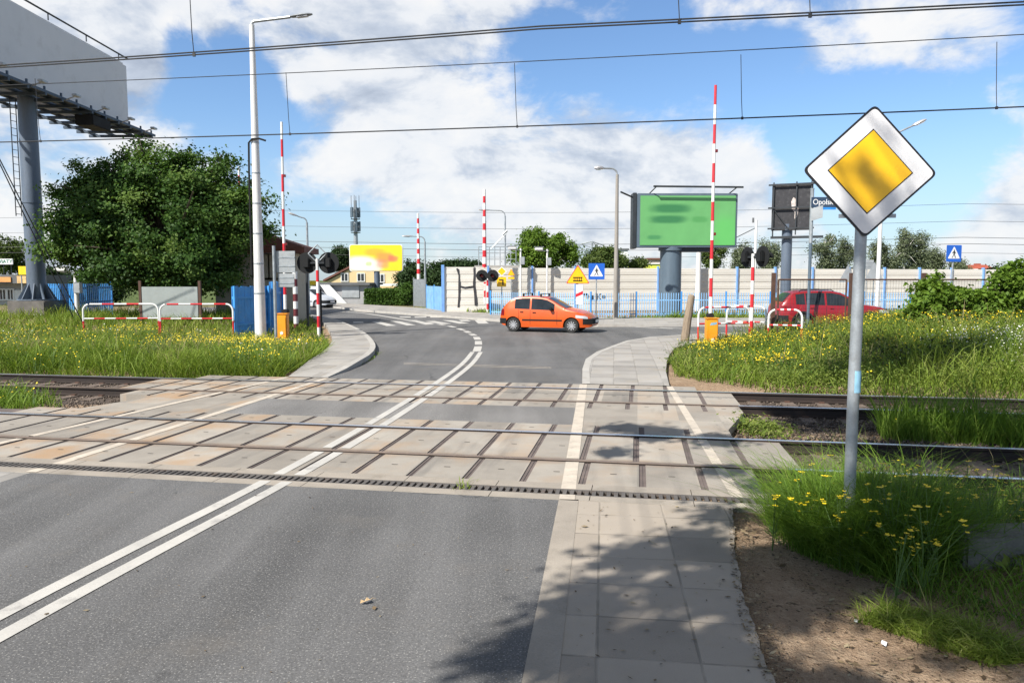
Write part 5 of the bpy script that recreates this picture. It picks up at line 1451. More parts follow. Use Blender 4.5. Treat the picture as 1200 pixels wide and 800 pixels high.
for k, (Y, py, r, lab) in enumerate(((75, 244, .016, 'topmost of the thin distant wires strung behind the noise wall'), (75, 263, .016, 'second thin distant wire from the top behind the noise wall'),
                          (75, 281, .022, 'third thin distant wire from the top, just above the yellow billboard top'), (75, 288, .022, 'lowest thin distant wire, level with the railing behind the graffiti wall'), (82, 297, .016, 'faint distant wire just above the noise wall beyond the bushy trees'))):
    z = at(600, py, Y).z
    t_ = thing('distant_wire', lab, CAT, (-90, Y, 0)); mb = MB((-90, Y, 0)); n = 60
    mb.tube([Vector((lerp(-90, 110, i / n), Y + (lerp(-90, 110, i / n)) * -.10, z - .5 * abs(math.sin(i / n * 3 * PI)))) for i in range(n + 1)], r, 5); mb.build('strand', M['wire'], t_, True)
# railway masts with insulator brackets
def rail_mast(label, px, Y, ytop, side=-1, arm=True, r=.13):
    bl = base(px, Y, 340); zt = at(px, ytop, Y).z
    w = thing('catenary_mast', label, 'catenary mast', bl)
    MB().tube([(0, 0, -.1), (0, 0, zt)], [r, r * .75], 10).build('mast', M['white_pole'], w, True)
    if arm:
        mb = MB(); mb.cyl((0, 0, zt - .6), (side * 2.6, 0, zt - 1.9), .035, n=6); mb.cyl((0, 0, zt - 2.3), (side * 2.6, 0, zt - 1.9), .03, n=6); mb.build('bracket_arm', M['dark_steel'], w)
        mb = MB()
        for k in range(5): mb.lathe([(.05, zt - .2 + k * .08), (.11, zt - .17 + k * .08), (.05, zt - .14 + k * .08)], o=(side * .25, 0, 0), n=10)
        mb.build('insulator', M['dark_steel'], w)
rail_mast('whitish catenary mast with bracket just right of the green billboard', 884, 60, 258)
rail_mast('thin white catenary mast standing right behind the blank billboard column', 44, 46, 228, side=1, r=.14)
rail_mast('pale mast behind the green billboard column and right barrier', 818, 50, 292, arm=False, r=.2)
# lattice gantry
w = thing('lattice_gantry', 'light steel lattice gantry showing above the noise wall behind the bushy trees', 'gantry', base(695, 110, 330)); O_ = Vector(w.location)
mb = MB(O_)
A = [at(x, y, 110) for x, y in ((672, 300), (680, 286), (694, 283), (706, 287), (716, 300))]
for a, b_ in zip(A, A[1:]): mb.cyl(a, b_, .09, n=5); mb.cyl(a + Vector((0, 0, -.9)), b_ + Vector((0, 0, -.9)), .06, n=5); mb.cyl(a, b_ + Vector((0, 0, -.9)), .05, n=5)
for q in (A[0], A[4], A[2]): mb.cyl(q, Vector((q.x, q.y, 0)), .14, n=6)
mb.build('truss', M['galv'], w)
# guy wires in the left foreground of the column
for lab, p0, p1, ys in (('left of two dark guy wires slanting down in front of the blank billboard column', (-30, 130), (86, 372), (25, 29)), ('right of two dark guy wires slanting down past the white camera mast', (-14, 160), (104, 392), (25, 27.5))):
    a, b_ = at(*p0, ys[0]), at(*p1, ys[1]); b_.z = max(b_.z, .05)
    t_ = thing('guy_wire', lab, 'guy wire', (b_.x, b_.y, 0)); mb = MB((b_.x, b_.y, 0)); mb.tube([b_, a + (a - b_) * 0.15], .02, 6); mb.build('strand', M['wire'], t_)
    mb = MB((b_.x, b_.y, 0)); mb.box((b_.x, b_.y, .02), (.3, .3, .12), bev=.02); mb.build('anchor', M['concrete'], t_)
# ================================================================== cars
def pw(P, x):
    if x <= P[0][0]: return P[0][1]
    for (a, ya), (b, yb) in zip(P, P[1:]):
        if x <= b: return ya + (yb - ya) * (x - a) / (b - a)
    return P[-1][1]
def car_paint(name, col):
    m, t, bs = new_mat(name)
    n = t.noise(t('ShaderNodeTexCoord').outputs['Object'], 3, 4)
    t.l.new(t.ramp(n, [(.3, tuple(c * .92 for c in col)), (.7, tuple(min(1, c * 1.06) for c in col))]), bs.inputs['Base Color'])
    bs.inputs['Metallic'].default_value = .1; bs.inputs['Roughness'].default_value = .32
    bs.inputs['Coat Weight'].default_value = .45; bs.inputs['Coat Roughness'].default_value = .10
    return m
def car(name, label, loc, rz, S):
    """S: length L, half width W, outline top, roof etc.; x runs from the rear bumper forward"""
    r = thing(name, label, 'car', loc, rz)
    L, W, top = S['L'], S['W'], S['top']; wr, wx = S['wr'], S['wx']; belt = S['belt']; H = max(z for _, z in top)
    paint = car_paint(name + '_paint', S['col']); trim = M['black']
    arch = wr + .055
    def zlo(x):
        z = pw(S['low'], x)
        for w_ in wx:
            d = abs(x - w_)
            if d < arch: z = max(z, wr + math.sqrt(arch * arch - d * d))
        return z
    def ztop(x): return pw(top, x)
    def half(x):
        w_ = W
        if x > L - .75: w_ -= .30 * ((x - L + .75) / .75) ** 2.4
        if x < .5: w_ -= .16 * ((.5 - x) / .5) ** 2.2
        return w_
    def yy(x, z):
        zb = belt(x); w_ = half(x)
        if z <= zb: return w_ * (1 - .055 * ((z - .55) / .45) ** 2)
        k = (z - zb) / max(.05, H - zb)
        return w_ * (1 - .055 * ((zb - .55) / .45) ** 2) * (1 - S['tumble'] * k)
    xs_ = sorted(set([0, .02, .05, .09] + [k * L / 56 for k in range(57)] + [w_ + arch * s * f for w_ in wx for s in (-1, 1) for f in (1.0001, .995, .97, .9, .8, .65, .45, .2)] + [p[0] for p in top] + [L - .02, L - .05]))
    xs_ = [x for x in xs_ if 0 <= x <= L]
    nr = 13; na = 8
    rings = []
    for x in xs_:
        z0, z1 = zlo(x), ztop(x); rg = []
        z0 = min(z0, z1 - .04)
        for k in range(nr):
            t = k / (nr - 1); z = z0 + (z1 - .03 - z0) * t
            y = yy(x, z)
            if t > .93: y -= .012
            rg.append((x, y, z))
        ye = yy(x, z1 - .03)
        for k in range(1, na):
            s = 1 - 2 * k / na; rg.append((x, (ye - .05) * s, z1 + .025 * (1 - s * s) - .004))
        rg += [(x, -y, z) for (_, y, z) in rg[:nr][::-1]]
        rings.append(rg)
    n = len(rings[0]); mb = MB()
    mb.v = [q for rg in rings for q in rg]
    for i in range(len(rings) - 1):
        for k in range(n): mb.f.append([i * n + k, i * n + (k + 1) % n, (i + 1) * n + (k + 1) % n, (i + 1) * n + k]); mb.m.append(0)
    mb.f.append(list(range(n))); mb.m.append(0); mb.f.append([(len(rings) - 1) * n + k for k in range(n)]); mb.m.append(0)
    body = mb.build('body', paint, r, True, 40)
    # dark underbody filling the arches
    mb = MB(); mb.box((L / 2, 0, .36), (L - .5, (W - .14) * 2, .30)); 
    for w_ in wx: mb.box((w_, 0, wr + .12), (arch * 1.9, (W - .20) * 2, .5))
    mb.build('underbody', M['black'], r)
    def side(name, x0, x1, zf0, zf1, m, s, parent, off=.006, nx_=14):
        mb = MB(); A, B_, = [], []
        for k in range(nx_ + 1):
            x = x0 + (x1 - x0) * k / nx_
            za, zb = zf0(x), max(zf0(x) + .001, zf1(x))
            col_ = []
            for q in range(5):
                z = za + (zb - za) * q / 4; col_.append((x, s * (yy(x, z) + off), z))
            A.append(col_)
        vs = [p for c in A for p in c]
        fs = [(i * 5 + q, i * 5 + q + 1, (i + 1) * 5 + q + 1, (i + 1) * 5 + q) for i in range(nx_) for q in range(4)]
        mb.add(vs, fs); return mb.build(name, m, parent, True)
    def across(name, x0, x1, m, parent, yw=.80, off=.008, nn=8, zoff=0):
        mb = MB(); vs = []
        for k in range(nn + 1):
            x = x0 + (x1 - x0) * k / nn; z1 = ztop(x); ye = yy(x, z1 - .03) - .05
            for q in range(7):
                s = 1 - 2 * q / 6; vs.append((x + (off if x0 > L / 2 else -off), ye * s * (yw + (1 - yw) * .0), z1 + .025 * (1 - s * s) + off))
        fs = [(i * 7 + q, i * 7 + q + 1, (i + 1) * 7 + q + 1, (i + 1) * 7 + q) for i in range(nn) for q in range(6)]
        mb.add(vs, fs); return mb.build(name, m, parent, True)
    for s in (1, -1):
        for x0, x1 in S['windows']:
            side('side_window', x0, x1, lambda x: belt(x) + .025, lambda x: min(ztop(x) - S['header'], H - S['header']), M['car_glass'], s, r)
        for x in S['seams']: side('door_seam', x - .006, x + .006, lambda q: pw(S['low'], q) + .12, lambda q: belt(q), M['black'], s, body, .003, 1)
        zs = S['strip']
        if zs: side('rub_strip', wx[0] + arch + .05, wx[1] - arch - .04, lambda q: zs, lambda q: zs + .06, M['black'], s, body, .014)
        side('sill', wx[0] + arch + .02, wx[1] - arch - .02, lambda q: pw(S['low'], q) - .005, lambda q: pw(S['low'], q) + .07, trim if S.get('clad') else paint, s, body, .01)
        for x in S['handles']:
            mb = MB(); z = belt(x) - .10; mb.box((x, s * (yy(x, z) + .015), z), (.15, .04, .035), bev=.012); mb.build('door_handle', trim if not S.get('clad') else paint, body)
        mb = MB(); xm = S['mirror']; z = belt(xm) + .07; mb.box((xm, s * (yy(xm, z) + .11), z), (.13, .19, .13), bev=.03); mb.build('mirror', trim, body, True)
        side('headlight', L - S['hl'][0], L - S['hl'][1], lambda q: S['hl'][2] + .16 * (L - q - S['hl'][1]) * .6, lambda q: min(S['hl'][3] + .10 * (L - q - .1), ztop(q) - .05), M['lamp_glass'], s, r, .01)
        side('tail_light', .03, S['tl'][0], lambda q: S['tl'][1], lambda q: min(S['tl'][2], ztop(q) - .04), M['lens_red'], s, r, .008)
        if S.get('clad'):
            for w_ in wx:
                mb = MB(); P0 = [(w_ + (arch) * math.cos(a), wr + arch * math.sin(a)) for a in [math.radians(-12 + 204 * k / 16) for k in range(17)]]
                P1 = [(w_ + (arch + .07) * math.cos(a), wr + (arch + .07) * math.sin(a)) for a in [math.radians(-12 + 204 * k / 16) for k in range(17)]]
                mb.strip([(x, s * (yy(x, z) + .012), z) for x, z in P0], [(x, s * (yy(x, z) + .012), z) for x, z in P1]); mb.build('arch_trim', trim, body)
    ws = S['screen']; across('windscreen', ws[0], ws[1], M['car_glass'], r)
    rs_ = S['rear']; across('rear_window', rs_[0], rs_[1], M['car_glass'], r)
    # bumpers
    for nm, x0, x1, za, zb in (('front_bumper', L - .34, L - .0, S['fb'][0], S['fb'][1]), ('rear_bumper', .0, .30, S['rb'][0], S['rb'][1])):
        mb = MB(); out = []
        seq = [x0 + (x1 - x0) * k / 6 for k in range(7)] if nm[0] == 'f' else [x1 + (x0 - x1) * k / 6 for k in range(7)]
        sg = 1 if nm[0] == 'f' else -1
        A = [(x + sg * .015 * k / 6, yy(x, (za + zb) / 2) + .014) for k, x in enumerate(seq)]
        A += [(seq[-1] + sg * .05, A[-1][1] * .6), (seq[-1] + sg * .06, 0)]
        A = A + [(x, -y) for x, y in A[:-1][::-1]]
        lo = [(x, y, za) for x, y in A]; hi = [(x, y, zb) for x, y in A]; hi2 = [(x - sg * .03, y * .98, zb + .015) for x, y in A]; lo2 = [(x - sg * .04, y * .97, za - .02) for x, y in A]
        mb.strip(lo2, lo); mb.strip(lo, hi); mb.strip(hi, hi2); bp = mb.build(nm, trim, r, True)
        mb = MB(); mb.box((x1 + .065 if nm[0] == 'f' else -.065, 0, (za + zb) / 2 + (.0 if nm[0] == 'f' else .02)), (.012, .50, .11)); mb.build('licence_plate', M['sign_white'], bp)
    for x in wx:
        for s in (1, -1):
            mb = MB(); ww = .19
            mb.lathe([(wr * .62, -ww / 2), (wr * .93, -ww / 2), (wr, -ww * .36), (wr, ww * .36), (wr * .93, ww / 2), (wr * .62, ww / 2)], o=(x, s * (W - .125), wr), axis='Y', n=30)
            wh = mb.build('wheel', M['tyre'], r, True)
            mb = MB(); yo = s * (W - .125 + ww * .46)
            mb.lathe([(.001, s * .012), (wr * .16, s * .012), (wr * .22, -s * .01), (wr * .50, -s * .015), (wr * .60, s * .008), (wr * .66, s * .004)], o=(x, yo, wr), axis='Y', n=30)
            for k in range(S['spokes']):
                a = 2 * PI * k / S['spokes'] + .3; R_ = Matrix.Rotation(-a, 3, 'Y')
                mb.box(Vector((x, yo + s * .008, wr)) + R_ @ Vector((wr * .38, 0, 0)), (wr * .5, .03, wr * .13), R=R_)
            mb.build('rim', M['silver'], wh, True)
            mb = MB()
            for k in range(S['spokes']):
                a = 2 * PI * (k + .5) / S['spokes'] + .3; R_ = Matrix.Rotation(-a, 3, 'Y')
                mb.box(Vector((x, yo - s * .006, wr)) + R_ @ Vector((wr * .42, 0, 0)), (wr * .26, .022, wr * (.10 if S['spokes'] > 7 else .2)), R=R_)
            mb.build('rim_opening', M['black'], wh)
    if S.get('bars'):
        for x in S['bars']:
            z = ztop(x) + .115; hw_ = yy(x, ztop(x) - .05)
            mb = MB(); mb.box((x, 0, z), (.05, hw_ * 2 - .06, .03), bev=.008)
            for s in (1, -1): mb.box((x, s * (hw_ - .10), z - .06), (.07, .05, .11), bev=.01)
            mb.build('roof_bar', M['black'], r)
    if S.get('rails'):
        for s in (1, -1):
            x0, x1 = S['rails']; mb = MB(); mb.tube([(x0, s * (yy(x0, ztop(x0) - .03) - .09), ztop(x0)), (x0 + .12, s * (yy(x0, ztop(x0) - .03) - .09), ztop(x0) + .06), (x1 - .12, s * (yy(x1, ztop(x1) - .03) - .09), ztop(x1) + .06), (x1, s * (yy(x1, ztop(x1) - .03) - .09), ztop(x1))], .018, 6); mb.build('roof_rail', M['black'], r)
    return r
small = dict(L=3.84, W=.83, wr=.285, wx=(.60, 3.04), col=(.60, .088, .008), tumble=.16, header=.07, strip=.46, clad=False,
    top=[(0, .58), (.012, .74), (.04, .86), (.10, .95), (.26, 1.13), (.45, 1.305), (.58, 1.37), (.75, 1.405), (1.0, 1.425), (1.35, 1.43), (1.75, 1.415), (2.0, 1.37), (2.25, 1.25), (2.55, 1.08), (2.78, .96), (2.95, .92), (3.25, .86), (3.5, .78), (3.68, .68), (3.78, .58), (3.84, .46)],
    low=[(0, .36), (.12, .27), (.3, .24), (.9, .20), (2.7, .20), (3.4, .22), (3.72, .22), (3.84, .30)], belt=lambda x: .93 - .075 * min(1, max(0, (x - .3) / 2.3)),
    windows=[(.66, 1.30), (1.37, 2.34)], seams=(.84, 1.33, 2.45), handles=(.97, 1.50), mirror=2.22, hl=(.62, .16, .56, .66), tl=(.20, .66, .92), fb=(.36, .56), rb=(.34, .54),
    screen=(2.02, 2.76), rear=(.14, .44), spokes=10, bars=(.98, 1.72), seats=(1.0, 1.9))
suv = dict(L=4.55, W=.92, wr=.36, wx=(.90, 3.60), col=(.26, .009, .014), tumble=.24, header=.10, strip=None, clad=True,
    top=[(0, .72), (.02, .98), (.07, 1.10), (.14, 1.18), (.32, 1.38), (.50, 1.55), (.58, 1.60), (.95, 1.66), (1.5, 1.68), (2.1, 1.67), (2.45, 1.60), (2.8, 1.42), (3.15, 1.20), (3.35, 1.11), (3.7, 1.07), (4.1, 1.0), (4.35, .90), (4.48, .76), (4.55, .56)],
    low=[(0, .46), (.15, .36), (.4, .33), (1.2, .28), (3.2, .28), (4.1, .30), (4.45, .32), (4.55, .42)], belt=lambda x: 1.10 - .08 * min(1, max(0, (x - .3) / 2.8)),
    windows=[(.62, .98), (1.03, 1.78), (1.86, 2.80)], seams=(1.0, 1.82, 3.0), handles=(1.25, 2.05), mirror=2.82, hl=(.62, .14, .74, .86), tl=(.42, .90, 1.06), fb=(.45, .68), rb=(.42, .66),
    screen=(2.48, 3.32), rear=(.16, .50), spokes=5, rails=(.8, 2.2), seats=(1.4, 2.3))
cl_ = ground(589.5, 386.5); car('hatchback_car', 'small orange hatchback with black roof bars driving across the junction', (cl_.x + .12, 30.7, 0), math.radians(-19), small)
rl_ = base(906, 30.4, 380); car('suv_car', 'dark red estate-style car seen past the wire fence at right', (rl_.x, 30.4, 0), math.radians(-1), suv)
pale = dict(small, col=(.55, .58, .62), bars=None)
car('parked_car', 'pale silver car parked far behind the left marker post', (at(338, 350, 56).x, 57, 0), math.radians(-25), pale)
# ================================================================== foliage
M['leaf_maple'] = leaf_mat('maple_leaves', [(.028, .066, .014), (.048, .106, .021), (.082, .152, .029), (.13, .20, .044)], .34)
M['leaf_bright'] = leaf_mat('fresh_leaves', [(.07, .13, .018), (.115, .20, .025), (.165, .255, .035)], .38)
M['leaf_olive'] = leaf_mat('olive_leaves', [(.05, .085, .022), (.085, .125, .030), (.13, .17, .045)], .3)
M['leaf_dark'] = leaf_mat('dark_leaves', [(.018, .038, .012), (.030, .058, .018), (.045, .08, .022)], .2)
M['leaf_birch'] = leaf_mat('birch_leaves', [(.09, .115, .065), (.135, .165, .09), (.18, .205, .12)], .25)
M['leaf_hedge'] = leaf_mat('hedge_leaves', [(.035, .08, .015), (.06, .12, .02), (.09, .16, .03)], .3)

def crown(name, ellipsoids, n_cl, n_leaf, size, clump, m, parent, seed, droop=0.0, flat=.75, surf=.55, off=(0, 0, 0), coh=.55, tv=.17):
    rng = np.random.default_rng(seed)
    C_, S_ = [], []
    vol = np.array([a * b * c for *_, a, b, c in ellipsoids]) ** .75; vol = vol / vol.sum()
    for (cx, cy, cz, rx, ry, rz), f in zip(ellipsoids, vol):
        k = max(3, int(n_cl * f)); d = rng.normal(size=(k, 3)); d /= np.linalg.norm(d, axis=1, keepdims=True)
        rad = (surf + (1 - surf) * rng.random(k)) ** 1.0 * rng.uniform(.86, 1.10, k)
        C_.append(np.array([cx, cy, cz]) + d * rad[:, None] * np.array([rx, ry, rz])); S_.append(d)
    C_ = np.vstack(C_); S_ = np.vstack(S_)
    K = len(C_)
    cs = clump * rng.uniform(.6, 1.35, K)
    ctint = rng.normal(0, tv, K)
    idx = np.repeat(np.arange(K), n_leaf); N = len(idx)
    off_ = rng.normal(size=(N, 3)) * np.array([1, 1, flat]) * .55
    off_ *= cs[idx][:, None]
    if droop: off_[:, 2] -= droop * np.abs(rng.normal(size=N)) * cs[idx]
    P_ = C_[idx] + off_
    P_[:, 2] = np.maximum(P_[:, 2], .12)
    nrm = S_[idx] * coh + rng.normal(size=(N, 3)) * (1.2 - coh) + np.array([0, 0, .55]); nrm /= np.linalg.norm(nrm, axis=1, keepdims=True)
    t = rng.normal(size=(N, 3)); t -= nrm * (t * nrm).sum(1, keepdims=True); t /= np.linalg.norm(t, axis=1, keepdims=True)
    b = np.cross(nrm, t); sz = size * rng.uniform(.6, 1.35, N)[:, None]
    fold = nrm * sz * .18
    q = np.stack([P_ - t * sz * .62, P_ + b * sz * .42 + fold, P_ + t * sz * .62, P_ - b * sz * .42 + fold], 1).reshape(-1, 3)
    tint = np.clip(.5 + ctint[idx] + rng.normal(0, .16, N), 0, 1)
    return fast_mesh(name, q - np.array(off), np.arange(N * 4), np.full(N, 4), M[m], parent, np.repeat(tint, 4))

def limbs(mb, p0, tips, r0, rng, mid=.45):
    for q in tips:
        q = Vector(q); m = lerp(p0, q, .5) + Vector((rng.normal() * .1, rng.normal() * .1, .12 * (q - p0).length)); mb.tube([p0, m, q], [r0, r0 * .55, r0 * .15], 6)
def tree(name, label, loc, h_trunk, r, ell, n_cl, n_leaf, size, clump, m, seed, bark='bark', lean=(0, 0), group=None, cat='tree', **kw):
    """ell is given relative to the foot of the trunk"""
    rng = np.random.default_rng(seed)
    t_ = thing(name, label, cat, loc, 0, group)
    mb = MB(); top = Vector((lean[0], lean[1], h_trunk))
    mb.tube([(0, 0, -.2), (lean[0] * .2, lean[1] * .2, h_trunk * .35), lerp(Vector((0, 0, 0)), top, .7), top], [r * 1.25, r, r * .8, r * .5], 10)
    tips = [(cx + rng.normal() * rx * .4, cy + rng.normal() * ry * .4, cz + rng.uniform(-.1, .6) * rz) for cx, cy, cz, rx, ry, rz in ell for _ in range(3)]
    limbs(mb, Vector((lean[0] * .7, lean[1] * .7, h_trunk * .7)), tips, r * .5, rng)
    mb.build('trunk', M[bark], t_, True, 60)
    crown('crown', ell, n_cl, n_leaf, size, clump, m, t_, seed, **kw)
    return t_
def ell_px(loc, Y, items):
    """(px, py, rx_px, rz_px, dy, ry) -> ellipsoids relative to loc"""
    out = []
    for px, py, rxp, rzp, dy, ry in items:
        c = at(px, py, Y + dy); s = (Y + dy) / FOC
        out.append((c.x - loc.x, c.y - loc.y, c.z - loc.z, rxp * s, ry, rzp * s))
    return out
# big maple
bl = base(205, 32.5, 380)
_sp = [(px, py, 7, 17, random.Random(px).uniform(-1.5, 1), .5) for px, py in ((95, 205), (112, 212), (150, 186), (163, 172), (185, 190), (205, 192), (222, 186), (243, 198), (258, 190), (268, 205), (292, 222), (76, 238), (64, 268), (130, 200))]
tree('maple_tree', 'big dark green maple with low dense crown left of the white street lamp', bl, 3.2, .26, ell_px(bl, 32.5, [(185, 265, 100, 62, 0, 3.4), (110, 262, 48, 48, -.6, 2.2), (140, 228, 44, 32, 0, 2.2), (195, 216, 44, 28, 0, 2.4), (240, 228, 38, 28, .3, 2.2), (262, 262, 36, 40, .2, 2.2), (285, 258, 24, 34, -.3, 1.4), (150, 305, 70, 32, -.8, 2.4), (230, 310, 55, 34, -.4, 2.4), (88, 290, 32, 28, -.5, 1.5), (200, 320, 60, 24, .4, 2.4), (308, 235, 10, 8, 0, .5), (312, 275, 8, 7, 0, .4), (78, 225, 12, 12, -.3, .7)] + _sp),
     800, 185, .115, .54, 'leaf_maple', 3, surf=.48, coh=.72, tv=.22, flat=.65)
# trees behind the noise wall
bl = base(637, 60, 340)
tree('bushy_tree', 'bright green bushy tree with two tops behind the noise wall above the orange car', bl, 3.5, .2, ell_px(bl, 60, [(632, 296, 26, 22, 0, 1.8), (625, 282, 16, 14, 0, 1.2), (655, 293, 20, 18, .5, 1.5), (612, 300, 13, 13, 0, 1.0), (668, 301, 10, 12, 0, .9), (618, 278, 6, 8, 0, .6), (657, 277, 6, 7, 0, .6)]), 230, 80, .15, .45, 'leaf_bright', 5)
bl = base(705, 70, 340)
tree('round_tree', 'rounded darker olive tree behind the wall left of the tall concrete lamp', bl, 3, .2, ell_px(bl, 70, [(706, 304, 20, 14, 0, 1.6), (694, 307, 11, 10, 0, 1.0), (716, 300, 9, 9, 0, .9)]), 150, 80, .16, .45, 'leaf_olive', 6)
for k, (px, py, rx, rz, Y, lab) in enumerate(((725, 308, 9, 7, 80, 'small sparse bush top just above the noise wall right of the tall concrete lamp'), (748, 309, 9, 6, 98, 'sparse olive bush top in front of the lime yellow shed'), (838, 300, 14, 15, 92, 'olive tree between the green billboard and the whitish catenary mast'))):
    bl = base(px, Y, 340); tree('wall_tree', lab, bl, 3, .15, ell_px(bl, Y, [(px, py, rx, rz, 0, 1.4), (px - rx * .5, py + 3, rx * .6, rz * .7, 0, 1)]), 70, 60, .2, .5, 'leaf_olive', 20 + k)
# birches
birch_lab = ['leftmost birch behind the black billboard', 'loose birch showing between the black billboard and the street name post', 'short birch just right of the street name post', 'birch glimpsed left of the diamond sign pole', 'birch right of the diamond sign pole',
             'tallest birch with a ragged split top right of the pale lamp pole', 'drooping birch right of the tallest birch', 'low broad birch left of the right crossing sign', 'dark low tree right of the crossing sign at right']
for k, (px, ytop, ybot, w_, Y) in enumerate(((868, 285, 318, 13, 100), (902, 282, 320, 14, 104), (965, 275, 320, 17, 104), (990, 279, 320, 14, 108), (1035, 282, 320, 17, 104), (1058, 268, 320, 12, 100), (1076, 273, 320, 14, 101), (1098, 291, 321, 14, 108), (1126, 303, 322, 10, 110))):
    bl = base(px, Y, 340); rngk = random.Random(k)
    items = [(px + rngk.uniform(-.5, .5) * w_, lerp(ytop + 4, ybot, f) , w_ * (.42 + .5 * f), 8.5, rngk.uniform(-1, 1), 1.6) for f in (.0, .2, .4, .6, .85)]
    items += [(px + rngk.uniform(-1, 1) * w_, lerp(ytop, ybot, rngk.uniform(.15, .7)), w_ * .4, 6, 0, 1.0) for _ in range(3)]
    tree('birch_tree', birch_lab[k], bl, (328 - ytop) / FOC * Y + 1.2, .16, ell_px(bl, Y, items), 150, 42, .18, .6, 'leaf_birch', 40 + k, bark='pale_bark', group='trees beyond the noise wall', droop=.9, surf=.3)
# dark trees behind the yellow billboard, far bushes
for k, (px, py, rx, rz, Y, m, lab) in enumerate(((400, 303, 9, 15, 100, 'leaf_dark', 'narrow dark tree immediately left of the yellow billboard'), (487, 327, 20, 22, 75, 'leaf_dark', 'dark tree right of the yellow billboard behind the far barrier'), (512, 330, 15, 22, 72, 'leaf_dark', 'dark tree against the left end of the graffiti wall'), (540, 312, 26, 7, 90, 'leaf_dark', 'low dark tree line peeking over the graffiti wall'),
                            (8, 300, 22, 22, 85, 'leaf_olive', 'olive green tree behind the flower shop at the left edge'), (60, 326, 20, 14, 80, 'leaf_dark', 'dark tree behind the striped blue palisade fence'), (112, 338, 28, 14, 60, 'leaf_dark', 'dark bush under the left side of the big maple'), (1175, 322, 9, 7, 75, 'leaf_dark', 'small dark round tree above the fence at far right'))):
    bl = base(px, Y, 340); tree('background_tree', lab, bl, 2.5, .18, ell_px(bl, Y, [(px, py, rx, rz, 0, 2.2), (px - rx * .5, py + 4, rx * .6, rz * .75, 0, 1.4), (px + rx * .5, py + 5, rx * .6, rz * .7, 0, 1.4)]), 150, 70, .19, .55, m, 60 + k)
# hedge
hl = base(455, 62, 350); hd_ = thing('hedge', 'clipped green hedge below the yellow billboard', 'hedge', hl)
a, b_ = at(429, 345, 62), at(482, 345, 62); rng = np.random.default_rng(8)
N = 9000; P_ = np.stack([rng.uniform(a.x - hl.x, b_.x - hl.x, N), rng.uniform(-.9, .9, N), rng.uniform(.05, 1.25, N)], 1)
fc = rng.integers(0, 3, N); P_[fc == 0, 1] = -.9 + rng.normal(0, .06, (fc == 0).sum()); P_[fc == 1, 2] = 1.25 + rng.normal(0, .06, (fc == 1).sum())
t = rng.normal(size=(N, 3)); t /= np.linalg.norm(t, axis=1, keepdims=True); b = np.cross(t, rng.normal(size=(N, 3))); b /= np.linalg.norm(b, axis=1, keepdims=True)
q = np.stack([P_ - t * .09, P_ + b * .06, P_ + t * .09, P_ - b * .06], 1).reshape(-1, 3)
fast_mesh('foliage', q, np.arange(N * 4), np.full(N, 4), M['leaf_hedge'], hd_, np.repeat(np.clip(rng.normal(.5, .25, N), 0, 1), 4))
mb = MB(); mb.box(((a.x + b_.x) / 2 - hl.x, 0, .58), (b_.x - a.x - .3, 1.5, 1.1)); mb.build('twigs', M['bark'], hd_)
bl = base(478, 60, 350); tree('clipped_shrub', 'taller green shrub at the right end of the clipped hedge', bl, .6, .06, ell_px(bl, 60, [(477, 345, 9, 14, 0, .8)]), 40, 60, .12, .3, 'leaf_hedge', 81, cat='shrub')
# bushes at right along the wire fence
for k, (px, Y, items, lab) in enumerate(((1098, 21.6, [(1092, 348, 24, 22, 0, .6), (1086, 366, 26, 16, -.2, .6), (1098, 332, 10, 12, 0, .3), (1112, 356, 18, 16, 0, .5)], 'leafy bright green bush with a tall pointed shoot before the wire fence'),
                             (1140, 21.4, [(1138, 356, 28, 15, 0, .6), (1122, 350, 16, 12, 0, .5), (1150, 366, 26, 12, -.2, .5)], 'middle low leafy bush of the row in front of the wire fence'),
                             (1185, 21.2, [(1186, 345, 24, 26, 0, .7), (1200, 330, 26, 26, 0, .8), (1170, 362, 18, 14, 0, .5), (1178, 322, 12, 10, 0, .4)], 'tallest bush at the right edge overgrowing the end of the wire fence'))):
    g0 = base(px, Y, 360); bl = Vector((g0.x, g0.y, terrain1(g0.x, g0.y)))
    tree('leafy_bush', lab, bl, .9, .05, ell_px(bl, Y, items), 130, 48, .105, .22, 'leaf_bright', 90 + k, cat='bush', surf=.4)
# trees behind the photographer, known from the dappled shade they throw over the right pavement and grass
def over(gx, gy, h):
    k = h / math.tan(SUN_EL); return gx + SUN_TO.x * k, gy + SUN_TO.y * k, h
def shade_tree(label, loc, targets, h_trunk, lean, seed, n_cl, clump=.36, leaf=.17, n_leaf=46, low=1.0):
    ell = []
    for gx, gy, r_, h in targets:
        h *= low
        x, y, z = over(gx, gy, h); ell.append((x - loc[0], y - loc[1], z, r_, r_, r_ * .8))
    t_ = thing('shade_tree', label, 'tree', loc)
    rng = np.random.default_rng(seed); top = Vector((lean[0], lean[1], h_trunk))
    mb = MB(); mb.tube([(0, 0, -.2), (lean[0] * .3, lean[1] * .3, h_trunk * .5), top], [.36, .26, .12], 10)
    for e in ell: limbs(mb, top, [e[:3]], .05 if low == 1.0 else .016, rng)
    mb.build('trunk', M['bark'], t_, True, 60)
    crown('crown', ell, n_cl, n_leaf, leaf, clump, 'leaf_maple', t_, seed, surf=.15)
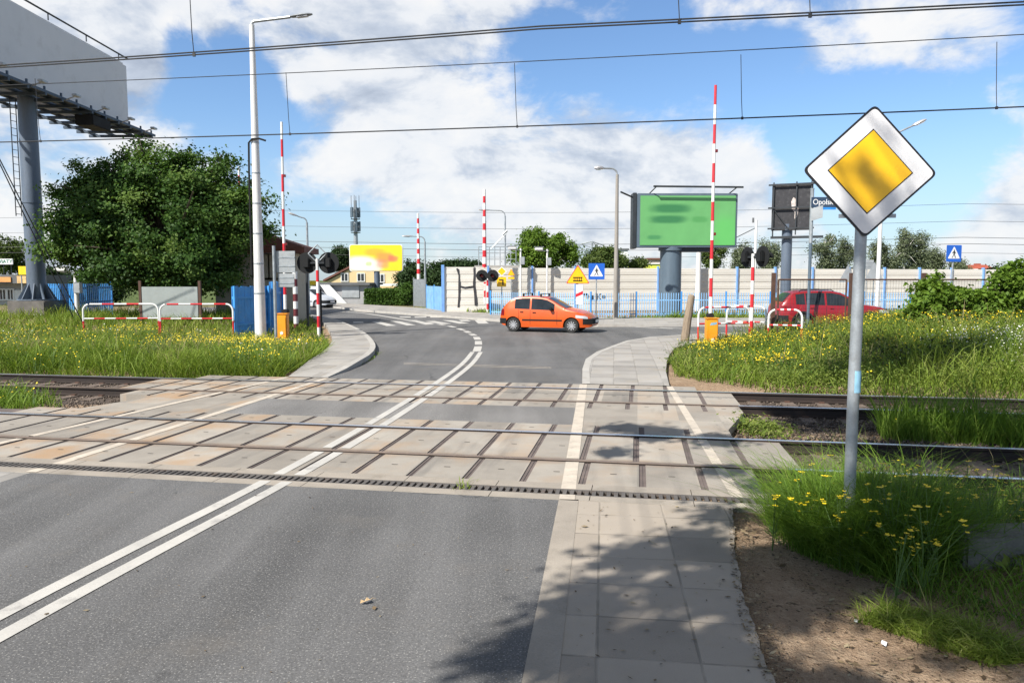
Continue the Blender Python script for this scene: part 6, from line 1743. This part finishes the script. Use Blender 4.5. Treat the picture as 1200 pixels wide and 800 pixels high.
shade_tree('tall broadleaf tree behind the camera that throws the dappled shade over the right pavement', (-5.6, -7.6, 0),
    [(-.05, 3.95, .20, 10.5), (.22, 4.1, .26, 10.8), (.52, 4.72, .24, 10.4), (.86, 5.35, .17, 10.2), (1.18, 5.4, .26, 10.6), (1.52, 5.75, .20, 10.3), (1.88, 6.4, .16, 10.2), (.60, 3.75, .30, 11), (.95, 4.15, .22, 11.2), (1.28, 4.8, .28, 10.8), (1.15, 3.7, .40, 11.2),
     (1.68, 4.6, .34, 11), (1.65, 5.2, .22, 10.7), (2.0, 4.9, .30, 11.3), (2.1, 5.55, .24, 10.9), (1.55, 3.5, .30, 11), (2.4, 5.0, .30, 11.2), (.4, 3.2, .4, 11), (2.0, 10.0, .40, 11), (2.75, 9.55, .26, 11), (1.6, 10.3, .2, 10.8), (2.3, 7.9, .18, 11), (2.6, 7.3, .15, 11), (1.25, 8.8, .12, 10.6)], 4.6, (.6, .5), 101, 190, clump=.22, leaf=.10, n_leaf=74, low=.66)
shade_tree('second broadleaf tree behind the camera shading the near grass and signpost at right', (-4.0, -8.8, 0),
    [(2.9, 5.0, .55, 11), (3.5, 5.8, .55, 11), (3.3, 4.5, .6, 11), (4.3, 5.2, .8, 11), (4.3, 6.0, .5, 11), (5.6, 5.7, .8, 11.2), (7.0, 6.5, .8, 11.2), (3.6, 3.4, .8, 11), (6.0, 8.6, .45, 11), (5.6, 4.4, 1.1, 11), (8.4, 8.2, 1.2, 11.4), (4.62, 7.15, .12, 11), (5.2, 9.6, .5, 11.5)], 7.5, (.6, .5), 102, 420, clump=.3, leaf=.14, n_leaf=52)
shade_tree('third broadleaf tree behind the camera whose shade spots the weeds between the right tracks', (-2.6, -9.6, 0),
    [(5.2, 11.4, 1.0, 12), (6.9, 11.0, 1.3, 12), (9.6, 10.6, 1.5, 12), (7.6, 15.6, 1.1, 13), (9.0, 16.4, 1.0, 13), (10.6, 17.0, 1.1, 13), (12.5, 13.0, 1.3, 13), (9.4, 18.6, .9, 13.5), (5.0, 9.2, .7, 11.5), (7.5, 9.0, 1.0, 11.5)], 8.5, (.6, .5), 103, 480, clump=.34, leaf=.15, n_leaf=52)

# ================================================================== grass and flowers (ground cover)
def grass_mat(name, cols, trans=.35):
    return leaf_mat(name, cols, trans, .6)
M['grass'] = grass_mat('meadow_grass', [(.105, .175, .022), (.165, .24, .030), (.23, .30, .046), (.36, .36, .13)])
M['grass_lush'] = grass_mat('lush_grass', [(.075, .15, .018), (.12, .215, .025), (.175, .27, .035), (.26, .31, .08)])
M['weeds'] = grass_mat('tall_weeds', [(.075, .12, .022), (.135, .19, .035), (.20, .25, .05), (.29, .28, .11)])
M['dry'] = grass_mat('dry_stalks', [(.18, .15, .07), (.28, .23, .12), (.34, .30, .18)], .2)
M['shade_weed'] = grass_mat('shade_toned_weeds', [(.022, .035, .012), (.04, .06, .018), (.07, .085, .025)], .2)  # weed greens darkened to stand in for shade on the bank
def petal(name, col):
    m, t, bs = new_mat(name); bs.inputs['Base Color'].default_value = c4(col); bs.inputs['Roughness'].default_value = .6; return m
M['yellow_petal'] = petal('yellow_petals', (.80, .60, .015)); M['white_petal'] = petal('white_petals', (.72, .72, .66)); M['stem'] = petal('green_stems', (.07, .13, .025))

def in_poly(P, x, y):
    ins = np.zeros(len(x), bool); n = len(P)
    for i in range(n):
        x0, y0 = P[i][0], P[i][1]; x1, y1 = P[(i + 1) % n][0], P[(i + 1) % n][1]
        c = (y0 > y) != (y1 > y)
        with np.errstate(divide='ignore', invalid='ignore'):
            ins ^= c & (x < (x1 - x0) * (y - y0) / (y1 - y0) + x0)
    return ins
def sample(P, n, rng):
    xs_ = [p[0] for p in P]; ys_ = [p[1] for p in P]; X_, Y_ = [], []; tot = 0
    for _ in range(60):
        x = rng.uniform(min(xs_), max(xs_), n); y = rng.uniform(min(ys_), max(ys_), n); k = in_poly(P, x, y)
        X_.append(x[k]); Y_.append(y[k]); tot += k.sum()
        if tot >= n: break
    return np.concatenate(X_)[:n], np.concatenate(Y_)[:n]
def pn(x, y, s, seed):
    r = np.random.default_rng(seed); v = np.zeros_like(x)
    for k in range(6):
        a = r.uniform(0, 2 * PI); f = s * r.uniform(.5, 1.9); v += np.sin((x * math.cos(a) + y * math.sin(a)) * f + r.uniform(0, 6.3))
    return v / 6 * 1.6
def low_near_box(x, y):
    """grass is kept shorter beside the pavements and barrier boxes"""
    a = smooth(4.2, 10.5, x) * .62 + .38
    b = 1 - .55 * smooth(-13, -7.5, x) * (x < 0) * smooth(19, 23, y)
    c = np.where((y < 7.6) & (x > 0), np.where((x > 2.85) & (y < 5.1 - .08 * (x - 3)), .34, 1.0), 1.0)
    return np.where((y < 7.6) & (x > 0), c, np.where(x > 3.6, a, np.where(x < -4, b, 1.0)))
def blades(name, polys, n, h, w, m, seed, hvar=.35, bend=.35, patch=None, clear=None, tintb=0.0, lean=.28):
    rng = np.random.default_rng(seed); VV, TT, LL, SS = [], [], [], []; base_i = 0
    for P_ in polys:
        x, y = sample(P_, n, rng)
        f = pn(x, y, 1.1, seed)
        if patch is not None:
            keep = rng.random(len(x)) < np.clip(patch + f, 0.05, 1); x, y, f = x[keep], y[keep], f[keep]
        if clear is not None:
            k = clear(x, y); x, y, f = x[k], y[k], f[k]
        N = len(x); z = terrain(x, y) - .01
        hh = h * low_near_box(x, y) * (1 + .38 * f + .22 * pn(x, y, 4.0, seed + 2)) * np.exp(rng.normal(0, hvar, N)); hh = np.clip(hh, .04, h * 2.2)
        ww = w * rng.uniform(.5, 1.5, N); a = rng.uniform(0, 2 * PI, N); d = np.stack([np.cos(a), np.sin(a), np.zeros(N)], 1)
        a2 = a + rng.normal(0, 1.0, N); s = np.stack([-np.sin(a2), np.cos(a2), np.zeros(N)], 1)
        bd = (bend * rng.uniform(.1, 1.9, N) * hh)[:, None]; l0 = (lean * np.abs(rng.normal(0, 1, N)) * hh)[:, None]
        p = np.stack([x, y, z], 1); up = np.array([0, 0, 1.0]); H_ = hh[:, None]
        m1 = p + up * H_ * .42 + d * (l0 * .42 + bd * .12); m2 = p + up * H_ * .76 + d * (l0 * .76 + bd * .5); tp = p + up * H_ * .92 + d * (l0 + bd * 1.15)
        w_ = ww[:, None]
        q = np.stack([p - s * w_ * .4, p + s * w_ * .4, m1 + s * w_ * .5, m1 - s * w_ * .5, m2 + s * w_ * .36, m2 - s * w_ * .36, tp], 1)
        VV.append(q.reshape(-1, 3)); i0 = base_i + np.arange(N) * 7; base_i += N * 7
        LL.append(np.stack([i0, i0 + 1, i0 + 2, i0 + 3, i0 + 3, i0 + 2, i0 + 4, i0 + 5, i0 + 5, i0 + 4, i0 + 6], 1).ravel()); SS.append(np.tile([4, 4, 3], N))
        t = np.clip(.42 + tintb + .25 * pn(x, y, 2.3, seed + 5) + .15 * pn(x, y, .6, seed + 6) + rng.normal(0, .17, N), 0, 1); TT.append(np.repeat(t, 7))
    o = fast_mesh(name, np.vstack(VV), np.concatenate(LL), np.concatenate(SS), M[m], tint=np.concatenate(TT))
    return tag(o, kind='stuff')
def flowers(name, polys, n, h, r, m, seed, patch=.3, heads=3, spread=.10, w=.006, clear=None):
    """small flower heads on stems: six-sided cups facing mostly upward"""
    rng = np.random.default_rng(seed); VV, LL, SS, MI = [], [], [], []; bi = 0
    for P_ in polys:
        x, y = sample(P_, n, rng); f = pn(x, y, 1.0, seed)
        keep = rng.random(len(x)) < np.clip(patch + f, .03, 1); x, y = x[keep], y[keep]
        if clear is not None: k = clear(x, y); x, y = x[k], y[k]
        z = terrain(x, y); N = len(x)
        for hd in range(heads):
            hh = h * low_near_box(x, y) * rng.uniform(.6, 1.3, N); c = np.stack([x + rng.normal(0, spread, N), y + rng.normal(0, spread, N), z + hh], 1)
            nr = rng.normal(size=(N, 3)) * .45 + np.array([0, -.25, 1]); nr /= np.linalg.norm(nr, axis=1, keepdims=True)
            t = np.cross(nr, rng.normal(size=(N, 3))); t /= np.linalg.norm(t, axis=1, keepdims=True); b = np.cross(nr, t)
            rr = (r * rng.uniform(.6, 1.3, N))[:, None]
            ring = [c + (t * math.cos(k * PI / 3) + b * math.sin(k * PI / 3)) * rr + nr * rr * .35 for k in range(6)]
            foot = np.stack([x, y, z], 1); s = np.array([w, 0, 0])
            q = np.stack([c] + ring + [foot - s, foot + s, c + s * .6, c - s * .6], 1); VV.append(q.reshape(-1, 3))
            i0 = bi + np.arange(N) * 11; bi += N * 11
            cols = []
            for k in range(6): cols += [i0, i0 + 1 + k, i0 + 1 + (k + 1) % 6]
            cols += [i0 + 7, i0 + 8, i0 + 9, i0 + 10]
            LL.append(np.stack(cols, 1).ravel()); SS.append(np.tile([3] * 6 + [4], N)); MI.append(np.tile([0] * 6 + [1], N))
    o = fast_mesh(name, np.vstack(VV), np.concatenate(LL), np.concatenate(SS), [M[m], M['stem']], mat_idx=np.concatenate(MI))
    return tag(o, kind='stuff')
def leafy(name, polys, n, h, size, m, seed, patch=.3, per=26, clear=None, rad=.16, tintb=0.0):
    """broad-leaved weeds: clumps of small leaves on short stalks"""
    rng = np.random.default_rng(seed); VV, TT = [], []
    for P_ in polys:
        x, y = sample(P_, n, rng); f = pn(x, y, 1.2, seed); keep = rng.random(len(x)) < np.clip(patch + f, .02, 1); x, y = x[keep], y[keep]
        if clear is not None: k = clear(x, y); x, y = x[k], y[k]
        z = terrain(x, y); N = len(x); i = np.repeat(np.arange(N), per); hh = h * low_near_box(x, y) * rng.uniform(.5, 1.4, N)
        fz = rng.random(len(i)) ** .7
        p = np.stack([x[i] + rng.normal(0, rad, len(i)) * (.35 + .65 * fz), y[i] + rng.normal(0, rad, len(i)) * (.35 + .65 * fz), z[i] + fz * hh[i]], 1)
        nr = rng.normal(size=p.shape) * .6 + np.array([0, 0, .8]); nr /= np.linalg.norm(nr, axis=1, keepdims=True)
        t = np.cross(nr, rng.normal(size=p.shape)); t /= np.linalg.norm(t, axis=1, keepdims=True); b = np.cross(nr, t); s = (size * rng.uniform(.5, 1.4, len(i)))[:, None]
        VV.append(np.stack([p - t * s, p + b * s * .38, p + t * s, p - b * s * .38], 1).reshape(-1, 3))
        TT.append(np.repeat(np.clip(.45 + tintb + rng.normal(0, .15, N)[i] + rng.normal(0, .14, len(i)), 0, 1), 4))
    V_ = np.vstack(VV); N = len(V_) // 4
    o = fast_mesh(name, V_, np.arange(N * 4), np.full(N, 4), M[m], tint=np.concatenate(TT)); return tag(o, kind='stuff')

# zones
lie = [(p.x, p.y) for p in GV([(349, 433), (372, 421), (383, 411), (383, 400), (377, 388), (371, 379), (363, 374), (345, 372)])]
d0 = uv(-60, RD + 1.0); d1 = uv(-8.4, RD + .85); d2 = uv(-6.6, RD + 1.0)
Z_left = [(d0.x, d0.y), (d1.x, d1.y), (d2.x, d2.y)] + lie + [(-12, 36.0), (-60, 36)]
Z_leftn = [(-24, 13.5)] + [tuple(uv(u, v).xy) for u, v in ((-24, RD + .95), (-8.0, RD + .85), (-6.6, RD + 1.0))] + [p for p in lie[:4]] + [(-6.6, 24.5), (-24, 25.5)]
Z_midl = [tuple(uv(u, v).xy) for u, v in ((-24, RB + .75), (-8.9, RB + .75), (-8.6, RB + 1.25), (-9.6, RC - .75), (-24, RC - .75))]
rie = [(p.x, p.y) for p in GV([(792, 440), (786, 425), (790, 413), (806, 406)])]
e0, e1 = uv(3.4, RD + 1.0), uv(30, RD + .8)
Z_right = [rie[0], (3.9, 15.2), (5.4, 14.1), (e1.x, e1.y), (32, 27), (12, 25.6), (9, 24.6)] + rie[::-1][:-1]
Z_midr = [tuple(uv(u, v).xy) for u, v in ((4.6, RB + .95), (8, RB + .45), (30, RB + .4), (30, RC - .35), (4.9, RC - .55))]
Z_nr = [(2.52, 6.72), (3.1, 7.12), (12, 5.6), (12, .5), (4.6, 2.9), (3.3, 3.75), (2.95, 4.2), (2.72, 4.65), (2.55, 5.0), (2.30, 5.35), (2.16, 5.7), (2.2, 6.25)]
Z_tuft = [(2.15, 4.4), (2.45, 4.55), (2.8, 4.2), (2.9, 3.85), (2.62, 3.85), (2.35, 4.2)]
Z_far = [(-.3, 39.3), (4.5, 38.0), (8, 38.3), (40, 39.4), (40, 41), (14, 40), (4.2, 39.3), (-.3, 42.5)]
Z_h = [(p.x, p.y) for p in GV([(480, 363.0), (515, 366), (572, 369), (612, 370.5), (640, 372), (600, 366.5), (572, 364), (519, 362), (495, 360.5)])]
no_rail = lambda x, y: np.abs(to_uv(x, y)[1] - 4) > 3.6
blades('meadow_grass', [Z_left], 70000, .34, .022, 'grass', 201)
blades('meadow_grass', [Z_leftn], 100000, .25, .014, 'grass', 202, hvar=.5, bend=.5, lean=.4)
leafy('meadow_weeds', [Z_leftn], 3000, .34, .028, 'leaf_hedge', 203, patch=.35)
blades('dry_grass', [Z_leftn], 9000, .42, .008, 'dry', 501, bend=.3, patch=.3)
flowers('yellow_flowers', [Z_leftn], 4200, .50, .015, 'yellow_petal', 204, patch=.10, heads=4, w=.004)
Z_fl2 = [(-9.5, 19.5), (-6.7, 17.6), (-5.9, 19.5), (-5.9, 23.4), (-7.4, 26.4), (-13.5, 26.6), (-14, 22)]
flowers('yellow_flowers', [Z_fl2], 3000, .46, .016, 'yellow_petal', 205, patch=.0, heads=5, w=.004)
flowers('white_flowers', [Z_left], 500, .5, .02, 'white_petal', 206, patch=.0, heads=3)
blades('track_grass', [Z_midl], 16000, .24, .012, 'grass_lush', 207, patch=.75)
flowers('yellow_flowers', [Z_midl], 120, .32, .015, 'yellow_petal', 208, patch=.2, heads=3)
blades('tall_grass', [Z_right], 110000, .46, .015, 'grass', 209, hvar=.45)
leafy('tall_weeds', [Z_right], 9000, .66, .032, 'weeds', 210, patch=.50, per=52)
leafy('tall_weeds', [Z_right], 2500, .70, .03, 'leaf_hedge', 410, patch=.15, per=52)
leafy('shade_patch_weeds', [[(6.6, 15.4), (8.2, 15), (9.8, 14.6), (10.6, 16), (10.2, 20), (8, 20.5), (6.6, 18)]], 520, .62, .045, 'shade_weed', 211, patch=.2, per=50)  # shade on the right bank put in as darker coloured weeds
flowers('yellow_flowers', [Z_right], 6000, .64, .017, 'yellow_petal', 212, patch=-.2, heads=4, spread=.13, w=.004)
flowers('yellow_flowers', [[(4.2, 17), (5.4, 16), (7.0, 17.5), (8.5, 20), (8.8, 23.8), (6, 23.0), (5.2, 21)]], 2400, .56, .017, 'yellow_petal', 213, patch=-.15, heads=5, w=.004)
flowers('yellow_flowers', [[(8, 20), (16, 19.5), (18, 24), (9, 24)]], 2000, .66, .018, 'yellow_petal', 313, patch=.0, heads=5, w=.004)
flowers('white_flowers', [[(10, 14.5), (16, 13.5), (18, 18), (13, 19), (10, 18)]], 1800, .62, .014, 'white_petal', 214, patch=.1, heads=6, spread=.12, w=.004)
blades('dry_grass', [Z_right], 16000, .62, .009, 'dry', 215, bend=.25, patch=.3)
blades('track_grass', [Z_midr], 60000, .52, .011, 'grass_lush', 216, patch=.85, hvar=.45)
blades('rail_grass', [[tuple(uv(u, v).xy) for u, v in ((5.2, RC - .3), (30, RC - .3), (30, RD + .7), (7.0, RD + .7))]], 22000, .34, .012, 'grass_lush', 316, patch=.5, hvar=.45)
leafy('track_weeds', [Z_midr], 420, .42, .035, 'weeds', 217, patch=.4)
leafy('track_weeds', [[tuple(uv(u, v).xy) for u, v in ((2.6, RB + .9), (3.4, RB + .8), (3.5, RC - .9), (2.9, RC - .8))]], 60, .22, .03, 'weeds', 218, patch=.6)
flowers('yellow_flowers', [Z_midr], 200, .5, .014, 'yellow_petal', 219, patch=.2, heads=3)
blades('near_grass', [Z_nr], 95000, .25, .0062, 'grass_lush', 220, hvar=.55, bend=.5, lean=.5, patch=.8)
leafy('near_weeds', [Z_nr], 900, .25, .022, 'leaf_hedge', 221, patch=.35, per=34, rad=.10)
leafy('near_weeds', [Z_nr], 110, .34, .04, 'weeds', 321, patch=.3, per=40, rad=.12)
blades('near_grass', [[(2.25, 5.55), (2.5, 6.1), (3.3, 5.9), (3.2, 5.1), (2.7, 5.0)]], 16000, .36, .0055, 'grass_lush', 420, hvar=.35, bend=.65, lean=.4)
blades('dry_grass', [Z_nr], 2500, .42, .0035, 'dry', 222, bend=.4, patch=.4)
blades('near_grass', [Z_tuft], 3600, .11, .006, 'grass', 223, bend=.9, lean=.5)
blades('creeping_grass', [[(2.3, 6.6), (3.2, 5.2), (3.5, 4.4), (4.4, 2.9), (3.3, 3.0), (2.9, 4.4), (2.2, 5.6)]], 3600, .055, .006, 'grass', 224, bend=1.0, patch=.2, lean=.6)
blades('verge_grass', [Z_far], 24000, .30, .032, 'grass', 225)
blades('verge_grass', [Z_h], 6000, .22, .05, 'grass', 226)
blades('track_grass', [[tuple(uv(u, v).xy) for u, v in ((3.6, .35), (20, .2), (20, 2.4), (5.2, 2.4))]], 5000, .20, .010, 'grass_lush', 227, patch=.3)
leafy('track_weeds', [[tuple(uv(u, v).xy) for u, v in ((3.6, .35), (20, .2), (20, 2.4), (5.2, 2.4))]], 120, .3, .03, 'weeds', 327, patch=.3)
# tufts in the kerb joint, drain and road edge
blades('joint_weeds', [[tuple(uv(u, v).xy) for u, v in ((-.62, -.14), (-.45, -.14), (-.42, .22), (-.55, .22))]], 60, .07, .008, 'grass', 228, bend=.8)
blades('joint_weeds', [[(p.x, p.y) for p in (left_kerb[2] + Vector((.02, 0, 0)), left_kerb[3] + Vector((.1, 0, 0)), left_kerb[4] + Vector((.12, 0, 0)), left_kerb[4] + Vector((.02, 0, 0)), left_kerb[3], left_kerb[2])]], 260, .10, .014, 'grass', 229, bend=.8, patch=.4)

# near flowering plants, each by itself
rngf = random.Random(5)
def plant(loc, h, heads, seed):
    r_ = random.Random(seed)
    t_ = thing('flowering_plant', 'thin branching yellow flowered weed standing in the near grass at right', 'wildflower', loc, r_.uniform(0, 6.3), 'yellow flowering weeds in the near grass')
    st = MB(); fl = MB()
    for k in range(heads):
        a = r_.uniform(0, 2 * PI); s = r_.uniform(.03, .20); zz = h * r_.uniform(.7, 1.08); tip = Vector((math.cos(a) * s, math.sin(a) * s, zz))
        st.tube([(0, 0, 0), (tip.x * .25, tip.y * .25, zz * .55), tip], [.0035, .003, .002], 5)
        for j in range(r_.choice((1, 2, 3))):
            c = tip + Vector((r_.uniform(-.02, .02), r_.uniform(-.02, .02), r_.uniform(-.015, .015)))
            n = 4; w_ = r_.uniform(.010, .017); a0 = r_.uniform(0, 2)
            for q in range(n):
                aa = a0 + 2 * PI * q / n; d = Vector((math.cos(aa), math.sin(aa), .25)); s_ = Vector((-d.y, d.x, 0))
                fl.add([c, c + d * w_ * .7 + s_ * w_ * .55, c + d * w_ * 1.25, c + d * w_ * .7 - s_ * w_ * .55], [(0, 1, 2, 3)])
    for k in range(7):
        a = r_.uniform(0, 2 * PI); z0 = r_.uniform(.05, h * .55); d = Vector((math.cos(a), math.sin(a), .35)); s_ = Vector((-d.y, d.x, 0)); l_ = r_.uniform(.05, .10); c = Vector((0, 0, z0))
        st.add([c, c + d * l_ * .5 + s_ * l_ * .15, c + d * l_, c + d * l_ * .5 - s_ * l_ * .15], [(0, 1, 2, 3)])
    st.build('stem', M['stem'], t_); fl.build('blossom', M['yellow_petal'], t_)
    return t_
proto = [plant((0, 0, 0), .46 + .05 * k, 5 + k % 3, 300 + k) for k in range(4)]
spots = [ground(px, py, .0) for px, py in ((905, 640), (925, 628), (945, 640), (968, 650), (985, 662), (1005, 668), (1030, 660), (1050, 672), (1062, 690), (1078, 700), (1048, 705), (1085, 678), (1100, 690), (1120, 670), (1135, 650), (1010, 640), (1040, 636), (1070, 645), (1108, 642), (1150, 668), (1170, 655), (1190, 640), (1160, 632), (1130, 628), (1195, 668), (1090, 622), (1055, 618), (960, 618))]
for k, p in enumerate(spots):
    z = terrain1(p.x, p.y)
    o = proto[k] if k < 4 else dup(proto[k % 4])
    o.location = (p.x, p.y, z); o.rotation_euler = (rngf.uniform(-.1, .1), rngf.uniform(-.1, .1), rngf.uniform(0, 6.3)); o.scale = [rngf.uniform(.8, 1.15)] * 3

# ---- litter
mb = MB(); lp = ground(428, 707)
lf = thing('dry_leaf', 'curled tan dry leaf lying alone on the near asphalt', 'leaf', (lp.x, lp.y, .012), .6); lf.scale = (.7, .7, .7)
M['dry_leaf'] = mat('dry_leaf_tissue', (.50, .36, .20), .8, var=.25, scale=30)
mb = MB(); mb.add([(-.05, 0, .0), (-.02, -.03, .02), (.0, -.005, .012), (.03, -.035, .028), (.05, .0, .01), (.03, .03, .03), (.0, .012, .006), (-.03, .03, .022)], [(0, 1, 2), (1, 3, 2), (2, 3, 4), (2, 4, 5), (2, 5, 6), (0, 2, 6), (0, 6, 7)])
mb.build('blade', M['dry_leaf'], lf); mb = MB(); mb.tube([(.05, 0, .01), (.08, .012, .016), (.11, .01, .004)], .0025, 5); mb.build('stalk', M['dry_leaf'], lf)
for px, py, lab in ((1003, 724, 'small scrap of white paper on the bare soil near the lower right tuft'), (1036, 749, 'larger crumpled white paper scrap on the soil beside the lower right tuft'), (1072, 731, 'narrow white paper scrap on the soil just above the lower right tuft')):
    p = ground(px, py); w = thing('paper_scrap', lab, 'litter', (p.x, p.y, terrain1(p.x, p.y) + .012), px % 3)
    mb = MB(); s = .02 if px != 1036 else .028; mb.add([(-s, -s * .5, 0), (s * .2, -s * .6, s * .4), (s, -s * .3, 0), (s * .9, s * .5, s * .3), (0, s * .55, .003), (-s, s * .4, s * .35)], [(0, 1, 5), (1, 4, 5), (1, 2, 3), (1, 3, 4)]); mb.build('paper', M['sign_white'], w)
def crumbs(name, P_, n, size, seed, z0=.004):
    rng = np.random.default_rng(seed); x, y = sample(P_, n, rng); N = len(x); a = rng.uniform(0, 6.3, N); s = size * np.exp(rng.normal(0, .5, N)); k = rng.uniform(.15, .6, N)
    d = np.stack([np.cos(a), np.sin(a), rng.normal(0, .12, N)], 1) * s[:, None]; e = np.stack([-np.sin(a), np.cos(a), rng.normal(0, .2, N)], 1) * (s * k)[:, None]
    p = np.stack([x, y, np.full(N, z0) if z0 is not None else terrain(x, y) + .006], 1); p[:, 2] += s * .25
    q = np.stack([p - d, p + e, p + d, p - e], 1).reshape(-1, 3)
    return tag(fast_mesh(name, q, np.arange(N * 4), np.full(N, 4), M['crumb'], tint=np.repeat(rng.random(N), 4)), kind='stuff')
M['crumb'] = leaf_mat('leaf_crumbs', [(.05, .035, .022), (.12, .085, .05), (.22, .16, .09), (.32, .27, .18)], .1)
crumbs('leaf_litter', [(.3, 3.4), (2.0, 3.4), (2.2, 6.6), (.6, 6.7)], 220, .012, 401)
crumbs('leaf_litter', [(1.75, 3.0), (3.5, 3.0), (3.2, 5.2), (2.3, 6.6), (2.1, 6.5)], 2600, .010, 402, None)
crumbs('soil_spill', [(1.30, 3.4), (1.5, 3.4), (1.62, 4.4), (1.80, 5.2), (2.05, 6.0), (2.2, 6.6), (2.0, 6.6), (1.80, 5.9), (1.58, 5.1), (1.40, 4.3)], 1500, .009, 405)
crumbs('leaf_litter', [(-4.5, 3.4), (0, 3.4), (.3, 6.7), (-5.0, 7.6)], 120, .010, 403)
